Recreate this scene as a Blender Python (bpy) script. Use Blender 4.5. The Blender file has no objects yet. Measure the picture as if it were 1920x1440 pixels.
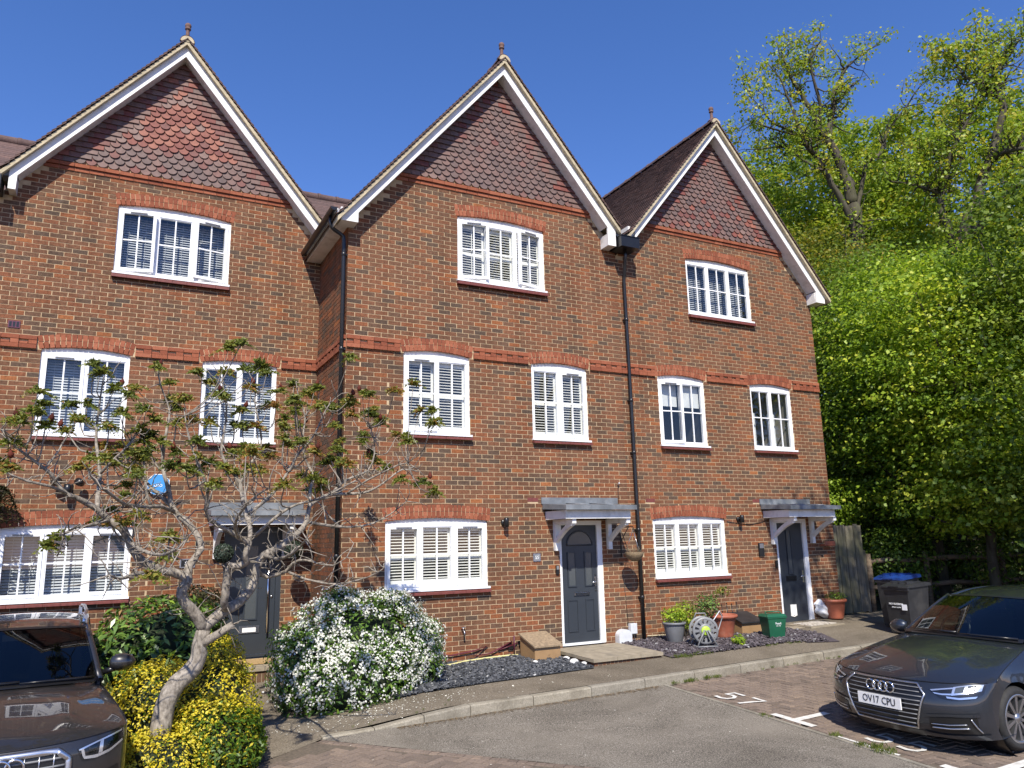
import bpy, bmesh, math, random
import numpy as np
from mathutils import Vector, Matrix, Euler
random.seed(7); rng = np.random.default_rng(7)
S = bpy.context.scene; C = S.collection; D = bpy.data
R = math.radians
# ---------------------------------------------------------------- camera
cam = D.objects.new('camera', D.cameras.new('camera')); C.objects.link(cam); S.camera = cam
def cam_basis(yaw, pit, rol):
    f = Vector((math.sin(yaw)*math.cos(pit), math.cos(yaw)*math.cos(pit), math.sin(pit)))
    r = Vector((math.cos(yaw), -math.sin(yaw), 0)); u = r.cross(f)
    c, s = math.cos(rol), math.sin(rol)
    return r*c+u*s, -r*s+u*c, f
cr, cu, cf = cam_basis(R(27.503), R(11.557), R(-1.242))
CAM = Vector((0, -11.753, 1.785))
cam.matrix_world = Matrix(((cr.x, cu.x, -cf.x, CAM.x), (cr.y, cu.y, -cf.y, CAM.y), (cr.z, cu.z, -cf.z, CAM.z), (0, 0, 0, 1)))
cam.data.sensor_width = 36; cam.data.lens = 36*1431.5/1920; cam.data.clip_start = .05; cam.data.clip_end = 900
# ---------------------------------------------------------------- sky, sun, exposure
SUN = Vector((-.43, -1, 1.15)).normalized()          # towards the sun
W = D.worlds.new('World'); S.world = W; W.use_nodes = True
nt = W.node_tree; nt.nodes.clear()
sky = nt.nodes.new('ShaderNodeTexSky'); sky.sky_type = 'NISHITA'; sky.sun_disc = False
sky.sun_elevation = math.asin(SUN.z); sky.sun_rotation = math.atan2(SUN.x, SUN.y)
sky.air_density = 1.0; sky.dust_density = 0; sky.ozone_density = 4.5; sky.altitude = 100
bg = nt.nodes.new('ShaderNodeBackground'); bg.inputs[1].default_value = .15
wo = nt.nodes.new('ShaderNodeOutputWorld')
hs = nt.nodes.new('ShaderNodeHueSaturation'); hs.inputs['Saturation'].default_value = 1.2; hs.inputs['Value'].default_value = .92
mx = nt.nodes.new('ShaderNodeMix'); mx.data_type = 'RGBA'; mx.blend_type = 'MULTIPLY'; mx.inputs[0].default_value = 1; mx.inputs[7].default_value = (1.06, .81, .95, 1)
nt.links.new(sky.outputs[0], hs.inputs['Color']); nt.links.new(hs.outputs[0], mx.inputs[6]); nt.links.new(mx.outputs[2], bg.inputs[0]); nt.links.new(bg.outputs[0], wo.inputs[0])
sl = D.lights.new('sun', 'SUN'); sl.energy = 4.5; sl.angle = R(.53); sl.color = (1, .93, .82)
so = D.objects.new('sun', sl); C.objects.link(so); so.rotation_euler = SUN.to_track_quat('Z', 'Y').to_euler()
S.view_settings.view_transform = 'Standard'; S.view_settings.look = 'None'
S.view_settings.exposure = .57; S.view_settings.gamma = 1; S.view_settings.use_curve_mapping = False
S.cycles.max_bounces = 6; S.cycles.transparent_max_bounces = 24; S.cycles.caustics_reflective = False; S.cycles.caustics_refractive = False
# ---------------------------------------------------------------- ground heights
def cl(a, b, c): return max(b, min(c, a))
def zr(x, y): return -.30+.02*(cl(x, -6, 22)-7.3)+.04*(max(y, -9)+2.4)        # road
def zp(x, y):                                                              # pavement, paths
    x = cl(x, -6, 22); y = min(y, 3)
    a = -.064+.02*(x-7.3)+.05*y; b = -.335+.035*y
    t = cl((x-1.8)/2.4, 0, 1); t = t*t*(3-2*t)
    return a*t+b*(1-t)
# ---------------------------------------------------------------- materials
MATS = {}
class N:                                                                   # tiny node builder
    def __init__(s, name):
        s.m = D.materials.new(name); s.m.use_nodes = True; s.t = s.m.node_tree; s.t.nodes.clear()
        s.out = s.n('OutputMaterial'); MATS[name] = s.m
    def n(s, kind, **kw):
        q = s.t.nodes.new('ShaderNode'+kind)
        for k, v in kw.items():
            if hasattr(q, k): setattr(q, k, v)
            else: s.set(q, k.replace('_', ' '), v)
        return q
    def set(s, q, k, v):
        i = int(k[1:]) if k[0] == 'i' and k[1:].isdigit() else k
        if isinstance(v, bpy.types.NodeSocket): s.t.links.new(v, q.inputs[i])
        else: q.inputs[i].default_value = v
    def link(s, a, b): s.t.links.new(a, b)
    def noise(s, scale, detail=4, rough=.55, co=None, dist=0):
        q = s.n('TexNoise'); q.inputs['Scale'].default_value = scale; q.inputs['Detail'].default_value = detail
        q.inputs['Roughness'].default_value = rough; q.inputs['Distortion'].default_value = dist
        s.link(co if co else s.pos(), q.inputs['Vector']); return q.outputs['Fac']
    def pos(s):
        if not hasattr(s, '_p'): s._p = s.n('NewGeometry').outputs['Position']
        return s._p
    def obj(s): return s.n('TexCoord').outputs['Object']
    def ramp(s, fac, stops, interp='LINEAR'):
        q = s.n('ValToRGB'); e = q.color_ramp; e.interpolation = interp
        while len(e.elements) < len(stops): e.elements.new(.5)
        for el, (p, c) in zip(e.elements, stops): el.position = p; el.color = (*c, 1)
        s.link(fac, q.inputs[0]); return q.outputs[0]
    def mix(s, a, b, fac, mode='MIX'):
        q = s.n('Mix', data_type='RGBA', blend_type=mode)
        for k, v in ((0, fac), (6, a), (7, b)):
            if isinstance(v, bpy.types.NodeSocket): s.link(v, q.inputs[k])
            else: q.inputs[k].default_value = v if k == 0 else (*v, 1)
        return q.outputs[2]
    def math(s, op, a, b=0):
        q = s.n('Math', operation=op)
        for k, v in ((0, a), (1, b)):
            if isinstance(v, bpy.types.NodeSocket): s.link(v, q.inputs[k])
            else: q.inputs[k].default_value = v
        return q.outputs[0]
    def attr(s, name):
        return s.n('Attribute', attribute_name=name).outputs['Fac']
    def bump(s, h, strength=.3, dist=.01):
        q = s.n('Bump'); q.inputs['Strength'].default_value = strength; q.inputs['Distance'].default_value = dist
        s.link(h, q.inputs['Height']); return q.outputs[0]
    def pbr(s, col, rough=.6, metal=0, spec=.5, normal=None, coat=0, coatr=.03, **kw):
        q = s.n('BsdfPrincipled')
        for k, v in (('Base Color', col), ('Roughness', rough), ('Metallic', metal), ('Specular IOR Level', spec), ('Coat Weight', coat), ('Coat Roughness', coatr)):
            if isinstance(v, bpy.types.NodeSocket): s.link(v, q.inputs[k])
            else: q.inputs[k].default_value = (*v, 1) if k == 'Base Color' else v
        if normal: s.link(normal, q.inputs['Normal'])
        s.link(q.outputs[0], s.out.inputs[0]); return q
def simple(name, col, rough=.5, var=.12, scale=9, metal=0, spec=.5, bump=0, bscale=60, coat=0, dirt=None, dscale=1.7):
    n = N(name); v = n.noise(scale, 5)
    lo = tuple(c*(1-var) for c in col); hi = tuple(min(1, c*(1+var)) for c in col)
    c = n.ramp(v, [(.3, lo), (.7, hi)])
    if dirt: c = n.mix(c, dirt, n.ramp(n.noise(dscale, 7, .65), [(.5, (0, 0, 0)), (.75, (.75,)*3)]))
    nm = n.bump(n.noise(bscale, 4), bump, .004) if bump else None
    n.pbr(c, rough, metal, spec, nm, coat); return n.m
def toned(name, stops, rough=.85, mott=.35, mscale=38, bump=.35, bscale=160, attr='tone', grime=0):
    n = N(name); t = n.attr(attr); c = n.ramp(t, stops)
    m = n.ramp(n.noise(mscale, 5, .6), [(.3, (1-mott,)*3), (.72, (1+mott*.45,)*3)])
    c = n.mix(c, m, 1, 'MULTIPLY')
    if name == 'brick':
        mp = n.n('Mapping'); n.link(n.pos(), mp.inputs[0]); mp.inputs['Scale'].default_value = (2.6, 2.6, .35)
        c = n.mix(c, (.62, .58, .55), n.ramp(n.noise(1, 6, .62, mp.outputs[0]), [(.44, (0,)*3), (.72, (.85,)*3)]), 'MULTIPLY')
        c = n.mix(c, (.52, .42, .32), n.ramp(n.noise(1.1, 6, .7), [(.62, (0,)*3), (.85, (.35,)*3)]))
    if grime: c = n.mix(c, (.5, .48, .45), n.ramp(n.noise(.55, 5, .6), [(.45, (0,)*3), (.8, (grime,)*3)]), 'MULTIPLY')
    n.pbr(c, rough, 0, .25, n.bump(n.noise(bscale, 5, .6), bump, .004)); return n.m
BR = [(0, (0.109, 0.076, 0.055)), (.16, (0.132, 0.083, 0.055)), (.34, (0.176, 0.090, 0.052)), (.55, (0.216, 0.096, 0.051)), (.75, (0.252, 0.097, 0.048)), (.9, (0.297, 0.108, 0.044)), (1, (0.352, 0.132, 0.050))]
toned('brick', BR, .88, .42, 30, .5, grime=.35)
toned('red brick', [(0, (0.227, 0.070, 0.038)), (.5, (0.294, 0.094, 0.048)), (1, (0.361, 0.128, 0.070))], .85, .25)
toned('gable tile', [(0, (.12, .085, .08)), (.3, (.16, .11, .098)), (.55, (.19, .115, .098)), (.72, (.17, .06, .052)), (.86, (.24, .085, .062)), (.95, (.21, .155, .135)), (1, (.29, .12, .085))], .62, .25, 14, .2)
toned('roof tile', [(0, (.085, .06, .055)), (.5, (.13, .085, .076)), (1, (.19, .115, .095))], .8, .3, 20, .3)
toned('block paver', [(0, (0.171, 0.135, 0.108)), (.4, (0.214, 0.166, 0.132)), (.7, (0.248, 0.192, 0.151)), (1, (0.278, 0.212, 0.161))], .9, .3, 45, .5, grime=.5)
n = N('mortar'); n.pbr(n.ramp(n.noise(12, 6, .6), [(.3, (.42, .31, .185)), (.7, (.56, .43, .275))]), .95, 0, .1, n.bump(n.noise(220, 4), .5, .003))
simple('verge mortar', (.47, .40, .27), .95, .2, 14, bump=.5, dirt=(.22, .2, .13))
simple('white upvc', (.83, .84, .85), .28, .02, 3)
simple('white paint', (.78, .78, .76), .5, .06, 6, dirt=(.45, .44, .4), dscale=5)
simple('barge paint', (.80, .80, .78), .55, .05, 5, dirt=(.55, .53, .48), dscale=3.3)
simple('cream shutter', (.80, .79, .74), .45, .03, 4)
simple('blind slat', (.50, .52, .54), .5, .05, 4)
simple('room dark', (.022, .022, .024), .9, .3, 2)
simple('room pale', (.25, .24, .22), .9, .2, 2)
simple('curtain', (.62, .63, .62), .8, .1, 5)
simple('sill tile', (.165, .045, .036), .55, .2, 18, bump=.2)
simple('black plastic', (.012, .012, .013), .32, .2, 9)
simple('black rubber', (.018, .018, .018), .75, .3, 30)
simple('lead', (.155, .17, .185), .5, .3, 5, bump=.3, bscale=22, dirt=(.34, .35, .36), dscale=3)
simple('door paint', (.035, .042, .052), .35, .05, 3)
simple('chrome', (.72, .73, .75), .16, .03, 5, metal=1)
simple('steel', (.55, .55, .56), .33, .08, 5, metal=1)
simple('grey plastic', (.20, .205, .21), .45, .06, 5)
simple('pale box', (.62, .64, .66), .45, .08, 12)
simple('plum plastic', (.10, .02, .05), .5, .1, 5)
simple('blue enamel', (.06, .28, .62), .35, .03, 5)
simple('white print', (.85, .86, .87), .5, .02, 5)
simple('brown metal', (.33, .205, .10), .5, .12, 8, dirt=(.2, .13, .07), dscale=4)
simple('mossy lid', (.27, .20, .125), .9, .35, 24, bump=.8, bscale=70)
simple('terracotta', (.34, .10, .055), .6, .15, 9, dirt=(.42, .24, .17), dscale=4)
simple('pot grey', (.165, .17, .18), .5, .1, 9)
simple('bin green', (.012, .095, .048), .38, .1, 6)
simple('bin black', (.022, .023, .025), .42, .25, 7, dirt=(.06, .058, .055), dscale=3)
simple('bin blue', (.012, .045, .20), .38, .1, 6)
simple('lime plastic', (.42, .62, .06), .4, .05, 6)
simple('hose yellow', (.62, .58, .26), .5, .1, 9)
simple('cable black', (.015, .012, .012), .5, .1, 9)
simple('plum hose', (.12, .018, .035), .5, .1, 9)
simple('white plastic bag', (.76, .77, .78), .4, .06, 9, bump=.3, bscale=14)
simple('coir', (.38, .26, .12), .95, .45, 40, bump=.8)
simple('wicker', (.20, .145, .085), .8, .4, 60, bump=.7)
def concrete(name):
    n = N(name); c = n.ramp(n.noise(60, 5, .65), [(.3, (.20, .18, .14)), (.52, (.29, .265, .215)), (.72, (.37, .34, .285))])
    c = n.mix(c, (.13, .115, .088), n.ramp(n.noise(2.6, 7, .7), [(.46, (0,)*3), (.72, (.8,)*3)]))
    c = n.mix(c, (1.15, 1.13, 1.08), n.n('ObjectInfo').outputs['Random'], 'MULTIPLY')
    n.pbr(n.mix(c, (.86, .86, .86), .5, 'MULTIPLY'), .92, 0, .2, n.bump(n.noise(90, 5), .6, .006)); return n.m
concrete('concrete kerb')
simple('paving slab', (.30, .255, .185), .92, .2, 8, bump=.6, bscale=80, dirt=(.15, .135, .105), dscale=2.2)
simple('joint sand', (.115, .092, .068), .95, .3, 30, bump=.5)
simple('soil', (.06, .045, .032), .95, .4, 12, bump=.9, bscale=40)
simple('petals', (.78, .76, .66), .8, .12, 30)
simple('road paint', (.66, .65, .60), .8, .15, 16, bump=.4, dirt=(.33, .29, .24), dscale=9)
simple('stone white', (.74, .73, .70), .7, .1, 9, bump=.3)
toned('slate chip', [(0, (.035, .038, .044)), (.5, (.075, .08, .09)), (.9, (.14, .145, .155)), (1, (.45, .45, .44))], .6, .25, 30, .3)
toned('purple slate', [(0, (.05, .042, .047)), (.5, (.095, .08, .088)), (.92, (.16, .14, .15)), (1, (.45, .45, .44))], .65, .25, 30, .3)
def weathered(name, base, hi, lo, patch, pscale=.7, sp=130):
    n = N(name); sp1 = n.noise(sp, 3, .7); c = n.ramp(sp1, [(.36, lo), (.52, base), (.70, hi)])
    c = n.mix(c, patch, n.ramp(n.noise(pscale, 6, .62), [(.46, (0,)*3), (.70, (.62,)*3)]))
    c = n.mix(c, (.62, .61, .60), n.ramp(n.noise(.42, 7, .68, None, .6), [(.47, (0,)*3), (.66, (.8,)*3)]), 'MULTIPLY')
    c = n.mix(c, (.35, .34, .34), n.ramp(n.noise(2.1, 5, .6), [(.70, (0,)*3), (.80, (.55,)*3)]), 'MULTIPLY')
    vor = n.n('TexVoronoi'); vor.inputs['Scale'].default_value = 9; n.link(n.pos(), vor.inputs['Vector'])
    c = n.mix(c, (.5, .46, .38), n.ramp(vor.outputs['Distance'], [(.02, (.75,)*3), (.055, (0,)*3)]))
    n.pbr(c, .93, 0, .2, n.bump(sp1, .6, .006)); return n.m
weathered('asphalt', (0.185, 0.165, 0.135), (0.435, 0.393, 0.332), (0.061, 0.054, 0.043), (0.245, 0.217, 0.176), .8, 75)
weathered('old tarmac path', (0.194, 0.163, 0.122), (0.292, 0.258, 0.202), (0.103, 0.086, 0.064), (0.125, 0.105, 0.076), 1.3, 60)
simple('ground soil', (.055, .05, .03), .95, .4, 2.5, bump=.9, bscale=20)
def wood(name, a, b, sc=(40, 40, 3), bumpv=.5, green=None):
    n = N(name); mp = n.n('Mapping'); n.link(n.pos(), mp.inputs[0]); mp.inputs['Scale'].default_value = sc
    g = n.noise(1, 6, .6, mp.outputs[0]); c = n.ramp(g, [(.3, a), (.7, b)])
    if green: c = n.mix(c, green, n.ramp(n.noise(1.3, 5), [(.45, (0,)*3), (.7, (.7,)*3)]))
    n.pbr(c, .88, 0, .2, n.bump(g, bumpv, .01)); return n.m
wood('fence wood', (.085, .075, .055), (.23, .205, .16), (18, 18, 2), .5, (.11, .115, .06))
wood('rail wood', (.10, .07, .045), (.24, .18, .12), (3, 3, 20), .5)
wood('sumac bark', (.10, .085, .068), (.40, .355, .295), (26, 26, 16), 1.0)
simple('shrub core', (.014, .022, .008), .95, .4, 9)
wood('oak bark', (.028, .024, .019), (.105, .092, .074), (10, 10, 3), .9, (.10, .10, .05))
def leafmat(name, stops, trans=.35, rough=.45, spec=.35):
    n = N(name); c = n.ramp(n.attr('tone'), stops)
    b = n.n('BsdfPrincipled'); n.link(c, b.inputs['Base Color']); b.inputs['Roughness'].default_value = rough; b.inputs['Specular IOR Level'].default_value = spec
    t = n.n('BsdfTranslucent'); n.link(n.mix(c, (1.5, 1.5, .55), .6, 'MULTIPLY'), t.inputs[0])
    m = n.n('MixShader'); m.inputs[0].default_value = trans
    n.link(b.outputs[0], m.inputs[1]); n.link(t.outputs[0], m.inputs[2]); n.link(m.outputs[0], n.out.inputs[0]); return n.m
leafmat('leaf oak', [(0, (0.092, 0.157, 0.021)), (.5, (0.209, 0.306, 0.032)), (.85, (0.351, 0.426, 0.039)), (1, (0.450, 0.407, 0.053))], .4)
leafmat('leaf woodland', [(0, (0.057, 0.081, 0.015)), (.5, (0.146, 0.178, 0.023)), (.85, (0.258, 0.266, 0.032)), (1, (0.357, 0.275, 0.045))], .4)
leafmat('leaf maple', [(0, (0.128, 0.216, 0.025)), (.5, (0.246, 0.369, 0.031)), (.85, (0.406, 0.521, 0.045)), (1, (0.533, 0.577, 0.069))], .42)
leafmat('leaf hazel', [(0, (0.047, 0.090, 0.014)), (.5, (0.120, 0.189, 0.022)), (1, (0.239, 0.306, 0.043))], .35)
leafmat('leaf glossy', [(0, (0.046, 0.088, 0.022)), (.5, (0.102, 0.186, 0.035)), (.9, (0.217, 0.320, 0.066)), (1, (0.332, 0.197, 0.088))], .15, .28, .5)
leafmat('leaf yellow', [(0, (0.039, 0.094, 0.012)), (.3, (0.110, 0.187, 0.015)), (.5, (0.396, 0.363, 0.020)), (.8, (0.660, 0.528, 0.030)), (1, (0.792, 0.682, 0.090))], .3)
leafmat('leaf choisya', [(0, (0.046, 0.098, 0.018)), (.5, (0.098, 0.189, 0.029)), (1, (0.195, 0.299, 0.046))], .28, .35, .45)
leafmat('flower white', [(0, (.66, .66, .60)), (1, (.86, .86, .83))], .25, .6, .2)
leafmat('leaf sumac', [(0, (0.062, 0.086, 0.018)), (.5, (0.143, 0.174, 0.028)), (.85, (0.250, 0.256, 0.043)), (1, (0.327, 0.166, 0.046))], .3)
leafmat('sumac cone', [(0, (.06, .018, .014)), (1, (.15, .04, .026))], .05, .8, .1)
leafmat('leaf conifer', [(0, (.02, .022, .010)), (.6, (.045, .045, .018)), (1, (.085, .07, .028))], .1, .7, .2)
leafmat('leaf box', [(0, (.02, .035, .024)), (1, (.07, .095, .065))], .1)
leafmat('grass blade', [(0, (.05, .085, .015)), (1, (.17, .20, .04))], .3)
# glass: thin, tinted where asked
def glass(name, tint, ior=1.6, alpha=1.0, rough=0):
    n = N(name); fr = n.n('Fresnel'); bf = n.n('NewGeometry').outputs['Backfacing']
    n.link(n.math('ADD', n.math('MULTIPLY', bf, 1/ior-ior), ior), fr.inputs[0])       # a thin sheet: same reflection from both sides
    g = n.n('BsdfGlossy'); g.inputs['Roughness'].default_value = rough; t = n.n('BsdfTransparent'); t.inputs[0].default_value = (*tint, 1)
    m = n.n('MixShader'); n.link(fr.outputs[0], m.inputs[0]); n.link(t.outputs[0], m.inputs[1]); n.link(g.outputs[0], m.inputs[2])
    n.link(m.outputs[0], n.out.inputs[0]); return n.m
glass('window glass', (.93, .95, .95), 1.75)
glass('car glass', (.40, .46, .46), 1.65)
glass('lamp glass', (.96, .97, .98), 1.45)
simple('frosted glass', (.075, .085, .092), .12, .06, 60, bump=.15, bscale=200)
def paint(name, col, flake):
    n = N(name); f = n.noise(900, 2, .5); c = n.ramp(f, [(.4, col), (.7, flake)])
    n.pbr(c, .36, .55, .5, None, 1, .015); return n.m
paint('car paint graphite', (.018, .022, .030), (.050, .057, .070))
paint('car paint brown grey', (.028, .027, .028), (.058, .056, .057))
simple('car trim black', (.010, .010, .011), .28, .1, 8)
simple('satin silver', (.60, .61, .63), .3, .04, 8, metal=1)
simple('alloy', (.36, .37, .39), .3, .06, 8, metal=.9)
simple('alloy cut', (.72, .73, .75), .2, .04, 8, metal=1)
simple('lamp inner', (.78, .80, .83), .18, .05, 20, metal=.8)
simple('cabin dark', (.016, .016, .018), .75, .2, 5)
simple('plate white', (.80, .80, .78), .4, .02, 5)
# ---------------------------------------------------------------- mesh building
class MB:
    def __init__(s): s.v = []; s.f = []; s.m = []; s.t = []; s.mi = 0; s.tone = 0.5; s.smooth = []; s.sm = False
    def add(s, vs, fs, sm=None):
        o = len(s.v); s.v += [tuple(p) for p in vs]
        for f in fs: s.f.append([i+o for i in f]); s.m.append(s.mi); s.t.append(s.tone); s.smooth.append(s.sm if sm is None else sm)
        return s
    def box(s, a, b, skip=()):
        (x0, y0, z0), (x1, y1, z1) = a, b
        vs = [(x0, y0, z0), (x1, y0, z0), (x1, y1, z0), (x0, y1, z0), (x0, y0, z1), (x1, y0, z1), (x1, y1, z1), (x0, y1, z1)]
        fs = {'b': (0, 3, 2, 1), 't': (4, 5, 6, 7), 'f': (0, 1, 5, 4), 'r': (1, 2, 6, 5), 'k': (2, 3, 7, 6), 'l': (3, 0, 4, 7)}
        return s.add(vs, [v for k, v in fs.items() if k not in skip], False)
    def hexa(s, p8): return s.add(p8, [(0, 3, 2, 1), (4, 5, 6, 7), (0, 1, 5, 4), (1, 2, 6, 5), (2, 3, 7, 6), (3, 0, 4, 7)], False)
    def prism(s, poly, d0, d1, axis='y'):                     # poly in the plane square to axis, extruded d0..d1
        n = len(poly)
        mk = {'y': lambda p, d: (p[0], d, p[1]), 'x': lambda p, d: (d, p[0], p[1]), 'z': lambda p, d: (p[0], p[1], d)}[axis]
        vs = [mk(p, d0) for p in poly]+[mk(p, d1) for p in poly]
        return s.add(vs, [tuple(range(n)), tuple(range(2*n-1, n-1, -1))]+[(i, i+n, (i+1) % n+n, (i+1) % n) for i in range(n)], False)
    def tube(s, pts, rad, n=8, cap=True, sm=True):
        pts = [Vector(p) for p in pts]; k = len(pts)
        if not hasattr(rad, '__len__'): rad = [rad]*k
        vs = []; t0 = (pts[1]-pts[0]).normalized(); a = t0.orthogonal().normalized()
        for i, p in enumerate(pts):
            t = (pts[min(i+1, k-1)]-pts[max(i-1, 0)])
            t = t.normalized() if t.length > 1e-9 else t0
            a = (a-t*a.dot(t)); a = a.normalized() if a.length > 1e-6 else t.orthogonal().normalized()
            b = t.cross(a)
            for j in range(n): an = 2*math.pi*j/n; vs.append(p+(a*math.cos(an)+b*math.sin(an))*rad[i])
        fs = [(i*n+j, i*n+(j+1) % n, (i+1)*n+(j+1) % n, (i+1)*n+j) for i in range(k-1) for j in range(n)]
        s.add(vs, fs, sm)
        if cap: o = len(s.v)-len(vs); s.add([], []); s.f += [[o+j for j in range(n-1, -1, -1)], [o+(k-1)*n+j for j in range(n)]]; s.m += [s.mi]*2; s.t += [s.tone]*2; s.smooth += [False]*2
        return s
    def lathe(s, prof, c=(0, 0, 0), n=20, axis='z', sm=True, arc=2*math.pi):
        vs = []; full = abs(arc-2*math.pi) < 1e-6; m = n if full else n+1
        for r, h in prof:
            for j in range(m):
                a = arc*j/n; x, y = r*math.cos(a), r*math.sin(a)
                vs.append({'z': (c[0]+x, c[1]+y, c[2]+h), 'y': (c[0]+x, c[1]+h, c[2]+y), 'x': (c[0]+h, c[1]+x, c[2]+y)}[axis])
        k = len(prof); fs = []
        for i in range(k-1):
            for j in range(n):
                q = (j+1) % m
                fs.append((i*m+j, i*m+q, (i+1)*m+q, (i+1)*m+j) if axis != 'y' else (i*m+j, (i+1)*m+j, (i+1)*m+q, i*m+q))
        return s.add(vs, fs, sm)
    def grid(s, P, sm=True):                                  # P[i][j] points
        a, b = len(P), len(P[0])
        return s.add([p for row in P for p in row], [(i*b+j, i*b+j+1, (i+1)*b+j+1, (i+1)*b+j) for i in range(a-1) for j in range(b-1)], sm)
    def mesh(s, name, mats):
        me = D.meshes.new(name); me.from_pydata(s.v, [], s.f)
        for m in ([mats] if isinstance(mats, str) else mats): me.materials.append(MATS[m])
        me.polygons.foreach_set('material_index', s.m); me.polygons.foreach_set('use_smooth', s.smooth)
        a = me.attributes.new('tone', 'FLOAT', 'FACE'); a.data.foreach_set('value', s.t)
        me.update(); return me
WL = {}
def put(name, me, parent=None, loc=(0, 0, 0), rot=None, scale=None, label=None):
    o = D.objects.new(name, me); C.objects.link(o); loc = Vector(loc)
    o.location = loc-WL.get(parent, Vector()) if parent else loc
    if parent: o.parent = parent
    if rot: o.rotation_euler = rot
    if scale: o.scale = scale
    WL[o] = loc
    if label: o['label'] = label
    return o
def thing(name, label, cat, loc=(0, 0, 0), rotz=0, group=None, local=False):
    o = put(name, None, None, loc); o.rotation_euler = (0, 0, rotz); o['label'] = label; o['category'] = cat
    if group: o['group'] = group
    if local: WL[o] = Vector()
    o.empty_display_size = .2; return o
def tag(o, label, cat, group=None):
    o['label'] = label; o['category'] = cat
    if group: o['group'] = group
    return o
def struct(o): o['kind'] = 'structure'; return o
def stuff(o): o['kind'] = 'stuff'; return o
def text_mesh(body, size, mat, depth=.002, font_w=1.0, align='CENTER'):
    cu_ = D.curves.new('lettering', 'FONT'); cu_.body = body; cu_.size = size; cu_.extrude = depth; cu_.align_x = align; cu_.align_y = 'CENTER'; cu_.resolution_u = 2
    ob = D.objects.new('lettering', cu_); C.objects.link(ob)
    me = D.meshes.new_from_object(ob.evaluated_get(bpy.context.evaluated_depsgraph_get()))
    D.objects.remove(ob); me.materials.clear(); me.materials.append(MATS[mat]); return me
# leaves: many small folded faces in one mesh, each with its own tone
def leaf_mesh(name, pts, nrm, size, tone, mat, aspect=.55, shape='diamond', dirs=None):
    pts = np.asarray(pts, float); n = len(pts); nrm = np.asarray(nrm, float); nrm = nrm/np.maximum(np.linalg.norm(nrm, axis=1, keepdims=True), 1e-9)
    u = rng.normal(size=(n, 3)) if dirs is None else np.asarray(dirs, float)
    u = u-nrm*(u*nrm).sum(1, keepdims=True); u /= np.maximum(np.linalg.norm(u, axis=1, keepdims=True), 1e-9)
    w = np.cross(nrm, u); L = np.asarray(size, float).reshape(-1, 1)*np.ones((n, 1)); A = L*aspect
    a = pts-u*L*.5; b = pts+w*A*.5+nrm*L*.07-u*L*.05; c = pts+u*L*.5-nrm*L*.1; d = pts-w*A*.5+nrm*L*.07-u*L*.05
    V = np.stack([a, b, c, d], 1).reshape(-1, 3)
    me = D.meshes.new(name); me.vertices.add(4*n); me.vertices.foreach_set('co', V.ravel())
    me.loops.add(4*n); me.loops.foreach_set('vertex_index', np.arange(4*n)); me.polygons.add(n); me.polygons.foreach_set('loop_start', np.arange(0, 4*n, 4))
    me.update(calc_edges=True)
    at = me.attributes.new('tone', 'FLOAT', 'FACE'); at.data.foreach_set('value', np.clip(np.asarray(tone, float)*np.ones(n), 0, 1))
    me.materials.append(MATS[mat]); return me
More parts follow.
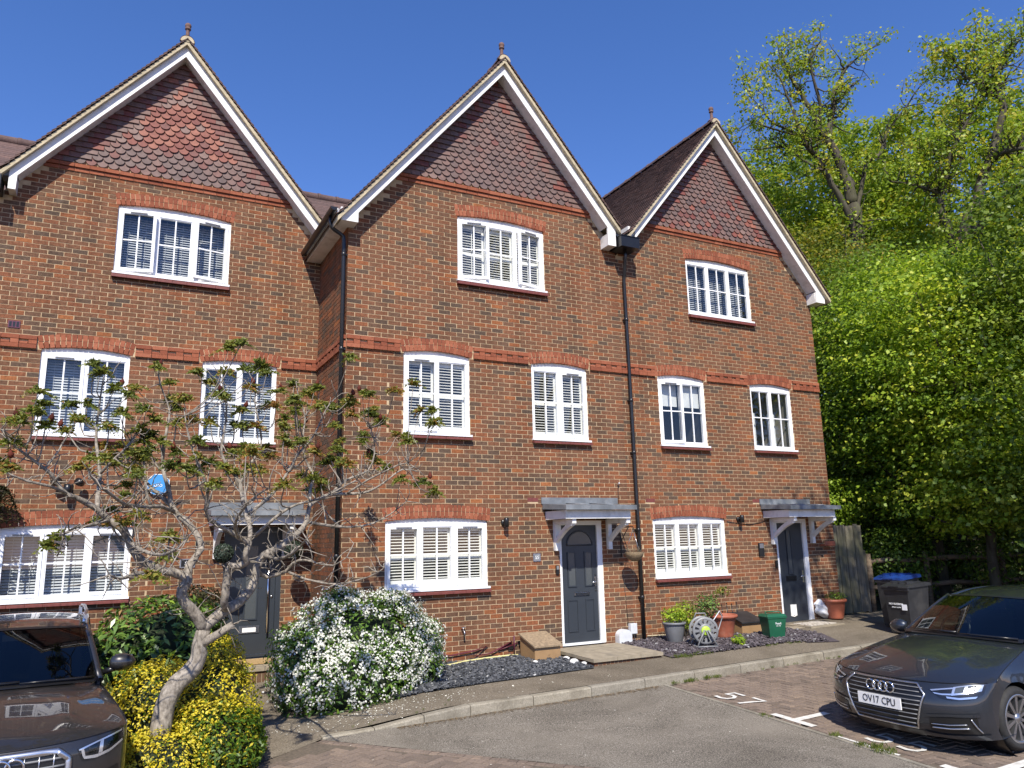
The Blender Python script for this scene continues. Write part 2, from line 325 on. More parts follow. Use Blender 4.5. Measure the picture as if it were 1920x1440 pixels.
SUMAC = [[(0.566,-3.0,-0.05,0.135),(0.631,-2.95,0.334,0.12),(0.792,-2.9,0.51,0.112),(0.896,-2.85,0.635,0.108),(0.904,-2.85,0.771,0.095),(0.936,-2.85,0.939,0.09)],[(0.936,-2.85,0.939,0.085),(0.855,-2.9,1.087,0.075),(0.72,-2.95,1.236,0.07),(0.697,-2.95,1.365,0.072),(0.747,-2.9,1.447,0.07),(0.65,-2.9,1.515,0.062),(0.524,-2.95,1.548,0.055),(0.404,-3.0,1.601,0.055),(0.297,-3.0,1.668,0.05),(0.212,-3.05,1.76,0.05),(0.155,-3.05,1.881,0.048),(0.09,-3.1,1.975,0.045),(-0.025,-3.1,2.065,0.04),(-0.124,-3.15,2.152,0.036),(-0.245,-3.2,2.242,0.032),(-0.403,-3.3,2.306,0.028),(-0.5,-3.3,2.421,0.024),(-0.547,-3.35,2.492,0.022),(-0.659,-3.4,2.584,0.018),(-0.831,-3.5,2.716,0.014),(-0.948,-3.6,2.859,0.01)],[(-0.403,-3.3,2.306,0.02),(-0.527,-3.5,2.361,0.018),(-0.711,-3.6,2.4,0.014),(-0.869,-3.7,2.469,0.01)],[(-0.139,-3.15,2.167,0.032),(-0.148,-2.9,2.366,0.03),(-0.148,-2.8,2.536,0.027),(-0.172,-2.7,2.71,0.024),(-0.212,-2.6,2.889,0.02),(-0.222,-2.5,3.131,0.016),(-0.212,-2.5,3.394,0.012),(-0.194,-2.5,3.632,0.008)],[(-0.148,-2.8,2.536,0.02),(-0.068,-2.9,2.638,0.018),(0.035,-3.0,2.751,0.016),(0.111,-3.0,2.864,0.012),(0.184,-3.0,3.023,0.008)],[(0.524,-2.95,1.548,0.035),(0.338,-3.3,1.543,0.03),(0.223,-3.6,1.541,0.024),(0.099,-4.0,1.526,0.016),(0.013,-4.3,1.57,0.01)],[(0.747,-2.9,1.447,0.06),(0.762,-2.8,1.596,0.05),(0.849,-2.7,1.703,0.045),(0.89,-2.6,1.816,0.045),(0.803,-2.5,1.98,0.042),(0.704,-2.5,2.079,0.04),(0.604,-2.45,2.18,0.038),(0.54,-2.4,2.394,0.032),(0.479,-2.4,2.582,0.028),(0.452,-2.3,2.83,0.024),(0.475,-2.3,3.074,0.02),(0.498,-2.2,3.337,0.014),(0.377,-2.2,3.643,0.01),(0.343,-2.2,3.818,0.007)],[(0.604,-2.45,2.18,0.03),(0.434,-2.9,2.205,0.027),(0.273,-3.2,2.191,0.024),(0.101,-3.5,2.202,0.02),(-0.041,-3.7,2.289,0.018),(-0.154,-3.9,2.371,0.014),(-0.223,-4.0,2.48,0.009)],[(0.704,-2.5,2.079,0.028),(0.525,-2.3,2.293,0.025),(0.373,-2.2,2.447,0.022),(0.24,-2.1,2.602,0.018),(0.111,-2.1,2.75,0.013),(0.055,-2.1,2.93,0.009)],[(0.936,-2.85,0.939,0.08),(1.015,-2.85,1.03,0.075),(1.154,-2.8,1.122,0.075),(1.273,-2.75,1.173,0.07),(1.365,-2.7,1.261,0.065),(1.457,-2.65,1.391,0.06),(1.486,-2.6,1.545,0.055),(1.556,-2.6,1.678,0.055),(1.674,-2.55,1.728,0.05),(1.777,-2.5,1.785,0.05),(1.883,-2.5,1.875,0.045),(1.955,-2.5,1.929,0.042),(2.055,-2.45,2.052,0.038),(2.092,-2.4,2.23,0.034),(2.185,-2.4,2.313,0.03),(2.345,-2.4,2.378,0.028),(2.542,-2.4,2.386,0.025),(2.812,-2.4,2.415,0.02),(3.017,-2.4,2.53,0.016),(3.263,-2.4,2.704,0.012),(3.48,-2.4,2.674,0.008)],[(2.092,-2.4,2.23,0.03),(2.12,-2.3,2.46,0.025),(2.17,-2.2,2.631,0.022),(2.087,-2.1,2.838,0.02),(2.052,-2.1,3.104,0.017),(2.091,-2.0,3.393,0.013),(2.003,-2.0,3.629,0.01),(1.962,-2.0,3.835,0.007)],[(1.487,-2.6,1.522,0.032),(1.613,-2.5,1.432,0.028),(1.799,-2.6,1.487,0.026),(1.876,-2.7,1.593,0.02),(1.973,-2.8,1.615,0.017),(2.066,-3.0,1.579,0.014),(2.194,-3.2,1.556,0.01),(2.286,-3.4,1.641,0.006)],[(1.829,-2.6,1.486,0.02),(1.976,-2.9,1.407,0.016),(2.229,-3.2,1.356,0.013),(2.496,-3.5,1.428,0.009),(2.609,-3.7,1.523,0.005)],[(2.055,-2.45,2.052,0.028),(2.315,-2.3,2.01,0.024),(2.606,-2.2,1.99,0.02),(2.879,-2.2,2.014,0.015),(3.191,-2.1,2.142,0.011),(3.422,-2.1,2.315,0.007)],[(2.345,-2.4,2.378,0.024),(2.593,-2.2,2.573,0.02),(2.897,-2.1,2.709,0.017),(2.979,-2.1,2.933,0.014),(2.961,-2.1,3.143,0.011),(2.886,-2.1,3.351,0.007)],[(2.542,-2.4,2.386,0.02),(2.719,-2.7,2.536,0.016),(2.92,-2.9,2.651,0.012),(3.12,-3.0,2.724,0.009),(3.288,-3.1,2.565,0.006)],[(1.154,-2.8,1.122,0.06),(1.109,-3.0,1.218,0.052),(1.11,-3.05,1.372,0.048),(1.12,-3.05,1.491,0.045),(1.146,-3.1,1.578,0.045),(1.231,-3.1,1.586,0.047),(1.287,-3.15,1.618,0.045),(1.26,-3.2,1.695,0.04),(1.292,-3.2,1.815,0.04),(1.186,-3.25,1.871,0.036),(1.028,-3.3,1.97,0.03),(0.901,-3.4,2.033,0.026),(0.818,-3.5,2.151,0.022),(0.823,-3.6,2.329,0.02),(0.728,-3.7,2.529,0.017),(0.644,-3.7,2.736,0.014),(0.583,-3.7,2.944,0.01),(0.548,-3.7,3.128,0.007)],[(1.292,-3.2,1.815,0.036),(1.321,-3.1,1.971,0.034),(1.286,-3.0,2.116,0.032),(1.255,-2.9,2.264,0.03),(1.231,-2.8,2.474,0.026),(1.129,-2.75,2.624,0.023),(1.031,-2.7,2.805,0.02),(1.046,-2.7,3.046,0.016),(1.062,-2.7,3.29,0.012),(1.023,-2.7,3.503,0.009),(0.986,-2.7,3.668,0.006)],[(1.286,-3.0,2.116,0.03),(1.453,-2.9,2.235,0.027),(1.637,-2.8,2.42,0.024),(1.768,-2.7,2.612,0.021),(1.892,-2.65,2.838,0.018),(2.084,-2.6,3.074,0.015),(2.173,-2.6,3.306,0.011),(2.265,-2.6,3.475,0.008),(2.394,-2.6,3.597,0.006)],[(1.353,-3.2,1.885,0.026),(1.451,-3.3,1.993,0.024),(1.591,-3.4,2.127,0.02),(1.734,-3.5,2.205,0.017),(1.932,-3.6,2.256,0.014),(2.131,-3.7,2.364,0.011),(2.261,-3.8,2.442,0.007)],[(1.231,-2.8,2.474,0.022),(1.365,-2.6,2.704,0.019),(1.49,-2.5,2.935,0.016),(1.447,-2.5,3.217,0.013),(1.41,-2.4,3.455,0.009),(1.413,-2.4,3.67,0.006)],[(1.186,-3.25,1.871,0.024),(1.077,-3.7,1.986,0.02),(1.103,-4.0,2.128,0.017),(1.172,-4.3,2.237,0.013),(1.255,-4.5,2.298,0.008)],[(0.913,-2.85,0.792,0.065),(1.064,-2.95,0.886,0.055),(1.205,-3.0,0.987,0.042)],[(0.155,-3.05,1.881,0.03),(0.251,-3.6,1.775,0.026),(0.403,-4.1,1.725,0.02),(0.504,-4.5,1.769,0.014),(0.559,-4.8,1.854,0.008)],[(1.556,-2.6,1.678,0.03),(1.611,-3.1,1.64,0.025),(1.65,-3.6,1.687,0.02),(1.622,-4.1,1.752,0.014),(1.607,-4.5,1.838,0.008)],[(-0.025,-3.1,2.065,0.022),(-0.173,-3.6,2.001,0.018),(-0.285,-4.0,1.969,0.014),(-0.376,-4.3,1.898,0.009)]]
TIPS = [(-0.79,-3.73,2.92),(-0.68,-3.58,3.22),(-0.72,-3.66,3.03),(-0.49,-2.55,3.0),(-0.38,-2.44,3.13),(-0.22,-2.72,3.62),(-0.08,-2.74,3.45),(0.06,-2.33,3.47),(0.21,-3.12,3.17),(0.34,-2.33,3.8),(0.49,-1.95,3.7),(0.32,-3.02,3.08),(0.58,-2.03,3.37),(0.54,-3.71,3.2),(0.63,-3.63,3.01),(0.95,-2.88,3.41),(0.88,-2.63,3.6),(1.18,-2.52,3.14),(1.36,-2.39,3.62),(1.55,-2.28,3.85),(1.59,-2.31,3.45),(1.7,-2.22,3.64),(1.96,-1.87,3.82),(2.11,-1.95,3.68),(2.18,-2.1,3.73),(2.08,-2.83,3.39),(2.35,-2.42,3.41),(2.49,-2.61,3.52),(2.7,-1.99,3.43),(2.94,-1.91,3.49),(3.08,-1.99,3.34),(3.36,-1.89,3.22),(3.1,-3.05,2.96),(3.33,-2.95,2.49),(3.22,-2.43,2.56),(3.12,-2.18,2.72),(3.02,-1.91,2.88),(2.29,-2.3,2.76),(1.8,-3.78,2.44),(2.3,-2.74,3.16),(2.47,-2.37,3.02),(1.76,-2.68,2.92),(1.18,-2.64,2.82),(1.3,-2.9,2.61),(0.69,-3.7,2.79),(0.59,-2.36,2.83),(0.41,-2.38,2.94),(0.1,-2.06,2.84),(-0.25,-2.66,2.71),(-0.29,-3.8,2.5),(-0.84,-3.61,2.5),(-0.91,-3.49,2.56),(-0.86,-3.42,2.96),(-0.4,-4.06,1.88),(0.0,-3.01,2.04),(0.12,-3.27,2.01),(0.45,-4.32,1.87),(2.04,-1.87,3.27),(1.58,-2.3,2.93),(0.9,-2.66,3.14),(0.24,-2.89,2.87),(-0.1,-2.64,3.06),(-0.5,-2.33,3.32),(-0.62,-3.46,2.92),(-0.32,-2.61,3.28),(0.99,-2.92,3.67),(2.71,-2.42,3.64),(3.03,-1.86,3.54),(1.93,-2.21,3.42),(1.23,-2.55,3.32),(1.41,-2.54,3.15),(1.77,-2.28,3.2),(2.18,-2.2,2.9),(-0.16,-2.47,2.85),(-0.02,-1.91,2.73),(0.59,-3.93,2.5),(0.13,-2.04,2.48),(0.19,-2.33,2.64),(0.83,-3.59,2.6),(1.05,-2.84,2.62),(2.26,-2.21,2.53),(2.22,-3.56,2.63)]
OAKS = [[[(23.84,6.46,3.59,0.5),(23.93,6.34,7.44,0.45),(24.0,6.25,10.25,0.42),(24.08,6.14,12.1,0.4),(24.07,6.16,13.16,0.36),(24.04,6.2,13.93,0.33)],[(24.04,6.2,13.93,0.32),(23.96,6.29,15.16,0.28),(23.69,6.33,16.0,0.26),(23.36,6.42,16.6,0.24)],[(23.36,6.42,16.6,0.2),(23.12,6.57,17.11,0.18),(22.95,6.62,17.66,0.16),(22.65,6.67,18.18,0.13),(22.35,6.72,18.7,0.1),(22.2,6.91,19.34,0.07),(22.11,7.01,20.07,0.05),(22.05,7.09,20.69,0.03)],[(23.36,6.42,16.6,0.19),(23.62,6.42,17.49,0.17),(23.89,6.4,18.12,0.15),(23.9,6.38,18.57,0.13),(24.21,6.3,19.2,0.11),(24.55,6.18,19.81,0.085),(24.82,5.98,20.12,0.06),(25.2,5.61,20.47,0.045),(25.5,5.34,20.63,0.03)],[(23.89,6.4,18.12,0.1),(24.51,6.4,18.75,0.08),(24.98,6.27,19.27,0.06),(25.31,6.15,19.53,0.03)],[(23.12,6.57,17.11,0.12),(22.97,6.28,17.81,0.1),(22.76,6.21,18.51,0.08),(22.54,6.18,19.22,0.06),(22.48,5.93,19.74,0.045),(22.68,5.67,20.2,0.03)],[(22.99,6.73,15.99,0.14),(22.35,6.73,16.51,0.12),(22.11,6.7,17.04,0.1),(21.9,6.64,17.62,0.08),(21.63,6.65,18.12,0.06),(21.39,6.62,18.71,0.04),(20.97,6.8,19.38,0.025)],[(23.37,6.74,15.46,0.15),(22.99,6.73,15.99,0.14),(22.26,6.83,16.7,0.1),(21.57,6.87,16.89,0.075),(20.9,6.88,16.99,0.055),(20.39,6.85,17.46,0.035),(20.01,6.97,17.86,0.02)],[(22.26,6.83,16.7,0.06),(21.06,6.69,16.56,0.05),(20.33,6.76,16.63,0.04),(19.6,6.81,16.69,0.025)],[(24.08,6.14,12.1,0.2),(23.61,6.1,13.49,0.17),(23.03,6.2,14.59,0.15),(22.74,6.25,15.09,0.14)],[(24.83,5.95,15.74,0.1),(25.55,5.8,16.28,0.1),(25.84,5.73,16.99,0.08),(26.25,5.48,17.65,0.065),(26.56,5.18,18.14,0.05),(26.74,4.89,18.61,0.04),(26.91,4.62,18.96,0.02)],[(24.07,6.16,13.16,0.15),(24.51,6.07,14.73,0.13),(24.83,5.95,15.74,0.11)],[(22.02,7.11,16.27,0.06),(21.42,7.2,16.24,0.05),(20.59,7.23,15.95,0.03),(19.97,7.3,15.84,0.02)],[(22.74,6.25,15.09,0.09),(22.15,6.66,15.59,0.07),(21.87,6.98,16.17,0.05),(21.37,7.11,16.62,0.03)]],[[(22.83,2.67,4.92,0.42),(23.07,2.27,8.24,0.38),(23.24,1.99,10.29,0.35),(23.47,1.6,11.62,0.32)],[(23.47,1.6,11.62,0.3),(23.6,1.36,12.09,0.26),(23.77,1.06,13.08,0.22),(23.87,0.87,13.47,0.2),(23.96,0.7,14.05,0.18),(24.06,0.5,14.7,0.15),(24.08,0.46,15.06,0.14),(24.02,0.58,15.3,0.13)],[(24.02,0.58,15.3,0.12),(24.24,0.59,15.93,0.1),(24.32,0.65,16.22,0.09),(24.64,0.46,16.64,0.07),(24.84,0.27,17.07,0.05),(25.13,0.13,17.45,0.03)],[(24.02,0.58,15.3,0.1),(23.72,0.72,15.49,0.08),(23.44,0.82,15.75,0.065),(23.12,1.0,16.05,0.05),(22.86,1.04,16.48,0.035),(22.64,1.04,16.69,0.02)],[(23.12,1.0,16.05,0.04),(23.6,0.95,16.73,0.035),(23.84,0.93,17.28,0.02)],[(24.34,0.6,16.26,0.06),(24.41,0.92,16.76,0.05),(24.51,1.16,17.33,0.03),(25.03,0.79,17.76,0.02)],[(23.85,0.89,13.2,0.14),(23.57,0.36,13.15,0.11),(23.34,-0.29,12.9,0.08)],[(23.17,2.12,10.32,0.2),(22.95,2.09,11.36,0.17),(22.81,2.13,12.08,0.15),(22.88,1.81,13.05,0.13),(22.9,1.58,13.5,0.11),(23.05,1.33,14.06,0.08),(23.23,1.01,14.68,0.05),(23.38,0.71,15.02,0.03)],[(22.88,1.81,13.05,0.09),(22.6,1.9,13.59,0.07),(22.28,2.03,13.77,0.04)],[(23.32,1.45,10.82,0.26),(23.23,0.8,11.51,0.2),(23.11,0.16,11.64,0.17),(22.97,-0.46,11.68,0.14)],[(22.82,2.1,12.35,0.09),(22.41,2.2,12.49,0.08),(21.77,2.47,12.66,0.06),(21.19,2.61,12.69,0.04)]]]
# ================================================================ houses
PITCH = 1.21
def arcz(x, w, edge, rise): xc = (w[0]+w[1])/2; hw = (w[1]-w[0])/2+.04; return edge+rise*max(0, 1-((x-xc)/hw)**2)
def brick_tone():
    r = random.random()
    return cl(random.gauss(.10, .07), 0, 1) if r < .13 else cl(random.gauss(.82, .09), 0, 1) if r < .26 else cl(random.gauss(.47, .15), 0, 1)
def brick_faces(mb, u0, u1, z0, z1, mapf, d=.055, j=.0012):
    e = [random.uniform(-j, j) for _ in range(4)]; s = [random.uniform(-.0016, .0016) for _ in range(4)]
    q = [(u0+s[0], e[0], z0+s[1]), (u1+s[2], e[1], z0+s[3]), (u1+s[1], e[2], z1+s[0]), (u0+s[3], e[3], z1+s[2])]
    b = [(u0, d, z0), (u1, d, z0), (u1, d, z1), (u0, d, z1)]
    mb.add([mapf(*p) for p in q+b], [(0, 1, 2, 3), (0, 4, 5, 1), (1, 5, 6, 2), (2, 6, 7, 3), (3, 7, 4, 0)], False)
BRICK_MESHES = []
for i in range(70):
    mb = MB(); mb.tone = brick_tone(); brick_faces(mb, -.1075, .1075, -.0325, .0325, lambda u, d, z: (u, d, z)); BRICK_MESHES.append(mb.mesh('brick', 'brick'))
def small_bricks(name, mat, w, h, d, lo, hi, k=14):
    out = []
    for i in range(k):
        mb = MB(); mb.tone = random.uniform(lo, hi); brick_faces(mb, -w/2, w/2, -h/2, h/2, lambda u, e, z: (u, e, z), d); out.append(mb.mesh(name, mat))
    return out
ARCH_M = small_bricks('arch brick', 'red brick', .066, .1, .07, 0, 1)
STRETCH_M = small_bricks('string brick', 'red brick', .2145, .065, .09, 0, 1)
HEAD_M = small_bricks('string header', 'red brick', .1015, .065, .08, 0, 1); HEADS_M = small_bricks('string header short', 'red brick', .1015, .034, .08, 0, 1)
def fish(k):
    mb = MB(); r = .0795; mb.tone = k
    poly = [(r, .005), (r, .17), (-r, .17), (-r, .005)]+[(-r*math.cos(a), .004-r*1.02*math.sin(a)) for a in [math.pi*i/12 for i in range(1, 12)]]
    n = len(poly); f = lambda p, d: (p[0], -.036+.235*(p[1]+.08)+d, p[1])
    mb.add([f(p, 0) for p in poly]+[f(p, .017) for p in poly], [tuple(range(n))[::-1]]+[(i, (i+1) % n, (i+1) % n+n, i+n) for i in range(n)], False)
    return mb.mesh('gable tile', 'gable tile')
def plain(k):
    mb = MB(); r = .0805; mb.tone = k; w = random.uniform(-.002, .002)
    f = lambda x, z, d: (x, -.036+.235*(z+.08)+d, z)
    mb.add([f(-r, -.077+w, 0), (r, f(r, -.077-w, 0)[1], -.077-w), f(r, .16, 0), f(-r, .16, 0), f(-r, -.077+w, .017), f(r, -.077-w, .017), f(r, .16, .017), f(-r, .16, .017)],
           [(0, 1, 2, 3), (0, 4, 5, 1), (1, 5, 6, 2), (3, 7, 4, 0)], False)
    return mb.mesh('gable tile', 'gable tile')
FISH = [fish(i/15) for i in range(16)]; PLAIN = [plain(i/15) for i in range(16)]
SLATS = {}
def slat_mesh(w, chord, tilt, th, mat):
    k = (round(w, 2), chord, tilt, mat)
    if k not in SLATS:
        mb = MB(); c, s = math.cos(tilt), math.sin(tilt)
        P = [(-chord/2, -th/2), (0, -th*.9), (chord/2, -th/2), (chord/2, th/2), (0, th*.9), (-chord/2, th/2)]
        P = [(a*c-b*s, a*s+b*c) for a, b in P]
        mb.prism([(a, b) for a, b in P], -w/2, w/2, 'x'); SLATS[k] = mb.mesh('slat', mat)
    return SLATS[k]

def window(h, yp, w, z0, zt, nl, kind, sash, edge, rise, sillw=.045, ratios=None, swing=None):
    x0, x1 = w; swing = swing or {}
    # arch of two rings of red headers
    xc = (x0+x1)/2; n = round((x1-x0+.1)/.074); hw = (x1-x0)/2+.04
    for ring in (0, 1):
        for i in range(n):
            t = (i+.5)/n*2-1; x = xc+t*hw; slope = -2*rise*t/hw; a = math.atan(slope)*.9 - t*.10
            zc = edge+rise*(1-t*t)+.054+ring*.108
            put('arch_brick', random.choice(ARCH_M), h, (x+math.sin(-a)*(.05+ring*.1)*.55, yp-.004+random.uniform(-.002, .002), zc), (0, -a, 0))
    # outer frame with head board and cill
    f = .058; mu = .062; mb = MB(); ya, yb = yp+.034, yp+.10
    mb.box((x0, ya, z0), (x0+f, yb, zt)); mb.box((x1-f, ya, z0), (x1, yb, zt)); mb.box((x0+f, ya, zt-f), (x1-f, yb, zt)); mb.box((x0+f, ya, z0), (x1-f, yb, z0+f))
    mb.box((x0-.018, yp-.045, z0-.034), (x1+.018, yb, z0-.001))
    rt = ratios or [1/nl]*nl; xs = [x0+f]; inner = x1-x0-2*f-mu*(nl-1)
    lights = []
    for i, r in enumerate(rt):
        a = xs[-1]; b = a+inner*r; lights.append((a, b))
        if i < nl-1: mb.box((b, ya, z0+f), (b+mu, yb, zt-f))
        xs.append(b+mu)
    win = put('window', mb.mesh('window', 'white upvc'), h, (0, 0, 0))
    hb = MB(); top = [(x0+(x1-x0)*i/14, arcz(x0+(x1-x0)*i/14, w, edge, rise)+.012) for i in range(15)]
    hb.prism([(x1, zt+.002), (x0, zt+.002)]+top, yp+.05, yp+.09); put('head_board', hb.mesh('head board', 'white paint'), win, (0, 0, 0))
    # tile sill under it
    sb = MB(); k = max(4, round((x1-x0)/.22))
    for i in range(k):
        a = x0-.02+(x1-x0+.04)*i/k; b = x0-.02+(x1-x0+.04)*(i+1)/k-.004; sb.tone = random.random()
        sb.hexa([(a, yp-.082, z0-.034-sillw-.012), (b, yp-.082, z0-.034-sillw-.012), (b, yp+.03, z0-.034-sillw), (a, yp+.03, z0-.034-sillw), (a, yp-.082, z0-.056), (b, yp-.082, z0-.056), (b, yp+.03, z0-.036), (a, yp+.03, z0-.036)])
    put('tile_sill', sb.mesh('tile sill', 'sill tile'), win, (0, 0, 0))
    zi0, zi1 = z0+f, zt-f
    for i, (a, b) in enumerate(lights):
        ang = swing.get(i, 0); gy = yp+.062
        sm_ = MB(); s = .05 if i in sash else .016; o = .016 if i in sash else 0
        A, B, Z0, Z1 = a-o, b+o, zi0-o, zi1+o; yf = yp+.016 if i in sash else yp+.045
        piv = A if ang >= 0 else B                                  # hinge side
        q = lambda x: x-piv
        sm_.box((q(A), yf, Z0), (q(A+s), yf+.055, Z1)); sm_.box((q(B-s), yf, Z0), (q(B), yf+.055, Z1)); sm_.box((q(A+s), yf, Z0), (q(B-s), yf+.055, Z0+s)); sm_.box((q(A+s), yf, Z1-s), (q(B-s), yf+.055, Z1))
        m = (A+B)/2; zm = Z0+(Z1-Z0)*.52
        sm_.box((q(m-.011), gy-.014, Z0+s), (q(m+.011), gy+.008, Z1-s)); sm_.box((q(A+s), gy-.0135, zm-.011), (q(B-s), gy+.0075, zm+.011))
        vs = [(p[0], p[1]-yp, p[2]) for p in sm_.v]; sm_.v = vs
        r_ = (0, 0, -ang if ang else 0)
        put('sash', sm_.mesh('sash', 'white upvc'), win, (piv, yp, 0), r_)
        pb = MB(); pb.add([(q(A+s*.8), .064, Z0+s*.8), (q(B-s*.8), .064, Z0+s*.8), (q(B-s*.8), .064, Z1-s*.8), (q(A+s*.8), .064, Z1-s*.8)], [(0, 1, 2, 3)], False)
        put('pane', pb.mesh('pane', 'window glass'), win, (piv, yp, 0), r_)
        if i in sash:                                               # trickle vent over the opening light
            vb = MB(); vb.box((q(m-.13), -.002, Z1-.034), (q(m+.13), .0135, Z1-.018)); put('trickle_vent', vb.mesh('vent', 'grey plastic'), win, (piv, yp, 0), r_)
        wd = b-a
        if kind == 'shutter':
            yS = yp+.135; fb = MB(); st = .042
            fb.box((a, yS-.014, zi0), (a+st, yS+.014, zi1)); fb.box((b-st, yS-.014, zi0), (b, yS+.014, zi1))
            zmid = zi0+(zi1-zi0)*(.50 if zi1-zi0 > 1.05 else .47)
            for za, zb in ((zi0, zi0+.085), (zmid-.032, zmid+.032), (zi1-.075, zi1)): fb.box((a+st, yS-.0135, za), (b-st, yS+.0135, zb))
            fb.box(((a+b)/2-.006, yS-.05, zi0+.1), ((a+b)/2+.006, yS-.038, zmid-.05)); fb.box(((a+b)/2-.006, yS-.05, zmid+.05), ((a+b)/2+.006, yS-.038, zi1-.09))
            put('shutter_frame', fb.mesh('shutter frame', 'cream shutter'), win, (0, 0, 0))
            me = slat_mesh(wd-2*st-.004, 0.046, R(9), .009, 'cream shutter')
            for za, zb in ((zi0+.085, zmid-.032), (zmid+.032, zi1-.075)):
                k = max(3, round((zb-za)/.047))
                for j in range(k): put('slat', me, win, ((a+b)/2, yS, za+(j+.5)*(zb-za)/k))
        elif kind == 'blind':
            yS = yp+.25; me = slat_mesh(wd+.02, .05, R(44), .003, 'blind slat'); k = round((zi1-zi0)/.0435)
            for j in range(k): put('slat', me, win, ((a+b)/2, yS, zi0+(j+.5)*(zi1-zi0)/k))
            cb = MB()
            for fx in (.25, .75): x = a+wd*fx; cb.box((x-.002, yS-.03, zi0), (x+.002, yS-.027, zi1))
            put('ladder_cord', cb.mesh('cord', 'blind slat'), win, (0, 0, 0))
        elif kind == 'roller':
            fb = MB(); fb.box((a-.01, yp+.16, zi0+(zi1-zi0)*.62), (b+.01, yp+.165, zi1)); put('roller_blind', fb.mesh('roller blind', 'curtain'), win, (0, 0, 0))
        elif kind == 'nets':
            g = [[(a-.01+(wd*.48)*u/10, yp+.2+.018*math.sin(u*2.1), zi0+(zi1-zi0)*v) for v in (0, .62)] for u in range(11)]
            fb = MB(); fb.grid(g); put('net_curtain', fb.mesh('net curtain', 'curtain'), win, (0, 0, 0))
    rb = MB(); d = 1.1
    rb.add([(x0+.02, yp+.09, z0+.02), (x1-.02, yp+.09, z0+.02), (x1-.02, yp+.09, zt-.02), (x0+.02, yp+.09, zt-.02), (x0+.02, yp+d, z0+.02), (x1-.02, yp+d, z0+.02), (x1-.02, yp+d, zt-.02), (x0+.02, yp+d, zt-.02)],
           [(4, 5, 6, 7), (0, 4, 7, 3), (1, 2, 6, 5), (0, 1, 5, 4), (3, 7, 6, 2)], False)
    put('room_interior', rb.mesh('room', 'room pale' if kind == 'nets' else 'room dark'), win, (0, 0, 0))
    return win

def wall_mesh(xl, xr, top, yp, opens, zb=-.5, breaks=()):
    mb = MB(); xs = sorted(set([xl, xr]+[v for o in opens for v in o[:2]]+list(breaks)))
    for a, b in zip(xs, xs[1:]):
        m = (a+b)/2; cuts = sorted([o[2:4] for o in opens if o[0] < m < o[1]]); z = zb
        for c0, c1 in cuts: mb.add([(a, yp, z), (b, yp, z), (b, yp, c0), (a, yp, c0)], [(0, 1, 2, 3)], False); z = c1
        mb.add([(a, yp, z), (b, yp, z), (b, yp, top(b)), (a, yp, top(a))], [(0, 1, 2, 3)], False)
    for a, b, c0, c1 in opens:
        y2 = yp+.12; mb.add([(a, yp, c0), (b, yp, c0), (b, yp, c1), (a, yp, c1), (a, y2, c0), (b, y2, c0), (b, y2, c1), (a, y2, c1)], [(0, 4, 5, 1), (1, 5, 6, 2), (2, 6, 7, 3), (3, 7, 4, 0)], False)
    return mb.mesh('wall', 'mortar')

def courses(xl, xr, zlo, zhi, top, blockers, seed):
    """stretcher bond rectangles (x0, x1, z0, z1) left over by the blockers"""
    out = []; k0 = math.ceil((zlo-4.878)/.075); k1 = math.floor((zhi-4.878)/.075); rr = random.Random(seed)
    for k in range(k0, k1):
        za = 4.878+k*.075; zm = za+.037; iv = [[xl, xr]]
        for bl in blockers:
            r = bl(za, za+.075)
            if r: iv = [p for a, b in iv for p in ((a, min(b, r[0])), (max(a, r[1]), b)) if p[1]-p[0] > .03]
        off = .11250*(k % 2)
        for a, b in iv:
            tl = [x for x in (a, b)]
            i0 = math.floor((a-off)/.225)
            x = off+i0*.225
            row = []
            while x < b:
                row.append([max(x, a), min(x+.225, b)]); x += .225
            if len(row) > 1 and row[0][1]-row[0][0] < .055: row[1][0] = row[0][0]; row.pop(0)
            if len(row) > 1 and row[-1][1]-row[-1][0] < .055: row[-2][1] = row[-1][1]; row.pop()
            for p, q in row:
                p, q = p+(.006 if p > a else 0), q-(.006 if q < b else 0)
                if q-p < .02: continue
                if top and za+.03 > min(top(p), top(q)): continue
                out.append((p, q, za+.0055, za+.0695))
    return out

def lay_bricks(h, rects, mapf, loc_f, rot, singles, label=None):
    """the nearest full bricks are parts of their own, the rest one joined part"""
    full = [r for r in rects if r[1]-r[0] > .21]
    def dist(r): p = loc_f((r[0]+r[1])/2, (r[2]+r[3])/2); return (Vector(p)-CAM).length
    near = set(sorted(full, key=dist)[:singles]) if singles else set()
    mb = MB()
    for r in rects:
        if r in near: put('brick', random.choice(BRICK_MESHES), h, loc_f((r[0]+r[1])/2, (r[2]+r[3])/2), rot)
        else: mb.tone = brick_tone(); brick_faces(mb, *r, mapf)
    return stuff(put('brickwork', mb.mesh('brickwork', 'brick'), h, (0, 0, 0)))

def string_course(h, a, b, mapf, rot, z=4.878):
    n = max(1, round((b-a)/.225)); s = (b-a)/n
    for i in range(n):
        u = a+(i+.5)*s; sc = (s-.008)/.2145
        put('string_brick', random.choice(STRETCH_M), h, mapf(u, -.036, z+.036), rot, (sc, 1, 1)); put('string_brick', random.choice(STRETCH_M), h, mapf(u, -.036, z+.176), rot, (sc, 1, 1))
        for k in (0, 1):
            short = (k == 0); put('string_header', random.choice(HEADS_M if short else HEAD_M), h, mapf(u+(k-.5)*s/2, -.030, z+.106-(.0155 if short else 0)), rot, (sc, 1, 1))
def string_brick_count(): pass

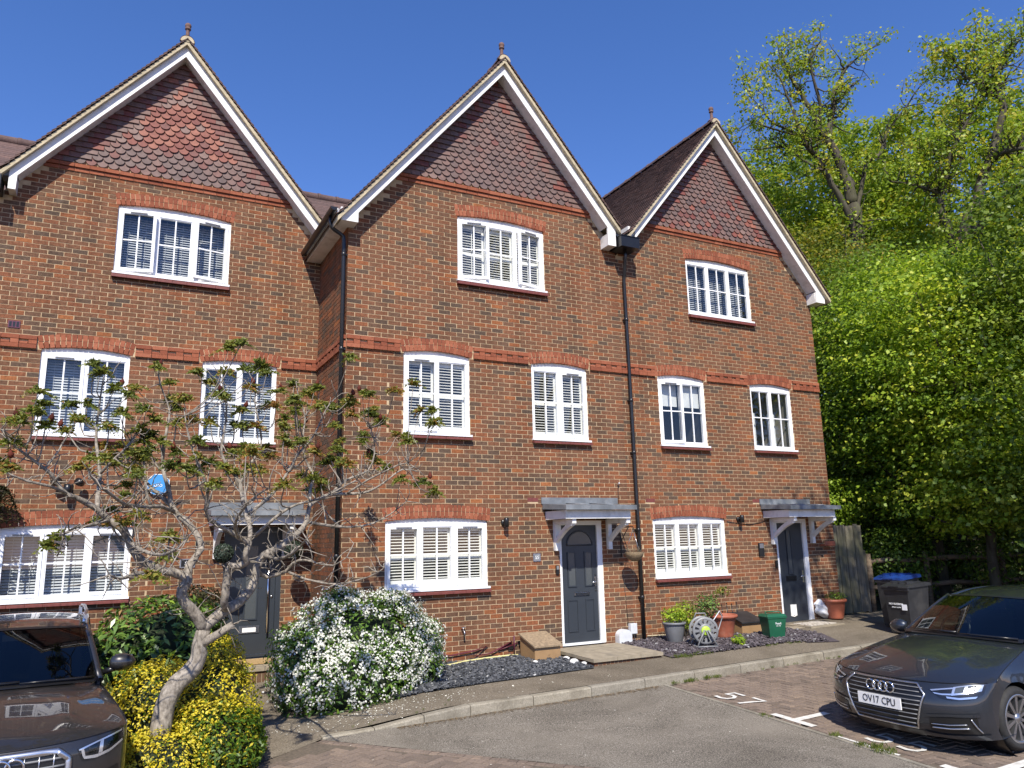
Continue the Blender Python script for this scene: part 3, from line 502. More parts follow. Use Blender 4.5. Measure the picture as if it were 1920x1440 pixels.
def gable(h, yp, xc, tone, seed):
    rr = random.Random(seed); z = 8.125; row = 0; n = 0
    while z < 10.34:
        half = (10.47-z-.02)/PITCH; inner = half-.42-.02*rr.random(); off = .0825 if row % 2 else 0
        k = int(half/.165)+2
        for i in range(-k, k+1):
            x = i*.165+off
            if abs(x) > half-.03: continue
            sc = abs(x) < inner and z < 9.93
            t = cl(rr.gauss(*tone(x, z, sc)), 0, 1)
            ms = FISH if sc else PLAIN
            put('gable_tile', ms[min(15, int(t*15.99))], h, (xc+x, yp-.012+rr.uniform(-.003, .003), z+.045), (rr.uniform(-.012, .012), rr.uniform(-.012, .012), 0)); n += 1
        z += .103; row += 1
    return n

def roof_slope(xc, xe, y0, y1, ztop, tiles, sgn):
    """courses of tiles from ridge to eave on one side of a gable"""
    mb = MB(); L = abs(xe-xc)/math.cos(math.atan(PITCH)); n = int(L/.1); c, s = math.cos(math.atan(PITCH)), math.sin(math.atan(PITCH))
    for i in range(n):
        d0 = i*.1; d1 = d0+.155
        def pt(d, up): return xc+sgn*(d*c+up*s), ztop-d*s+up*c
        xa, za = pt(d0, -.004); xb, zb = pt(d1, .024); xb2, zb2 = pt(d1, .012); xa2, za2 = pt(d0, -.02)
        ys = [y0, y1] if not tiles else [y0+(y1-y0)*k/tiles for k in range(tiles+1)]
        for a, b in zip(ys, ys[1:]):
            g = .0015 if tiles else 0; mb.tone = cl(random.gauss(.45, .2), 0, 1); jj = random.uniform(-.0025, .0025)
            mb.add([(xa, a+g, za), (xb, a+g, zb+jj), (xb, b-g, zb+jj), (xa, b-g, za), (xb2, a+g, zb2), (xb2, b-g, zb2), (xa2, a+g, za2), (xa2, b-g, za2)],
                   [(0, 1, 2, 3) if sgn < 0 else (3, 2, 1, 0), (1, 4, 5, 2), (0, 6, 4, 1), (3, 2, 5, 7)], False)
    return mb
def house(name, label, xl, xr, xc, yp, wins, door, singles, tone, seed, barge, cfg):
    h = thing('brick_house', label, 'house', ((xl+xr)/2, yp+.5, 0), 0, 'terrace of three gabled brick houses')
    top = lambda x: min(10.44-PITCH*abs(x-xc), 9.9+.6)
    # openings cut in the wall
    opens = [(w[0][0], w[0][1], w[1]-.03, w[6]+w[7]+.03) for w in wins]+[(door[0], door[1], -.04, door[2])]
    put('wall', wall_mesh(xl, xr, top, yp+.004, opens, breaks=(xc,)), h, (0, 0, 0))
    bl = []
    for w in wins:
        (x0, x1), z0, zt, edge, rise = w[0], w[1], w[2], w[6], w[7]; xm, hw = (x0+x1)/2, (x1-x0)/2+.042
        def f(za, zb, x0=x0, x1=x1, z0=z0, edge=edge, rise=rise, xm=xm, hw=hw):
            if zb < z0-.075 or za > edge+rise+.212: return None
            if za < z0-.02: return (x0-.02, x1+.02)
            if za < edge-.03: return (x0, x1)
            t = (za+.06-edge-.205)/rise
            if t <= 0: return (xm-hw-.02*min(1, (za-edge+.03)/.2), xm+hw+.02*min(1, (za-edge+.03)/.2))
            return (xm-hw*math.sqrt(max(0, 1-t)), xm+hw*math.sqrt(max(0, 1-t)))
        bl.append(f)
    bl.append(lambda za, zb: (door[0], door[1]) if za < door[2]-.01 and zb > -.02 else None)
    bl.append(lambda za, zb: (xl-1, xr+1) if za > 4.87 and zb < 5.107 else None)
    for ab in cfg.get('air', []): bl.append(lambda za, zb, ab=ab: (ab-.107, ab+.107) if za < 2.47 < zb else None)
    rects = courses(xl, xr, -.5, 8.0, lambda x: top(x)-.03, bl, seed)
    m = lambda u, d, z: (u, yp+d, z)
    lay_bricks(h, rects, m, lambda u, z: (u, yp, z), None, singles)
    # string course between the first floor arches
    segs = [xl]; 
    for w in sorted([w for w in wins if 3 < w[1] < 4], key=lambda w: w[0][0]): segs += [w[0][0]-.065, w[0][1]+.065]
    segs.append(xr)
    for a, b in zip(segs[::2], segs[1::2]): string_course(h, a, b, m, None)
    # gable: string of red tiles at its foot, hung tiles above
    half = (10.44-8.02)/PITCH; k = round(2*half/.225)
    for i in range(k):
        x = xc-half+(i+.5)*2*half/k
        for dz, dy in ((.0, -.018), (.068, -.045)): put('gable_string', random.choice(STRETCH_M), h, (x, yp+dy, 7.985+dz), None, (1, 1, .92))
    nt_ = gable(h, yp, xc, tone, seed)
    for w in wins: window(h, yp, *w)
    # barge boards, their soffits, verge, roof
    yb = yp-.27; zt = 10.64
    for side, sg in (('L', -1), ('R', 1)):
        pts = barge[side]
        low = pts['low']; poly = [(xc, 10.385), (low[0], 10.385-PITCH*abs(low[0]-xc))]+pts['foot']+[(pts['foot'][-1][0], zt-PITCH*abs(pts['foot'][-1][0]-xc)), (xc, zt)]
        mb = MB(); mb.prism(poly if sg > 0 else poly[::-1], yb, yb+.035); 
        put('barge_board', mb.mesh('barge board', 'barge paint'), h, (0, 0, 0))
        mb = MB(); a, b = (xc, 10.40), (low[0], 10.40-PITCH*abs(low[0]-xc))
        mb.add([(a[0], yb+.035, a[1]), (b[0], yb+.035, b[1]), (b[0], yp+.06, b[1]), (a[0], yp+.06, a[1]), (a[0], yb+.035, a[1]+.04), (b[0], yb+.035, b[1]+.04), (b[0], yp+.06, b[1]+.04), (a[0], yp+.06, a[1]+.04)],
                [(0, 1, 2, 3), (4, 7, 6, 5), (0, 4, 5, 1), (2, 6, 7, 3)], False)
        f0 = pts['foot'][0]; fx = sorted((pts['foot'][0][0], pts['foot'][1][0])); zf = pts['foot'][0][1]
        mb.box((fx[0]+.002, yb+.036, zf), (fx[1]-.002, yp+.004, zf+.24)); put('soffit', mb.mesh('soffit', 'white paint'), h, (0, 0, 0))
        xe = pts['eave']; mb = MB(); zz = lambda x, d: 10.70-d-PITCH*abs(x-xc)
        mb.hexa([(xc, yb-.075, zz(xc, .115)), (xe, yb-.075, zz(xe, .115)), (xe, yp+.1, zz(xe, .115)), (xc, yp+.1, zz(xc, .115)), (xc, yb-.075, zz(xc, .034)), (xe, yb-.075, zz(xe, .034)), (xe, yp+.1, zz(xe, .034)), (xc, yp+.1, zz(xc, .034))])
        vg = put('roof', roof_slope(xc, xe, yb-.10, cfg['back'], 10.70, cfg.get('tiles' if sg < 0 else 'tilesR', 0), sg).mesh('roof slope', 'roof tile'), h, (0, 0, 0))
        put('verge', mb.mesh('verge', 'verge mortar'), vg, (0, 0, 0))
    rl = cfg['back']-yb; k = int(rl/.46); rm = MB()
    rm.lathe([(.115, 0), (.125, .02), (.125, .06), (.112, .08), (.112, .455)], (0, 0, 0), 10, 'y', True, math.pi)
    rm.lathe([(.0, .001), (.11, .001)], (0, 0, 0), 10, 'y', False, math.pi); rmesh = rm.mesh('ridge tile', 'roof tile')
    for i in range(k): put('ridge_tile', rmesh, h, (xc, yb-.07+i*.46, 10.655))
    mb = MB(); mb.lathe([(.0, 0), (.115, 0), (.10, .05)], (0, 0, 0), 12, 'y', False, math.pi); put('ridge_end', mb.mesh('ridge end', 'verge mortar'), h, (xc, yb-.085, 10.63))
    mb = MB(); mb.tone = .9; mb.lathe([(.10, 0), (.075, .03), (.042, .05), (.034, .09), (.030, .2), (.034, .215), (.052, .225), (.052, .24), (.036, .25), (.05, .275), (.056, .3), (.048, .33), (.022, .352), (.0, .356)], (0, 0, 0), 16)
    put('finial', mb.mesh('finial', 'roof tile'), h, (xc, yb+.05, 10.735))
    for ab in cfg.get('air', []):
        mb = MB(); mb.box((-.106, -.001, -.034), (.106, .06, .034)); mb.tone = .1; put('air_brick', mb.mesh('air brick', 'sill tile'), h, (ab, yp, 2.466))
    return h

def canopy(h, yp, x0, x1, fx1, w0, w1, ds=.80):
    mb = MB(); yf = yp-ds
    mb.hexa([(x0, yf, 2.262), (x1, yf, 2.262), (x1, yp-.012, 2.30), (x0, yp-.012, 2.30), (x0, yf, 2.340), (x1, yf, 2.340), (x1, yp-.012, 2.395), (x0, yp-.012, 2.395)])
    mb.box((x0-.02, yp-.022, 2.396), (fx1, yp-.004, 2.505)); 
    for k in range(1, 3): x = x0+(x1-x0)*k/3; mb.tube([(x, yf+.01, 2.345), (x, yp-.03, 2.40)], .013, 6)
    c = put('canopy', mb.mesh('canopy', 'lead'), h, (0, 0, 0))
    mb = MB(); i = .06; iy = .115
    mb.box((x0+i, yf+iy, 2.118), (x1-i, yf+iy+.03, 2.261)); mb.box((x0+i, yf+iy+.03, 2.118), (x0+i+.03, yp-.004, 2.261)); mb.box((x1-i-.03, yf+iy+.03, 2.118), (x1-i, yp-.004, 2.261)); mb.box((x0+i+.03, yf+iy+.03, 2.16), (x1-i-.03, yp-.004, 2.18))
    put('fascia', mb.mesh('fascia', 'white paint'), c, (0, 0, 0))
    for b0 in (w0, w1):
        mb = MB(); b1 = b0+.08
        mb.box((b0, yp-.075, 1.59), (b1, yp-.001, 2.117)); mb.box((b0+.001, yf+.15, 2.04), (b1-.001, yp-.076, 2.1165))
        n = 8; pts = []
        for k in range(n+1):
            t = k/n; y = yp-.07-t*(ds-.27); z = 1.76+.29*t+.035*math.sin(math.pi*t)
            pts.append((y, z))
        for (ya, za), (yc, zc) in zip(pts, pts[1:]):
            mb.hexa([(b0+.006, ya, za-.045), (b1-.006, ya, za-.045), (b1-.006, yc, zc-.045), (b0+.006, yc, zc-.045), (b0+.006, ya, za+.035), (b1-.006, ya, za+.035), (b1-.006, yc, zc+.035), (b0+.006, yc, zc+.035)])
        put('bracket', mb.mesh('bracket', 'white paint'), c, (0, 0, 0))
    return c

def door(h, yp, x0, x1, zt, leaf, frame_mat, style):
    mb = MB(); f0, f1 = leaf; ya, yb = yp+.02, yp+.11; lt = zt-(f0-x0)-.02
    mb.box((x0, ya, -.01), (f0, yb, zt)); mb.box((f1, ya, -.01), (x1, yb, zt)); mb.box((f0, ya, lt), (f1, yb, zt)); mb.box((f0, ya+.001, -.012), (f1, yb-.001, .026))
    fr = put('door_frame', mb.mesh('door frame', frame_mat), h, (0, 0, 0))
    mb = MB(); y = yp+.055; e = .003; mb.box((f0+e, y, .03), (f1-e, y+.045, lt-e))
    mb2 = MB(); mb2.box((f0, y+.05, .026), (f1, y+.9, lt)); 
    def frame(a, b, z0, z1, w=.018, d=.012): 
        mb.box((a, y-d, z0), (a+w, y+.001, z1)); mb.box((b-w, y-d, z0), (b, y+.001, z1)); mb.box((a+w, y-d, z0), (b-w, y+.001, z0+w)); mb.box((a+w, y-d, z1-w), (b-w, y+.001, z1))
    gl = MB()
    def light(a, b, z0, z1): frame(a, b, z0, z1, .022, .016); gl.box((a+.022, y-.004, z0+.022), (b-.022, y+.0, z1-.022), ('k',))
    if style == 'mid':
        light(7.165, 7.345, .96, 1.56); light(7.515, 7.69, .96, 1.56); frame(7.15, 7.36, .205, .745); frame(7.515, 7.695, .205, .745)
        cx, cz, r = 7.43, 1.675, .265; arc = [(cx+r*math.cos(math.pi*i/16), cz+.245*math.sin(math.pi*i/16)) for i in range(17)]
        mb.tube([(p[0], y-.004, p[1]) for p in arc]+[(cx-r, y-.004, cz), (cx+r, y-.004, cz)], .014, 6); gl.prism([(cx+(p[0]-cx)*.93, cz+(p[1]-cz)*.93) for p in arc][::-1], y-.005, y+.002)
    elif style == 'right': light(12.485, 12.635, .975, 1.88)
    else:
        light(2.04, 2.265, .575, 1.80)
    d = put('door', mb.mesh('door', 'door paint'), h, (0, 0, 0)); put('door_glass', gl.mesh('door glass', 'frosted glass'), d, (0, 0, 0))
    def sub(n, mbx, mt): return put(n, mbx.mesh(n, mt), d, (0, 0, 0))
    q = MB()
    if style == 'mid':
        q.box((7.28, y-.012, .80), (7.595, y-.0, .872)); q.box((7.295, y-.02, .815), (7.58, y-.012, .857)); sub('letter_box', q, 'chrome')
        q = MB(); q.box((7.715, y-.012, .92), (7.75, y, 1.12)); q.tube([(7.735, y-.012, 1.03), (7.735, y-.055, 1.03), (7.63, y-.058, 1.025)], .011, 8); sub('handle', q, 'chrome')
        q = MB(); q.lathe([(0, -.01), (.012, -.01), (.012, 0)], (7.735, y, 1.15), 10, 'y'); q.lathe([(0, -.01), (.015, -.01), (.015, 0)], (7.735, y, .88), 10, 'y'); sub('lock', q, 'black plastic')
    elif style == 'right':
        q.box((12.405, y-.018, .845), (12.68, y, .945)); q.box((12.43, y-.03, .875), (12.655, y-.018, .93)); sub('letter_box', q, 'black plastic')
        q = MB(); q.box((12.448, y-.012, .16), (12.612, y, .372)); q.tube([(12.448, y-.006, .16), (12.53, y-.006, .135), (12.612, y-.006, .16)], .012, 6); cf_ = sub('cat_flap', q, 'cream shutter')
        q = MB(); q.box((12.47, y-.016, .185), (12.59, y-.012, .345)); sub('flap', q, 'white upvc')
        q = MB(); q.box((12.865, y-.012, .80), (12.90, y, 1.04)); q.tube([(12.88, y-.012, .93), (12.88, y-.055, .93), (12.76, y-.058, .925)], .011, 8); sub('handle', q, 'chrome')
    else:
        q.box((1.985, y-.012, .365), (2.31, y, .485)); sub('letter_box', q, 'steel'); q = MB(); q.box((2.04, y-.016, .385), (2.255, y-.012, .455)); sub('letter_notice', q, 'white print')
        q = MB(); q.tube([(2.42, y-.07, .36), (2.415, y-.07, 1.62)], .016, 10)
        for z in (.46, 1.5): q.tube([(2.42, y-.07, z), (2.42, y, z)], .012, 8)
        sub('pull_bar', q, 'chrome'); q = MB(); q.lathe([(0, -.012), (.02, -.012), (.02, 0)], (2.49, y, .94), 12, 'y'); sub('lock', q, 'steel')
    return d

def pipe(h, pts, clips, r=.034, mat='black plastic', name='downpipe'):
    mb = MB(); mb.tube(pts, r, 12); p = put(name, mb.mesh(name, mat), h, (0, 0, 0))
    for (x, y, z, dx, dy) in clips:
        c = MB(); c.lathe([(r+.001, -.03), (r+.007, -.025), (r+.007, .025), (r+.001, .03)], (x, y, z), 14); c.box((x-(.05 if not dx else 0), y+.0, z-.014), (x+(.05 if not dx else .07), y+.06, z+.014)); put('pipe_clip', c.mesh('pipe clip', mat), p, (0, 0, 0))
    return p

GF = lambda a, b: dict(z=(1.035, 2.085))
def wspec(w, lvl, nl, kind, sash, ratios=None, swing=None):
    z0, zt, e, r = {'g': (1.055, 2.085, 2.105, .06), 'f': (3.545, 4.845, 4.885, .068), 'u': (6.305, 7.455, 7.485, .072)}[lvl]
    return (w, z0, zt, nl, kind, sash, e, r, .045 if lvl != 'u' else .06, ratios, swing)
# ---- middle house
def tone_mid(x, z, sc): return ((.36 if sc else .50), .12 if sc else .17) if abs(x) < 1.2 else (.55 if not sc else .40, .15)
mid = house('mid', 'middle gabled brick house, number 55, with an arched light in its grey door', 3.13, 8.49, 5.937, 0,
    [wspec((3.82, 5.60), 'g', 3, 'shutter', (0, 2)), wspec((4.105, 5.305), 'f', 2, 'shutter', (0,), swing={0: .09}), wspec((6.517, 7.705), 'f', 2, 'shutter', (1,)),
     wspec((5.09, 6.865), 'u', 3, 'shutter', (0, 2), swing={0: .2, 2: -.2})], (6.985, 7.89, 2.10), 300, tone_mid, 3,
    {'L': dict(low=(3.215,), foot=[(3.215, 6.92), (2.935, 6.92)], eave=2.86), 'R': dict(low=(8.15,), foot=[(8.15, 7.345), (8.33, 7.345)], eave=8.40)}, dict(back=6.2, air=[6.48], tilesR=0))
door(mid, 0, 6.985, 7.89, 2.10, (7.04, 7.785), 'white upvc', 'mid'); canopy(mid, 0, 6.66, 8.10, 8.25, 6.865, 7.973)
# side wall facing the left house
def side_map(u, d, z): return (3.13+d, u, z)
sd = MB(); sd.add([(3.138, 0, -.5), (3.138, 2.6, -.5), (3.138, 2.6, 7.1), (3.138, 0, 7.1)], [(0, 3, 2, 1)], False); put('side_wall', sd.mesh('side wall', 'mortar'), mid, (0, 0, 0))
rs = courses(.005, 2.2, -.5, 7.0, None, [lambda a, b: (-1, 9) if a > 4.87 and b < 5.107 else None], 5)
mb = MB()
for r_ in rs:
    mb.tone = brick_tone(); e0 = len(mb.f); brick_faces(mb, *r_, side_map)
    for i in range(e0, len(mb.f)): mb.f[i] = mb.f[i][::-1]
stuff(put('brickwork', mb.mesh('side brickwork', 'brick'), mid, (0, 0, 0)))
for i in range(9):
    y = .12+i*.225
    for dz, ww in ((.036, -.036), (.176, -.036)): put('string_brick', random.choice(STRETCH_M), mid, (3.13+ww, y, 4.878+dz), (0, 0, R(-90)))
    for k in (0, 1): put('string_header', random.choice(HEAD_M if k else HEADS_M), mid, (3.100, y+(k-.5)*.1125, 4.878+.106-(0 if k else .0155)), (0, 0, R(-90)))
mb = MB(); mb.box((2.895, -.232, 6.955), (3.135, 2.0, 6.97)); mb.box((2.875, -.232, 6.95), (2.894, 2.0, 7.12)); put('eaves', mb.mesh('eaves', 'white paint'), mid, (0, 0, 0))
mb = MB(); mb.lathe([(.056, -.27), (.056, 2.0)], (0, 0, 0), 12, 'y', True, math.pi); mb.lathe([(.05, 2.0), (.05, -.27)], (0, 0, 0), 12, 'y', True, math.pi); mb.lathe([(0, -.27), (.057, -.27)], (0, 0, 0), 12, 'y', False, math.pi)
mb.v = [(-a, b, -c) for a, b, c in mb.v]; gut = put('gutter', mb.mesh('gutter', 'black plastic'), mid, (2.815, 0, 7.12))
for y in (.0, .5, 1.3): q = MB(); q.lathe([(.06, -.02), (.06, .02)], (0, 0, 0), 12, 'y', True, math.pi); q.v = [(-a, b, -c) for a, b, c in q.v]; put('gutter_joint', q.mesh('gutter joint', 'black plastic'), gut, (2.815, y, 7.12))
pipe(mid, [(2.83, .02, 7.08), (2.83, .02, 6.96), (2.845, .02, 6.90), (2.90, .025, 6.85), (3.00, .03, 6.80), (3.05, .03, 6.76), (3.065, .03, 6.68), (3.065, .03, -.3)], [(3.065, .03, z, 1, 0) for z in (6.45, 4.85, 3.2, 1.6)])
# hopper and pipe in the valley to the right house
mb = MB(); mb.prism([(8.365, 7.325), (8.80, 7.325), (8.80, 7.535), (8.365, 7.535)], -.40, -.004); mb.box((8.35, -.415, 7.536), (8.815, -.004, 7.55)); put('hopper', mb.mesh('hopper', 'black plastic'), mid, (0, 0, 0))
pipe(mid, [(8.59, -.20, 7.33), (8.59, -.20, 7.22), (8.60, -.16, 7.1), (8.62, -.09, 6.85), (8.625, -.06, 6.75), (8.632, -.06, 6.0), (8.645, -.06, 4), (8.655, -.06, 2), (8.66, -.06, -.25)], [(8.633, -.06, 5.95, 0, 0), (8.644, -.06, 4.35, 0, 0), (8.646, -.06, 3.35, 0, 0), (8.654, -.06, 1.92, 0, 0), (8.658, -.06, .72, 0, 0)])
mb = MB(); mb.tube([(8.40, -.13, 7.56), (8.78, -.13, 7.56)], .03, 6); mb.hexa([(8.33, -.25, 7.60), (8.44, -.25, 7.552), (8.44, -.02, 7.552), (8.33, -.02, 7.60), (8.33, -.25, 7.72), (8.45, -.25, 7.56), (8.45, -.02, 7.56), (8.33, -.02, 7.72)]); mb.hexa([(8.72, -.25, 7.552), (8.82, -.25, 7.60), (8.82, -.02, 7.60), (8.72, -.02, 7.552), (8.71, -.25, 7.56), (8.82, -.25, 7.72), (8.82, -.02, 7.72), (8.71, -.02, 7.56)]); put('valley_lead', mb.mesh('valley lead', 'lead'), mid, (0, 0, 0))
# fittings on the middle house
def wall_lamp(h, x, y, z):
    mb = MB(); mb.lathe([(.0, 0), (.055, 0), (.055, -.03), (.05, -.04), (0, -.04)], (x, y, z), 18, 'y'); mb.tube([(x, y-.04, z+.005), (x, y-.09, z+.0)], .022, 10)
    mb.lathe([(.0, .085), (.036, .08), (.042, .04), (.042, -.07), (.03, -.075), (0, -.06)], (x, y-.11, z), 16); return put('wall_lamp', mb.mesh('wall lamp', 'black plastic'), h, (0, 0, 0))
wall_lamp(mid, 5.90, 0, 2.08)
mb = MB(); mb.box((6.452, -.012, 1.42), (6.594, .0, 1.552)); mb.box((6.452, -.014, 1.42), (6.594, -.012, 1.432)); pl = put('number_plaque', mb.mesh('number plaque', 'steel'), mid, (0, 0, 0), label='grey framed plaque reading 55')
mb = MB(); mb.box((6.468, -.016, 1.436), (6.578, -.0125, 1.536)); put('plaque_face', mb.mesh('plaque face', 'lead'), pl, (0, 0, 0)); put('lettering', text_mesh('55', .075, 'white print'), pl, (6.523, -.018, 1.484), (R(90), 0, 0))
mb = MB(); mb.box((6.89, -.03, 1.19), (6.95, -.001, 1.34)); db = put('door_bell', mb.mesh('door bell', 'black plastic'), mid, (0, 0, 0)); mb = MB(); mb.box((6.897, -.033, 1.27), (6.943, -.03, 1.332)); put('bell_face', mb.mesh('bell face', 'grey plastic'), db, (0, 0, 0))
mb = MB(); mb.prism([(8.07, -.04), (8.345, -.04), (8.345, .09)]+[(8.2075+.1375*math.cos(math.pi*i/12), .09+.105*math.sin(math.pi*i/12)) for i in range(13)]+[(8.07, .09)], -.13, -.001); put('flue_guard', mb.mesh('flue guard', 'pale box'), mid, (0, 0, 0), label='pale domed box low beside the step')
mb = MB(); mb.box((8.365, -.07, .10), (8.505, -.001, .277)); mb.box((8.37, -.075, .108), (8.50, -.07, .27)); put('socket_box', mb.mesh('socket box', 'pale box'), mid, (0, 0, 0))
mb = MB(); mb.tube([(8.44, -.05, .10), (8.46, -.04, .0), (8.40, -.05, -.05), (8.30, -.06, -.06)], .006, 6); mb.tube([(8.275, -.008, 2.39), (8.28, -.008, 2.75)], .004, 6); mb.tube([(8.31, -.008, 1.0), (8.36, -.008, .28)], .004, 6); put('cable', mb.mesh('cable', 'cable black'), mid, (0, 0, 0))
mb = MB(); mb.tube([(8.281, -.01, 2.75), (8.283, -.05, 2.78), (8.27, -.07, 2.77)], .012, 8); put('wall_socket', mb.mesh('wall socket', 'white print'), mid, (0, 0, 0))
mb = MB(); mb.tube([(5.125, 0, .38), (5.125, -.07, .385), (5.125, -.085, .36), (5.125, -.085, .30)], .014, 8); mb.tube([(5.125, -.04, .385), (5.125, -.04, .43)], .008, 6); mb.box((5.09, -.05, .428), (5.16, -.03, .44)); put('garden_tap', mb.mesh('tap', 'steel'), mid, (0, 0, 0))
mb = MB(); mb.tube([(6.04, -.03, -.02), (6.04, -.03, .24)], .012, 8); put('waste_pipe', mb.mesh('waste pipe', 'plum plastic'), mid, (0, 0, 0))
mb = MB(); mb.box((5.93, -.04, .03), (6.02, -.005, .08)); mb.box((6.30, -.05, -.02), (6.36, -.005, .12)); put('pipe_fitting', mb.mesh('pipe fitting', 'black plastic'), mid, (0, 0, 0))
# ---- right house
def tone_right(x, z, sc): return ((.40 if sc else .56), .15 if sc else .16) if z > 8.7 else (.46 if sc else .52, .22)
rgt = house('right', 'right-hand gabled brick house at the end of the terrace, beside the trees', 8.49, 13.86, 11.117, 0,
    [wspec((9.04, 10.82), 'g', 3, 'shutter', ()), wspec((9.355, 10.545), 'f', 2, 'roller', (0,), swing={0: .10}), wspec((11.785, 12.98), 'f', 2, 'nets', ()), wspec((10.27, 12.04), 'u', 3, 'blind', ())], (12.16, 13.07, 2.10), 300, tone_right, 11,
    {'L': dict(low=(8.70,), foot=[(8.66, 7.60), (8.81, 7.57)][:1]+[(8.80, 7.56)], eave=8.58), 'R': dict(low=(13.79,), foot=[(13.77, 6.90), (14.045, 6.90)], eave=14.15)}, dict(back=6.2, air=[9.01, 11.71], tiles=38))
door(rgt, 0, 12.16, 13.07, 2.10, (12.225, 12.955), 'white upvc', 'right'); canopy(rgt, 0, 11.80, 13.22, 13.22, 12.02, 13.14, .80)
sd = MB(); sd.add([(13.852, 0, -.5), (13.852, 7, -.5), (13.852, 7, 7.2), (13.852, 0, 7.2)], [(0, 1, 2, 3)], False); put('side_wall', sd.mesh('end wall', 'mortar'), rgt, (0, 0, 0))
mb = MB()
for r_ in courses(.005, 6.9, -.5, 7.1, None, [], 9): mb.tone = brick_tone(); brick_faces(mb, *r_, lambda u, d, z: (13.86-d, u, z))
stuff(put('brickwork', mb.mesh('end brickwork', 'brick'), rgt, (0, 0, 0)))
mb = MB(); mb.box((13.87, -.232, 6.93), (14.03, 6, 6.945)); mb.box((14.03, -.232, 6.93), (14.05, 6, 7.1)); put('eaves', mb.mesh('eaves', 'white paint'), rgt, (0, 0, 0))
mb = MB(); mb.lathe([(.056, -.27), (.056, 6)], (0, 0, 0), 12, 'y', True, math.pi); mb.lathe([(0, -.27), (.057, -.27)], (0, 0, 0), 12, 'y', False, math.pi); mb.v = [(-a, b, -c) for a, b, c in mb.v]; put('gutter', mb.mesh('gutter', 'black plastic'), rgt, (14.11, 0, 7.09))
pipe(rgt, [(14.09, .35, 7.04), (14.09, .35, 6.9), (14.0, .35, 6.75), (13.92, .35, 6.6), (13.92, .35, 6.2)], [])
wall_lamp(rgt, 11.17, 0, 2.10)
mb = MB(); mb.box((11.645, -.03, 1.36), (11.78, -.001, 1.622)); kp = put('entry_panel', mb.mesh('entry panel', 'black plastic'), rgt, (0, 0, 0)); mb = MB(); mb.box((11.66, -.036, 1.52), (11.765, -.03, 1.61)); put('plaque_face', mb.mesh('panel face', 'steel'), kp, (0, 0, 0))
mb = MB(); mb.box((12.07, -.03, 1.12), (12.13, -.001, 1.27)); put('door_bell', mb.mesh('door bell', 'black plastic'), rgt, (0, 0, 0))
mb = MB(); mb.tube([(10.86, -.012, 2.06), (11.15, -.012, 2.02), (11.45, -.012, 1.995), (11.75, -.012, 2.03), (12.02, -.012, 2.1)], .006, 6); put('cable', mb.mesh('cable', 'cable black'), rgt, (0, 0, 0))
mb = MB(); mb.box((13.40, -.16, 1.53), (13.70, -.001, 1.56)); mb.box((13.40, -.16, 1.56), (13.70, -.145, 1.62)); put('wall_trough', mb.mesh('wall trough', 'terracotta'), rgt, (0, 0, 0))
# ---- left house, set back
YL = 1.96
def tone_left(x, z, sc):
    if not sc: return (.55, .15)
    return (.86, .10) if (abs(x+.15) < 1.5-.6*abs(z-9.0) and z > 8.55) else (.40+.12*(z > 8.7), .24)
lft = house('left', 'left-hand gabled brick house set back, with a long steel bar on its door', -2.7, 3.13, .571, YL,
    [wspec((-1.49, .30), 'g', 3, 'blind', (0, 2)), wspec((-1.185, .07), 'f', 2, 'blind', (0,)), wspec((1.18, 2.42), 'f', 2, 'blind', ()), wspec((-.29, 1.52), 'u', 3, 'blind', (0, 2), swing={0: .16, 2: -.2})], (1.69, 2.63, 2.10), 300, tone_left, 17,
    {'L': dict(low=(-1.73,), foot=[(-1.735, 7.36), (-1.84, 7.36)], eave=-1.96), 'R': dict(low=(3.02,), foot=[(3.03, 7.40), (3.12, 7.42)], eave=3.12)}, dict(back=6.2))
door(lft, YL, 1.69, 2.63, 2.10, (1.76, 2.545), 'door paint', 'left'); canopy(lft, YL, 1.37, 2.89, 2.96, 1.51, 2.62)
mb = MB(); mb.box((-2.35, YL-.40, 7.30), (-1.92, YL-.004, 7.53)); put('hopper', mb.mesh('hopper', 'black plastic'), lft, (0, 0, 0))
mb = MB(); mb.hexa([(-2.0, YL-.25, 7.552), (-1.75, YL-.25, 7.60), (-1.75, YL-.02, 7.60), (-2.0, YL-.02, 7.552), (-2.02, YL-.25, 7.56), (-1.75, YL-.25, 7.78), (-1.75, YL-.02, 7.78), (-2.02, YL-.02, 7.56)]); put('valley_lead', mb.mesh('valley lead', 'lead'), lft, (0, 0, 0))
mb = MB(); mb.box((-1.66, YL-.012, 5.19), (-1.50, YL, 5.30)); vt = put('wall_vent', mb.mesh('wall vent', 'plum plastic'), lft, (0, 0, 0))
mb = MB()
for k in range(3): mb.box((-1.645+k*.048, YL-.014, 5.205), (-1.612+k*.048, YL-.0125, 5.285))
put('vent_slot', mb.mesh('vent slot', 'black plastic'), vt, (0, 0, 0))
oc = [(.17*math.cos(R(22.5+45*i)), .17*math.sin(R(22.5+45*i))) for i in range(8)]
mb = MB(); mb.prism([(a*1.06, b*1.06) for a, b in oc], -.06, 0); ab = put('alarm_box', mb.mesh('alarm box', 'white print'), lft, (.62, YL, 2.79), label='blue eight-sided alarm box')
mb = MB(); mb.prism(oc, -.066, -.0605); put('alarm_face', mb.mesh('alarm face', 'blue enamel'), ab, (.62, YL, 2.79))
put('lettering', text_mesh('oio', .10, 'plate white'), ab, (.62, YL-.068, 2.78), (R(90), 0, 0))
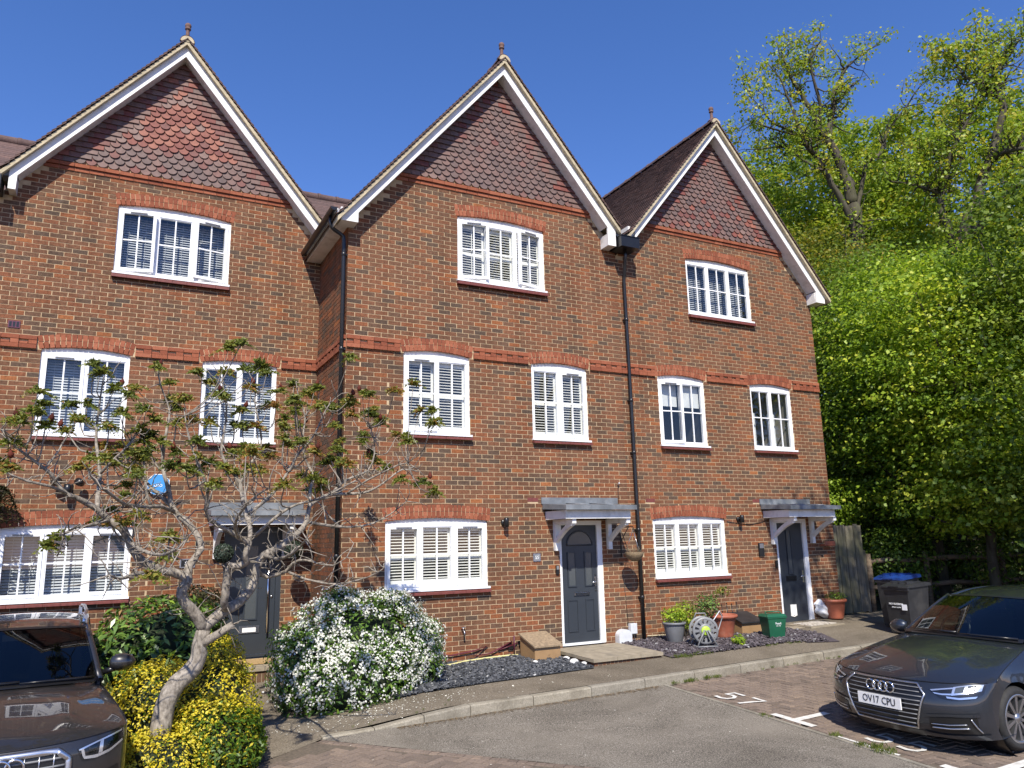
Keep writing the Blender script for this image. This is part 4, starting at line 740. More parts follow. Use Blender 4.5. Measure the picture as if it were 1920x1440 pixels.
mb = MB(); mb.box((-.70, YL-.03, 2.60), (-.58, YL, 2.78)); mb.tube([(-.64, YL-.03, 2.72), (-.64, YL-.12, 2.70)], .03, 10); mb.lathe([(0, -.10), (.05, -.10), (.062, 0), (.05, .07), (0, .08)], (-.64, YL-.15, 2.70), 14); sc_ = put('security_light', mb.mesh('security light', 'black plastic'), lft, (0, 0, 0), label='black floodlight camera with side lamps')
for sx in (-1, 1):
    mb = MB(); mb.lathe([(0, -.05), (.055, -.05), (.06, .0), (.045, .07), (.0, .09)], (0, 0, 0), 12, 'y'); put('lamp_head', mb.mesh('lamp head', 'black plastic'), sc_, (-.64+sx*.15, YL-.17, 2.80), (R(-20), 0, R(sx*-35)))
mb = MB(); mb.box((1.02, YL-.014, 1.46), (1.25, YL, 1.60)); pl = put('number_plaque', mb.mesh('number plaque', 'steel'), lft, (0, 0, 0), label='steel edged black plaque beginning with 5'); mb = MB(); mb.box((1.04, YL-.018, 1.475), (1.23, YL-.0145, 1.585)); put('plaque_face', mb.mesh('plaque face', 'black plastic'), pl, (0, 0, 0)); put('lettering', text_mesh('53', .09, 'white print'), pl, (1.135, YL-.020, 1.53), (R(90), 0, 0))
mb = MB(); mb.box((1.24, YL-.04, 1.68), (1.31, YL, 1.95)); put('wall_lantern', mb.mesh('wall lantern', 'black plastic'), lft, (0, 0, 0))
mb = MB(); mb.tube([(-.6, YL-.015, 2.6), (-.3, YL-.015, 2.42), (.3, YL-.015, 2.45), (1.0, YL-.015, 2.5)], .007, 6); put('cable', mb.mesh('cable', 'cable black'), lft, (0, 0, 0))
# ---- long roof range behind the gables
rg = thing('rear_roof', 'long brown tiled roof running behind the three gables', 'roof', (5, 5, 7))
mb = MB(); n = 46; ry, rz = 6.5, 10.42
for i in range(n):
    y0 = ry-i*.072; z0 = rz-i*.074; zb = z0-.115
    for k in range(0, 11):
        xa = -7+k*1.9; mb.tone = random.gauss(.5, .16)
        mb.add([(xa, y0, z0), (xa+1.9, y0, z0), (xa+1.9, y0-.112, zb+.018), (xa, y0-.112, zb+.018), (xa, y0-.112, zb), (xa+1.9, y0-.112, zb)], [(0, 3, 2, 1), (3, 4, 5, 2)], False)
stuff(put('roof', mb.mesh('rear roof', 'roof tile'), rg, (0, 0, 0)))
mb = MB(); mb.add([(-7, 6.5, rz), (13.8, 6.5, rz), (13.8, 11, 6.5), (-7, 11, 6.5)], [(0, 1, 2, 3)], False); put('rear_slope', mb.mesh('rear slope', 'roof tile'), rg, (0, 0, 0))
rm = MB(); rm.lathe([(.125, 0), (.125, .06), (.112, .08), (.112, .455)], (0, 0, 0), 8, 'x', True); rm.tone = .8; rme = rm.mesh('ridge tile', 'roof tile')
for i in range(44): put('ridge_tile', rme, rg, (-7+i*.46, 6.5, rz))
# ================================================================ ground, road, pavement
def sheet(name, cols, zf, mat, kind='structure', parent=None, dz=0):
    """cols: list of (x, y0, y1); a strip of ground following zf"""
    mb = MB(); P = []
    for x, y0, y1 in cols: k = 10; P.append([(x, y0+(y1-y0)*j/k, zf(x, y0+(y1-y0)*j/k)+dz) for j in range(k+1)])
    mb.grid(P, True); o = put(name, mb.mesh(name, mat), parent); 
    if not parent: o['kind'] = kind
    return o
lin = lambda a, b, n: [a+(b-a)*i/n for i in range(n+1)]
mb = MB(); xs = [-120, -60, -30, -14, -8]+lin(-6, 22, 14)+[30, 45, 70, 140]; ys = [-120, -60, -30, -16]+lin(-12, 6, 18)+[10, 18, 30, 50, 90, 160]
mb.grid([[(x, y, zr(x, y)-.06) for y in ys] for x in xs]); struct(put('ground', mb.mesh('ground', 'ground soil')))
KY = -2.40
# asphalt lane between the paved bays: kerb on the far side, block paving left and right
def edge_left(y): return 2.28-(y+2.4)*.905 if y < -2.4 else 2.28
mb = MB(); P = []
for y in [-2.41, -2.6, -2.9, -3.3, -3.9, -4.7, -5.6, -6.6, -8, -10, -13, -18, -26]:
    a, b = (edge_left(y), 7.20) if y > -6.6 else (edge_left(-6.6)+(-6.6-y)*.3, 7.2); P.append([(a+(b-a)*k/10, y, zr(a+(b-a)*k/10, y)+.002) for k in range(11)])
mb.grid([r[::-1] for r in P]); rd = struct(put('road', mb.mesh('road', 'asphalt')))
mb = MB(); n = 40
for i in range(n):                                                  # flush edging between asphalt and bay
    y0 = -2.42-i*.25; g = .006; mb.tone = random.random()
    mb.hexa([(7.19, y0-.25+g, zr(7.2, y0-.25)-.05), (7.25, y0-.25+g, zr(7.2, y0-.25)-.05), (7.25, y0, zr(7.2, y0)-.05), (7.19, y0, zr(7.2, y0)-.05),
             (7.19, y0-.25+g, zr(7.2, y0-.25)+.012), (7.25, y0-.25+g, zr(7.2, y0-.25)+.012), (7.25, y0, zr(7.2, y0)+.012), (7.19, y0, zr(7.2, y0)+.012)])
put('road_edging', mb.mesh('road edging', 'concrete kerb'), rd)
# block paving, herringbone, real joints
bay = sheet('parking_bay', [(x, -12, -2.41) for x in lin(7.25, 22, 8)], zr, 'joint sand', dz=-.012)
drv = sheet('paved_drive', [(x, -14, -2.9) for x in lin(-8, .45, 6)]+[(x, -14, -2.42) for x in lin(.5, 2.2, 3)]+[(edge_left(y), -14, y) for y in (-2.5, -3.3, -4.2, -5.2, -6.4)], zr, 'joint sand', dz=-.012)
sheet('drive_back', [(x, -2.95, 1.96) for x in lin(-8, .42, 8)], lambda x, y: zr(x, -2.9)+(y+2.9)*.025, 'old tarmac path', dz=-.004)
def paver_mesh():
    mb = MB(); mb.tone = cl(random.gauss(.5, .25), 0, 1); e = lambda: random.uniform(-.0035, .0035); a, b = .0965, .0465
    q = [(-a, -b, -.03), (a, -b, -.03), (a, b, -.03), (-a, b, -.03)]; t = [(p[0]*.972, p[1]*.945, .0+e()) for p in q]; md = [(p[0], p[1], -.007) for p in q]
    mb.add(q+md+t, [(8, 9, 10, 11)]+[(i, (i+1) % 4, (i+1) % 4+4, i+4) for i in range(4)]+[(i+4, (i+1) % 4+4, (i+1) % 4+8, i+8) for i in range(4)], False); return mb
PV = [paver_mesh() for _ in range(30)]; PVM = [m.mesh('paver', 'block paver') for m in PV]
def herring(inside, x0, x1, y0, y1, ang):
    """45 degree block positions (x, y, angle) inside a region"""
    out = []; c, s = math.cos(ang), math.sin(ang); L = .2; cx, cy = (x0+x1)/2, (y0+y1)/2; rad = max(x1-x0, y1-y0)*.8; k = int(rad/.1)+4
    for i in range(-k, k+1):
        for j in range(-k, k+1):
            m = (i-j) % 4
            if m == 0: u, v, a = i*.1+.1, j*.1+.05, 0           # lies over cells (i, j) and (i+1, j)
            elif m == 3: u, v, a = i*.1+.05, j*.1+.1, math.pi/2   # stands over cells (i, j) and (i, j+1)
            else: continue
            x, y = cx+u*c-v*s, cy+u*s+v*c
            if inside(x, y): out.append((x, y, a+ang))
    return out
def pave(root, spots, nsing):
    spots = sorted(spots, key=lambda p: (p[0]-CAM.x)**2+(p[1]-CAM.y)**2)
    vis = []
    for p in spots:
        d = Vector((p[0], p[1], zr(p[0], p[1])))-CAM; z = d.dot(cf); px, py = d.dot(cr)/z*1431.5, d.dot(cu)/z*1431.5
        vis.append(abs(px) < 960 and abs(py) < 720)
    cnt = 0; mb = MB()
    for p, v in zip(spots, vis):
        z = zr(p[0], p[1])+random.uniform(-.002, .002); rot = (random.gauss(0, .008)+.04*0, random.gauss(0, .008), p[2]+random.gauss(0, .008))
        if v and cnt < nsing: put('paver', random.choice(PVM), root, (p[0], p[1], z), rot); cnt += 1
        else:
            q = random.choice(PV); ca, sa = math.cos(p[2]), math.sin(p[2]); mb.tone = q.t[0]
            mb.add([(p[0]+a*ca-b*sa, p[1]+a*sa+b*ca, z+h) for a, b, h in q.v], q.f, False)
    stuff(put('paving', mb.mesh('paving', 'block paver'), root))
in_bay = lambda x, y: 7.30 < x < 15.5 and -8.6 < y < -2.44
pave(bay, herring(in_bay, 7.3, 15.5, -8.6, -2.4, R(0)), 300)
def in_drv(x, y):
    if y > -2.45 and x > .42: return False
    if y > -2.95+(x-1.35)*.9 and x > .42 and x < 2.3: return False
    if y > -2.9 and x > .2: return False
    return x < edge_left(y)-.13 and -8.4 < y < .3 and x > -2.2 and x < 6.5
pave(drv, herring(in_drv, -2.2, 6.5, -8.4, .3, R(28)), 300)
# a header course along the asphalt edge of the drive
mb = MB()
for i in range(52):
    y = -2.5-i*.074; x = edge_left(y)-.058; q = random.choice(PV); a0 = math.atan2(.905, -1)+math.pi; mb.tone = q.t[0]
    a0 = math.atan2(1, .905)-math.pi/2; ca, sa = math.cos(a0+math.pi/2-R(90)+R(42)-R(42)), math.sin(a0)
    mb.add([(x+a*.5*math.cos(R(132))-b*math.sin(R(132)), y+a*.5*math.sin(R(132))+b*math.cos(R(132)), zr(x, y)+h+.001) for a, b, h in q.v], q.f, False)
stuff(put('edge_course', mb.mesh('edge course', 'block paver'), drv))
# pavement and paths (old tarmac), kerb stones
def yfront(x): return KY+.125 if x > 3.35 else KY+.125+.0*(3.35-x) if x > 2.3 else -2.4-(2.3-x)*.62
sheet('pavement', [(x, yfront(x), 2.05) for x in lin(1.2, 3.3, 10)]+[(x, yfront(x), .02) for x in lin(3.4, 16.5, 26)], zp, 'old tarmac path')
mb = MB()
kerbs = struct(put('kerb', MB().add([(2.4, KY+.11, zr(2.4, KY)-.1), (16, KY+.11, zr(16, KY)-.1), (16, KY+.12, zr(16, KY)-.1), (2.4, KY+.12, zr(2.4, KY)-.1)], [(0, 1, 2, 3)], False).mesh('kerb bed', 'soil')))
def kerb_top(x): t = cl((x-2.35)/1.6, 0, 1); return zr(x, KY)+.012+(zp(x, KY)-zr(x, KY)-.008)*t*t*(3-2*t)
x = 2.33; i = 0
while x < 14.6:
    L = .905 if x > 3.6 else .62; g = .012; mb = MB(); x1 = x+L-g; ta, tb = kerb_top(x), kerb_top(x1); ba, bb = zr(x, KY)-.08, zr(x1, KY)-.08; y0, y1 = KY, KY+.125; jy = random.uniform(-.006, .006); y0 += jy; jz = random.uniform(-.004, .004); ta += jz; tb += jz
    mb.add([(x, y0, ba), (x1, y0, bb), (x1, y0+.008, tb-.018), (x, y0+.008, ta-.018), (x, y0+.024, ta), (x1, y0+.024, tb), (x1, y1, tb), (x, y1, ta), (x, y1, ba), (x1, y1, bb)],
           [(0, 1, 2, 3), (3, 2, 5, 4), (4, 5, 6, 7), (0, 3, 4, 7, 8), (1, 9, 6, 5, 2)], False)
    put('kerb_stone', mb.mesh('kerb stone', 'concrete kerb'), kerbs); x += L; i += 1
# planting soil round the shrubs and along the wall
sheet('planting_bed', [(x, -2.85 if x < 1.5 else -2.4-(2.3-x)*.62, 1.95) for x in lin(.42, 1.62, 8)], zp, 'soil', dz=.02)
def chips(name, poly, zf, mat, n, big, seed, dz=.0):
    rr = random.Random(seed); mb = MB(); xs = [p[0] for p in poly]; ys = [p[1] for p in poly]
    def inside(x, y):
        c = False
        for (xa, ya), (xb, yb) in zip(poly, poly[1:]+poly[:1]):
            if (ya > y) != (yb > y) and x < (xb-xa)*(y-ya)/(yb-ya)+xa: c = not c
        return c
    k = 0
    while k < n:
        x, y = rr.uniform(min(xs), max(xs)), rr.uniform(min(ys), max(ys))
        if not inside(x, y): continue
        k += 1; s = big*rr.uniform(.45, 1.25); m = rr.randint(4, 6); t = rr.uniform(.15, .3)*s; a0 = rr.random()*6.3
        M = Euler((rr.gauss(0, .25), rr.gauss(0, .25), rr.random()*6.3)).to_matrix(); o = Vector((x, y, zf(x, y)+dz+rr.uniform(.0, .03)))
        ring = [(s*.5*rr.uniform(.7, 1.1)*math.cos(a0+6.283*i/m), s*.36*rr.uniform(.7, 1.1)*math.sin(a0+6.283*i/m)) for i in range(m)]
        mb.tone = rr.random() if rr.random() > .02 else 1.0
        mb.tone = min(mb.tone, .9) if rr.random() > .02 else 1
        mb.add([o+M @ Vector((a, b, 0)) for a, b in ring]+[o+M @ Vector((a*.9, b*.9, t)) for a, b in ring], [tuple(range(m, 2*m))]+[(i, (i+1) % m, (i+1) % m+m, i+m) for i in range(m)], False)
    return stuff(put(name, mb.mesh(name, mat)))
sheet('slate_bed', [(x, -1.47, -.01) for x in lin(3.5, 6.66, 12)], zp, 'slate chip', dz=.018)
tag(chips('slate_chippings', [(3.6, -1.5), (6.66, -1.44), (6.62, -.02), (3.6, -.02)], zp, 'slate chip', 5200, .062, 1, .012), 'dark grey slate chippings under the wall left of the front step', 'slate chippings')
sheet('slate_bed', [(x, -1.5, -.01) for x in lin(8.12, 11.35, 12)], zp, 'purple slate', dz=.018)
tag(chips('slate_chippings', [(8.12, -1.22), (8.6, -1.52), (10.6, -1.55), (11.3, -1.85), (11.75, -1.2), (11.6, -.02), (8.12, -.02)], zp, 'purple slate', 5200, .058, 2, .012), 'purple slate chippings under the wall right of the front step', 'slate chippings')
# pale grout debris, fallen petals and brown litter
def litter(name, label, cat, pts, mat, size, zf):
    n = len(pts); P = np.array([(x, y, zf(x, y)+.006) for x, y in pts]); nr = np.tile((0, 0, 1.), (n, 1))+rng.normal(0, .25, (n, 3)); nr[:, 2] = np.abs(nr[:, 2])+.4
    o = put(name, leaf_mesh(name, P, nr, size*rng.uniform(.6, 1.4, (n, 1)), rng.random(n), mat)); o['kind'] = 'stuff'; tag(o, label, cat)
litter('fallen_petals', 'white fallen petals on the path below the white flowering shrub', 'petals', [(random.gauss(3.2, .75), -1.78+random.gauss(0, .22)) for _ in range(520)]+[(random.uniform(1.7, 7), random.uniform(-2.2, -1.5)) for _ in range(70)], 'petals', .022, zp)
litter('road_litter', 'pale specks scattered on the asphalt and block paving', 'litter', [(random.uniform(2, 7.1), random.uniform(-5, -2.5)) for _ in range(60)], 'petals', .015, lambda x, y: zr(x, y)+.004)
litter('gutter_litter', 'brown leaf litter lying in the gutter along the kerb', 'leaf litter', [(random.uniform(3.2, 7.1), -2.42-abs(random.gauss(0, .06))) for _ in range(1500)], 'wicker', .022, lambda x, y: zr(x, y)+.002)
# painted marks in the bays
def mark(name, poly, label=None):
    k = len(poly); mb = MB(); mb.add([(x, y, zr(x, y)+.0075) for x, y in poly], [tuple(range(k))], False); return put(name, mb.mesh(name, 'road paint'), bay, label=label)
mark('bay_line', [(7.33, -4.95), (7.43, -4.95), (7.43, -4.32), (7.33, -4.32)]); mark('bay_line', [(7.432, -4.70), (7.96, -4.68), (7.96, -4.58), (7.432, -4.60)])
mark('bay_line', [(7.33, -7.2), (7.43, -7.2), (7.43, -6.5), (7.33, -6.5)]); mark('bay_line', [(7.432, -6.93), (8.5, -6.91), (8.5, -6.80), (7.432, -6.82)]); mark('bay_line', [(7.275, -6.1), (7.315, -6.1), (7.315, -5.35), (7.275, -5.35)])
def digit(segs, cx, cy, label):
    for (a, b, c, d) in segs: pass
def stroke(pts, w, label):
    """painted stroke; pts in (across, up) read from the lane: across runs to -Y, up runs to +X"""
    mb = MB(); P = [Vector((p[0], p[1])) for p in pts]; L, Rr = [], []
    for i, p in enumerate(P):
        t = (P[min(i+1, len(P)-1)]-P[max(i-1, 0)]).normalized(); nrm = Vector((-t.y, t.x)); L.append(p+nrm*w/2); Rr.append(p-nrm*w/2)
    w3 = lambda q, y0, x0: (x0+q.y, y0-q.x, zr(x0+q.y, y0-q.x)+.0085)
    return L, Rr, mb, w3
def painted(pts, w, x0, y0, name, label):
    L, Rr, mb, w3 = stroke(pts, w, label)
    mb.add([w3(q, y0, x0) for q in L]+[w3(q, y0, x0) for q in Rr], [(i, i+len(L), i+1+len(L), i+1) for i in range(len(L)-1)], False)
    put(name, mb.mesh(name, 'road paint'), bay, label=label)
five = [(.25, .36), (.06, .36), (.05, .22), (.14, .245), (.22, .22), (.26, .15), (.24, .06), (.16, .02), (.04, .04)]; seven = [(.0, .36), (.22, .36), (.16, .22), (.11, .0)]
painted(five, .055, 7.36, -3.24, 'bay_number', 'painted 5'); painted(seven, .055, 7.38, -3.62, 'bay_number', 'painted 7')
painted(five, .055, 7.46, -5.50, 'bay_number', 'painted 5'); painted(five, .055, 7.50, -5.86, 'bay_number', 'painted 5')
# ================================================================ steps
def step(name, label, x0, x1, y0, y1, zt, zb, nslab, yspl):
    t = thing(name, label, 'step', ((x0+x1)/2, y1, zb))
    for a, b in zip([y0]+yspl, yspl+[y1]):
        for i in range(nslab):
            xa, xb = x0-.03+(x1-x0+.06)*i/nslab+.003, x0-.03+(x1-x0+.06)*(i+1)/nslab-.003; mb = MB(); tl = zt-.012*(1 if b < y1-.1 else 0)
            mb.hexa([(xa, a-.03, tl-.05), (xb, a-.03, tl-.05), (xb, b-.036, zt-.05), (xa, b-.036, zt-.05), (xa, a-.03, tl), (xb, a-.03, tl), (xb, b-.036, zt), (xa, b-.036, zt)]); put('paving_slab', mb.mesh('slab', 'paving slab'), t)
    k = round((x1-x0)/.075)
    for i in range(k):
        mb = MB(); mb.tone = random.uniform(.1, .5); a = x0+(x1-x0)*i/k+.004; mb.box((a, y0+random.uniform(0, .003), zb-.1), (x0+(x1-x0)*(i+1)/k-.004, y0+.1, zt-.062)); put('step_brick', mb.mesh('step brick', 'brick'), t)
    k = round((y1-y0)/.225)
    for i in range(k):
        mb = MB(); mb.tone = random.uniform(.1, .5); mb.box((x0+.001, y0+.105+(y1-y0-.1)*i/k, zb-.1), (x0+.1, y0+.1+(y1-y0-.1)*(i+1)/k-.008, zt-.062)); put('step_brick', mb.mesh('step brick', 'brick'), t)
    mb = MB(); mb.box((x0+.008, y0+.006, zb-.1), (x1-.001, y1, zt-.056)); put('step_core', mb.mesh('step core', 'verge mortar'), t); return t
step('front_step', 'brick front step with buff slabs below the arched grey door', 6.74, 8.02, -1.34, -.03, -.02, -.2, 3, [-.66])
step('front_step', 'tall brick step behind the yellow shrub below the steel-barred door', 1.62, 2.92, 1.12, 1.93, -.05, -.36, 2, [1.5])
mb = MB(); mb.box((12.1, -.75, -.1), (13.05, -.03, .028)); mb.box((11.55, -.6, -.1), (12.095, -.03, .012)); struct(put('door_paving', mb.mesh('door paving', 'paving slab')))
mb = MB(); P = [[(11.3+i*.09, -1.95+.0*i+j*.19, zp(11.3, -1.9+j*.19)+.006+.0*j) for j in range(4)] for i in range(6)]; struct(put('patch', MB().add([(10.9, -1.72, zp(10.9, -1.72)+.012), (11.45, -1.95, zp(11.4, -1.95)+.012), (11.85, -1.2, zp(11.85, -1.2)+.012), (11.3, -1.0, zp(11.3, -1)+.02)], [(0, 1, 2, 3)], False).mesh('patch', 'purple slate')))
# ================================================================ things by the doors
def lathe_obj(name, prof, mat, parent, n=24, c=(0, 0, 0)): mb = MB(); mb.lathe(prof, c, n); return put(name, mb.mesh(name, mat), parent)
def leaves_in(name, mat, parent, n, box, size, tone=(.5, .25), aspect=.5, up=.6, seed=0, center=None):
    g = np.random.default_rng(seed+50); (cx, cy, cz), (rx, ry, rz_) = box
    d = g.normal(size=(n, 3)); d /= np.linalg.norm(d, axis=1, keepdims=True); r = g.random((n, 1))**.45
    p = np.array((cx, cy, cz))+d*r*np.array((rx, ry, rz_)); nr = d+g.normal(0, .5, (n, 3)); nr[:, 2] += up
    return put(name, leaf_mesh(name, p, nr, size*g.uniform(.6, 1.3, (n, 1)), g.normal(tone[0], tone[1], n), mat, aspect), parent)
def stems(name, mat, parent, base, n, h, spread, r=.006, seed=1, lean=(0, 0)):
    rr = random.Random(seed); mb = MB()
    for i in range(n):
        a = rr.random()*6.28; s = spread*rr.uniform(.3, 1); hh = h*rr.uniform(.6, 1); p = Vector(base)+Vector((rr.uniform(-.06, .06), rr.uniform(-.06, .06), 0)); pts = []
        for k in range(5): t = k/4; pts.append(p+Vector((math.cos(a)*s*t*t+lean[0]*t+rr.uniform(-.015, .015), math.sin(a)*s*t*t+lean[1]*t, hh*t)))
        mb.tube(pts, [r*(1-.6*k/4) for k in range(5)], 5)
    return put(name, mb.mesh(name, mat), parent)
# ribbed grey pot
x, y = 8.98, -.52; z = zp(x, y)+.02; t = thing('plant_pot', 'ribbed grey pot of yellowish leafy plants beside the hose reel', 'plant pot', (x, y, z), local=True)
mb = MB(); pr = [(.0, .0), (.125, 0), (.135, .02), (.185, .30)]; P = []
for r_, h_ in pr: P.append([(r_*(1+.025*(j % 2 if 0 < h_ else 0))*math.cos(6.2832*j/48), r_*(1+.025*(j % 2 if 0 < h_ else 0))*math.sin(6.2832*j/48), h_) for j in range(49)])
mb.grid(P); mb.lathe([(.185, .30), (.205, .30), (.212, .335), (.195, .345), (.185, .335), (.18, .29), (0, .28)], n=32); put('pot', mb.mesh('pot', 'pot grey'), t)
stems('stem', 'oak bark', t, (0, 0, .28), 14, .26, .22, seed=4); leaves_in('foliage', 'leaf maple', t, 420, ((0, 0, .46), (.27, .2, .15)), .055, (.6, .3), seed=1)
# hose reel
x, y = 9.14, -1.10; z = zp(x, y)+.025; t = thing('hose_reel', 'grey plastic hose reel with lime green hub standing on slate chips', 'hose reel', (x, y, z), R(-22), local=True)
for sy in (-.10, .10):
    mb = MB(); pr = [(.19, -.014), (.225, -.014), (.225, .014), (.19, .014), (.19, -.014)]; mb.lathe(pr, (0, sy, .265), 36, 'y'); mb.lathe([(.075, -.012), (.115, -.012), (.115, .012), (.075, .012), (.075, -.012)], (0, sy, .265), 24, 'y')
    for k in range(12):
        a = 2*math.pi*k/12; c, s = math.cos(a), math.sin(a); w = .017
        mb.hexa([(c*.11-s*w, sy-.009, .265+s*.11+c*w), (c*.11+s*w, sy-.009, .265+s*.11-c*w), (c*.11+s*w, sy+.009, .265+s*.11-c*w), (c*.11-s*w, sy+.009, .265+s*.11+c*w),
                 (c*.195-s*w*1.6, sy-.009, .265+s*.195+c*w*1.6), (c*.195+s*w*1.6, sy-.009, .265+s*.195-c*w*1.6), (c*.195+s*w*1.6, sy+.009, .265+s*.195-c*w*1.6), (c*.195-s*w*1.6, sy+.009, .265+s*.195+c*w*1.6)])
    put('flange', mb.mesh('flange', 'grey plastic'), t)
mb = MB()
for k in range(7): mb.lathe([(.12+.01*(k % 2), -.012), (.135+.01*(k % 2), 0), (.12+.01*(k % 2), .012)], (0, -.075+k*.025, .265), 24, 'y')
put('hose', mb.mesh('hose', 'pot grey'), t)
mb = MB(); mb.lathe([(0, -.022), (.06, -.022), (.078, -.01), (.078, .0)], (0, -.115, .265), 24, 'y'); put('hub', mb.mesh('hub', 'lime plastic'), t)
mb = MB(); 
for sx in (-1, 1): mb.tube([(sx*.03, -.15, .28), (sx*.10, -.16, .16), (sx*.17, -.17, .015), (sx*.19, .17, .012), (sx*.10, .14, .16), (sx*.03, .13, .27)], .016, 8)
mb.tube([(-.17, -.17, .014), (.17, -.17, .014)], .014, 8); mb.tube([(0, -.12, .265), (0, -.15, .265), (.03, -.155, .18), (.03, -.19, .175)], .014, 8)
mb.tube([(-.12, .13, .42), (-.08, .12, .53), (.08, .12, .53), (.12, .13, .42)], .013, 8); put('frame', mb.mesh('reel frame', 'grey plastic'), t)
mb = MB(); mb.tube([(.15, -.05, .40), (.25, .0, .50), (.34, .1, .56), (.42, .2, .45), (.36, .3, .2), (.2, .3, .05)], .009, 6); put('hose_end', mb.mesh('hose end', 'pale box'), t)
# terracotta pots
POT = [(0, 0), (.155, 0), (.165, .02), (.17, .045), (.225, .33), (.235, .34), (.262, .345), (.268, .39), (.25, .40), (.235, .392), (.225, .34), (0, .33)]
x, y = 10.02, -.62; z = zp(x, y)+.02; t = thing('plant_pot', 'wide terracotta pot with a straggly leafy shrub on slate chips', 'plant pot', (x, y, z), local=True); lathe_obj('pot', POT, 'terracotta', t)
stems('stem', 'oak bark', t, (-.05, 0, .32), 12, .45, .35, seed=9, lean=(-.28, 0)); leaves_in('foliage', 'leaf glossy', t, 520, ((-.33, .05, .58), (.30, .24, .22)), .055, (.5, .3), seed=2)
leaves_in('foliage', 'leaf sumac', t, 120, ((.02, 0, .80), (.20, .15, .12)), .06, (.45, .3), seed=3)
x, y = 13.42, -.22; z = zp(x, y)+.01; t = thing('plant_pot', 'terracotta pot of low plants beside the white plastic bag', 'plant pot', (x, y, z), local=True); lathe_obj('pot', [(a*.92, b*.98) for a, b in POT], 'terracotta', t)
leaves_in('foliage', 'leaf hazel', t, 260, ((.05, 0, .44), (.25, .22, .10)), .05, (.4, .3), seed=5)
# extra leafy clump behind the grey pot
x, y = 9.42, -.28; z = zp(x, y); t = thing('low_shrub', 'small yellow green bush against the wall behind the hose reel', 'shrub', (x, y, z), local=True); stems('stem', 'oak bark', t, (0, 0, 0), 12, .5, .25, seed=12); leaves_in('foliage', 'leaf maple', t, 600, ((.0, 0, .42), (.26, .2, .27)), .055, (.55, .32), seed=8)
# green food caddy
x, y = 10.78, -1.08; z = zp(x, y)+.03; t = thing('food_caddy', 'small green lidded food waste caddy standing on slate chips', 'caddy', (x, y, z), R(-12), local=True)
def tub(a0, b0, a1, b1, h): return [(-a0, -b0, 0), (a0, -b0, 0), (a0, b0, 0), (-a0, b0, 0), (-a1, -b1, h), (a1, -b1, h), (a1, b1, h), (-a1, b1, h)]
mb = MB(); mb.hexa(tub(.15, .115, .185, .145, .34)); mb.hexa([(p[0], p[1], p[2]+.325) for p in tub(.195, .155, .195, .155, .025)]); put('tub', mb.mesh('tub', 'bin green'), t)
mb = MB(); mb.hexa([(p[0], p[1], p[2]+.352) for p in tub(.20, .16, .17, .12, .045)]); mb.tube([(-.15, -.05, .395), (-.15, .0, .43), (.15, .0, .43), (.15, -.05, .395)], .012, 8); put('lid', mb.mesh('lid', 'bin green'), t)
put('lettering', text_mesh('Food', .055, 'white print'), t, (.02, -.1395, .235), (R(84.5), 0, 0)); put('lettering', text_mesh('waste only', .022, 'white print'), t, (.02, -.1365, .195), (R(84.5), 0, 0))
# meter box behind it with black lid
x, y = 10.72, -.42; z = zp(x, y); t = thing('meter_box', 'tan meter box with a dark lid against the wall behind the green caddy', 'meter box', (x, y, z), local=True)
mb = MB(); mb.hexa([(-.25, -.2, 0), (.25, -.2, 0), (.25, .2, 0), (-.25, .2, 0), (-.25, -.2, .22), (.25, -.2, .22), (.25, .2, .34), (-.25, .2, .34)]); put('box', mb.mesh('box', 'brown metal'), t)
mb = MB(); mb.hexa([(-.28, -.24, .20), (.28, -.24, .20), (.28, .2, .345), (-.28, .2, .345), (-.28, -.24, .225), (.28, -.24, .225), (.28, .2, .37), (-.28, .2, .37)]); put('lid', mb.mesh('lid', 'bin black'), t)
# tan meter box by the step
x, y = 6.33, -.34; z = zp(x, y)+.02; t = thing('meter_box', 'brown meter box with mossy sloping lid left of the front step', 'meter box', (x, y, z), R(0), local=True)
mb = MB(); mb.hexa([(-.235, -.29, 0), (.235, -.29, 0), (.235, .2, 0), (-.235, .2, 0), (-.235, -.29, .20), (.235, -.29, .20), (.235, .2, .34), (-.235, .2, .34)]); mb.box((-.01, -.293, .03), (.05, -.2905, .055)); put('box', mb.mesh('box', 'brown metal'), t)
mb = MB(); mb.hexa([(-.262, -.33, .185), (.262, -.33, .185), (.262, .22, .342), (-.262, .22, .342), (-.262, -.33, .208), (.262, -.33, .208), (.262, .22, .368), (-.262, .22, .368)]); put('lid', mb.mesh('lid', 'mossy lid'), t)
mb = MB(); mb.box((.0, -.2915, .035), (.045, -.2905, .06)); put('latch', mb.mesh('latch', 'black plastic'), t)
tag(put('base_slab', MB().box((5.98, -.72, zp(6.3, -.4)-.05), (6.66, -.05, zp(6.3, -.4)+.02)).mesh('base slab', 'concrete kerb')), 'thin concrete slab beneath the brown meter box', 'slab')
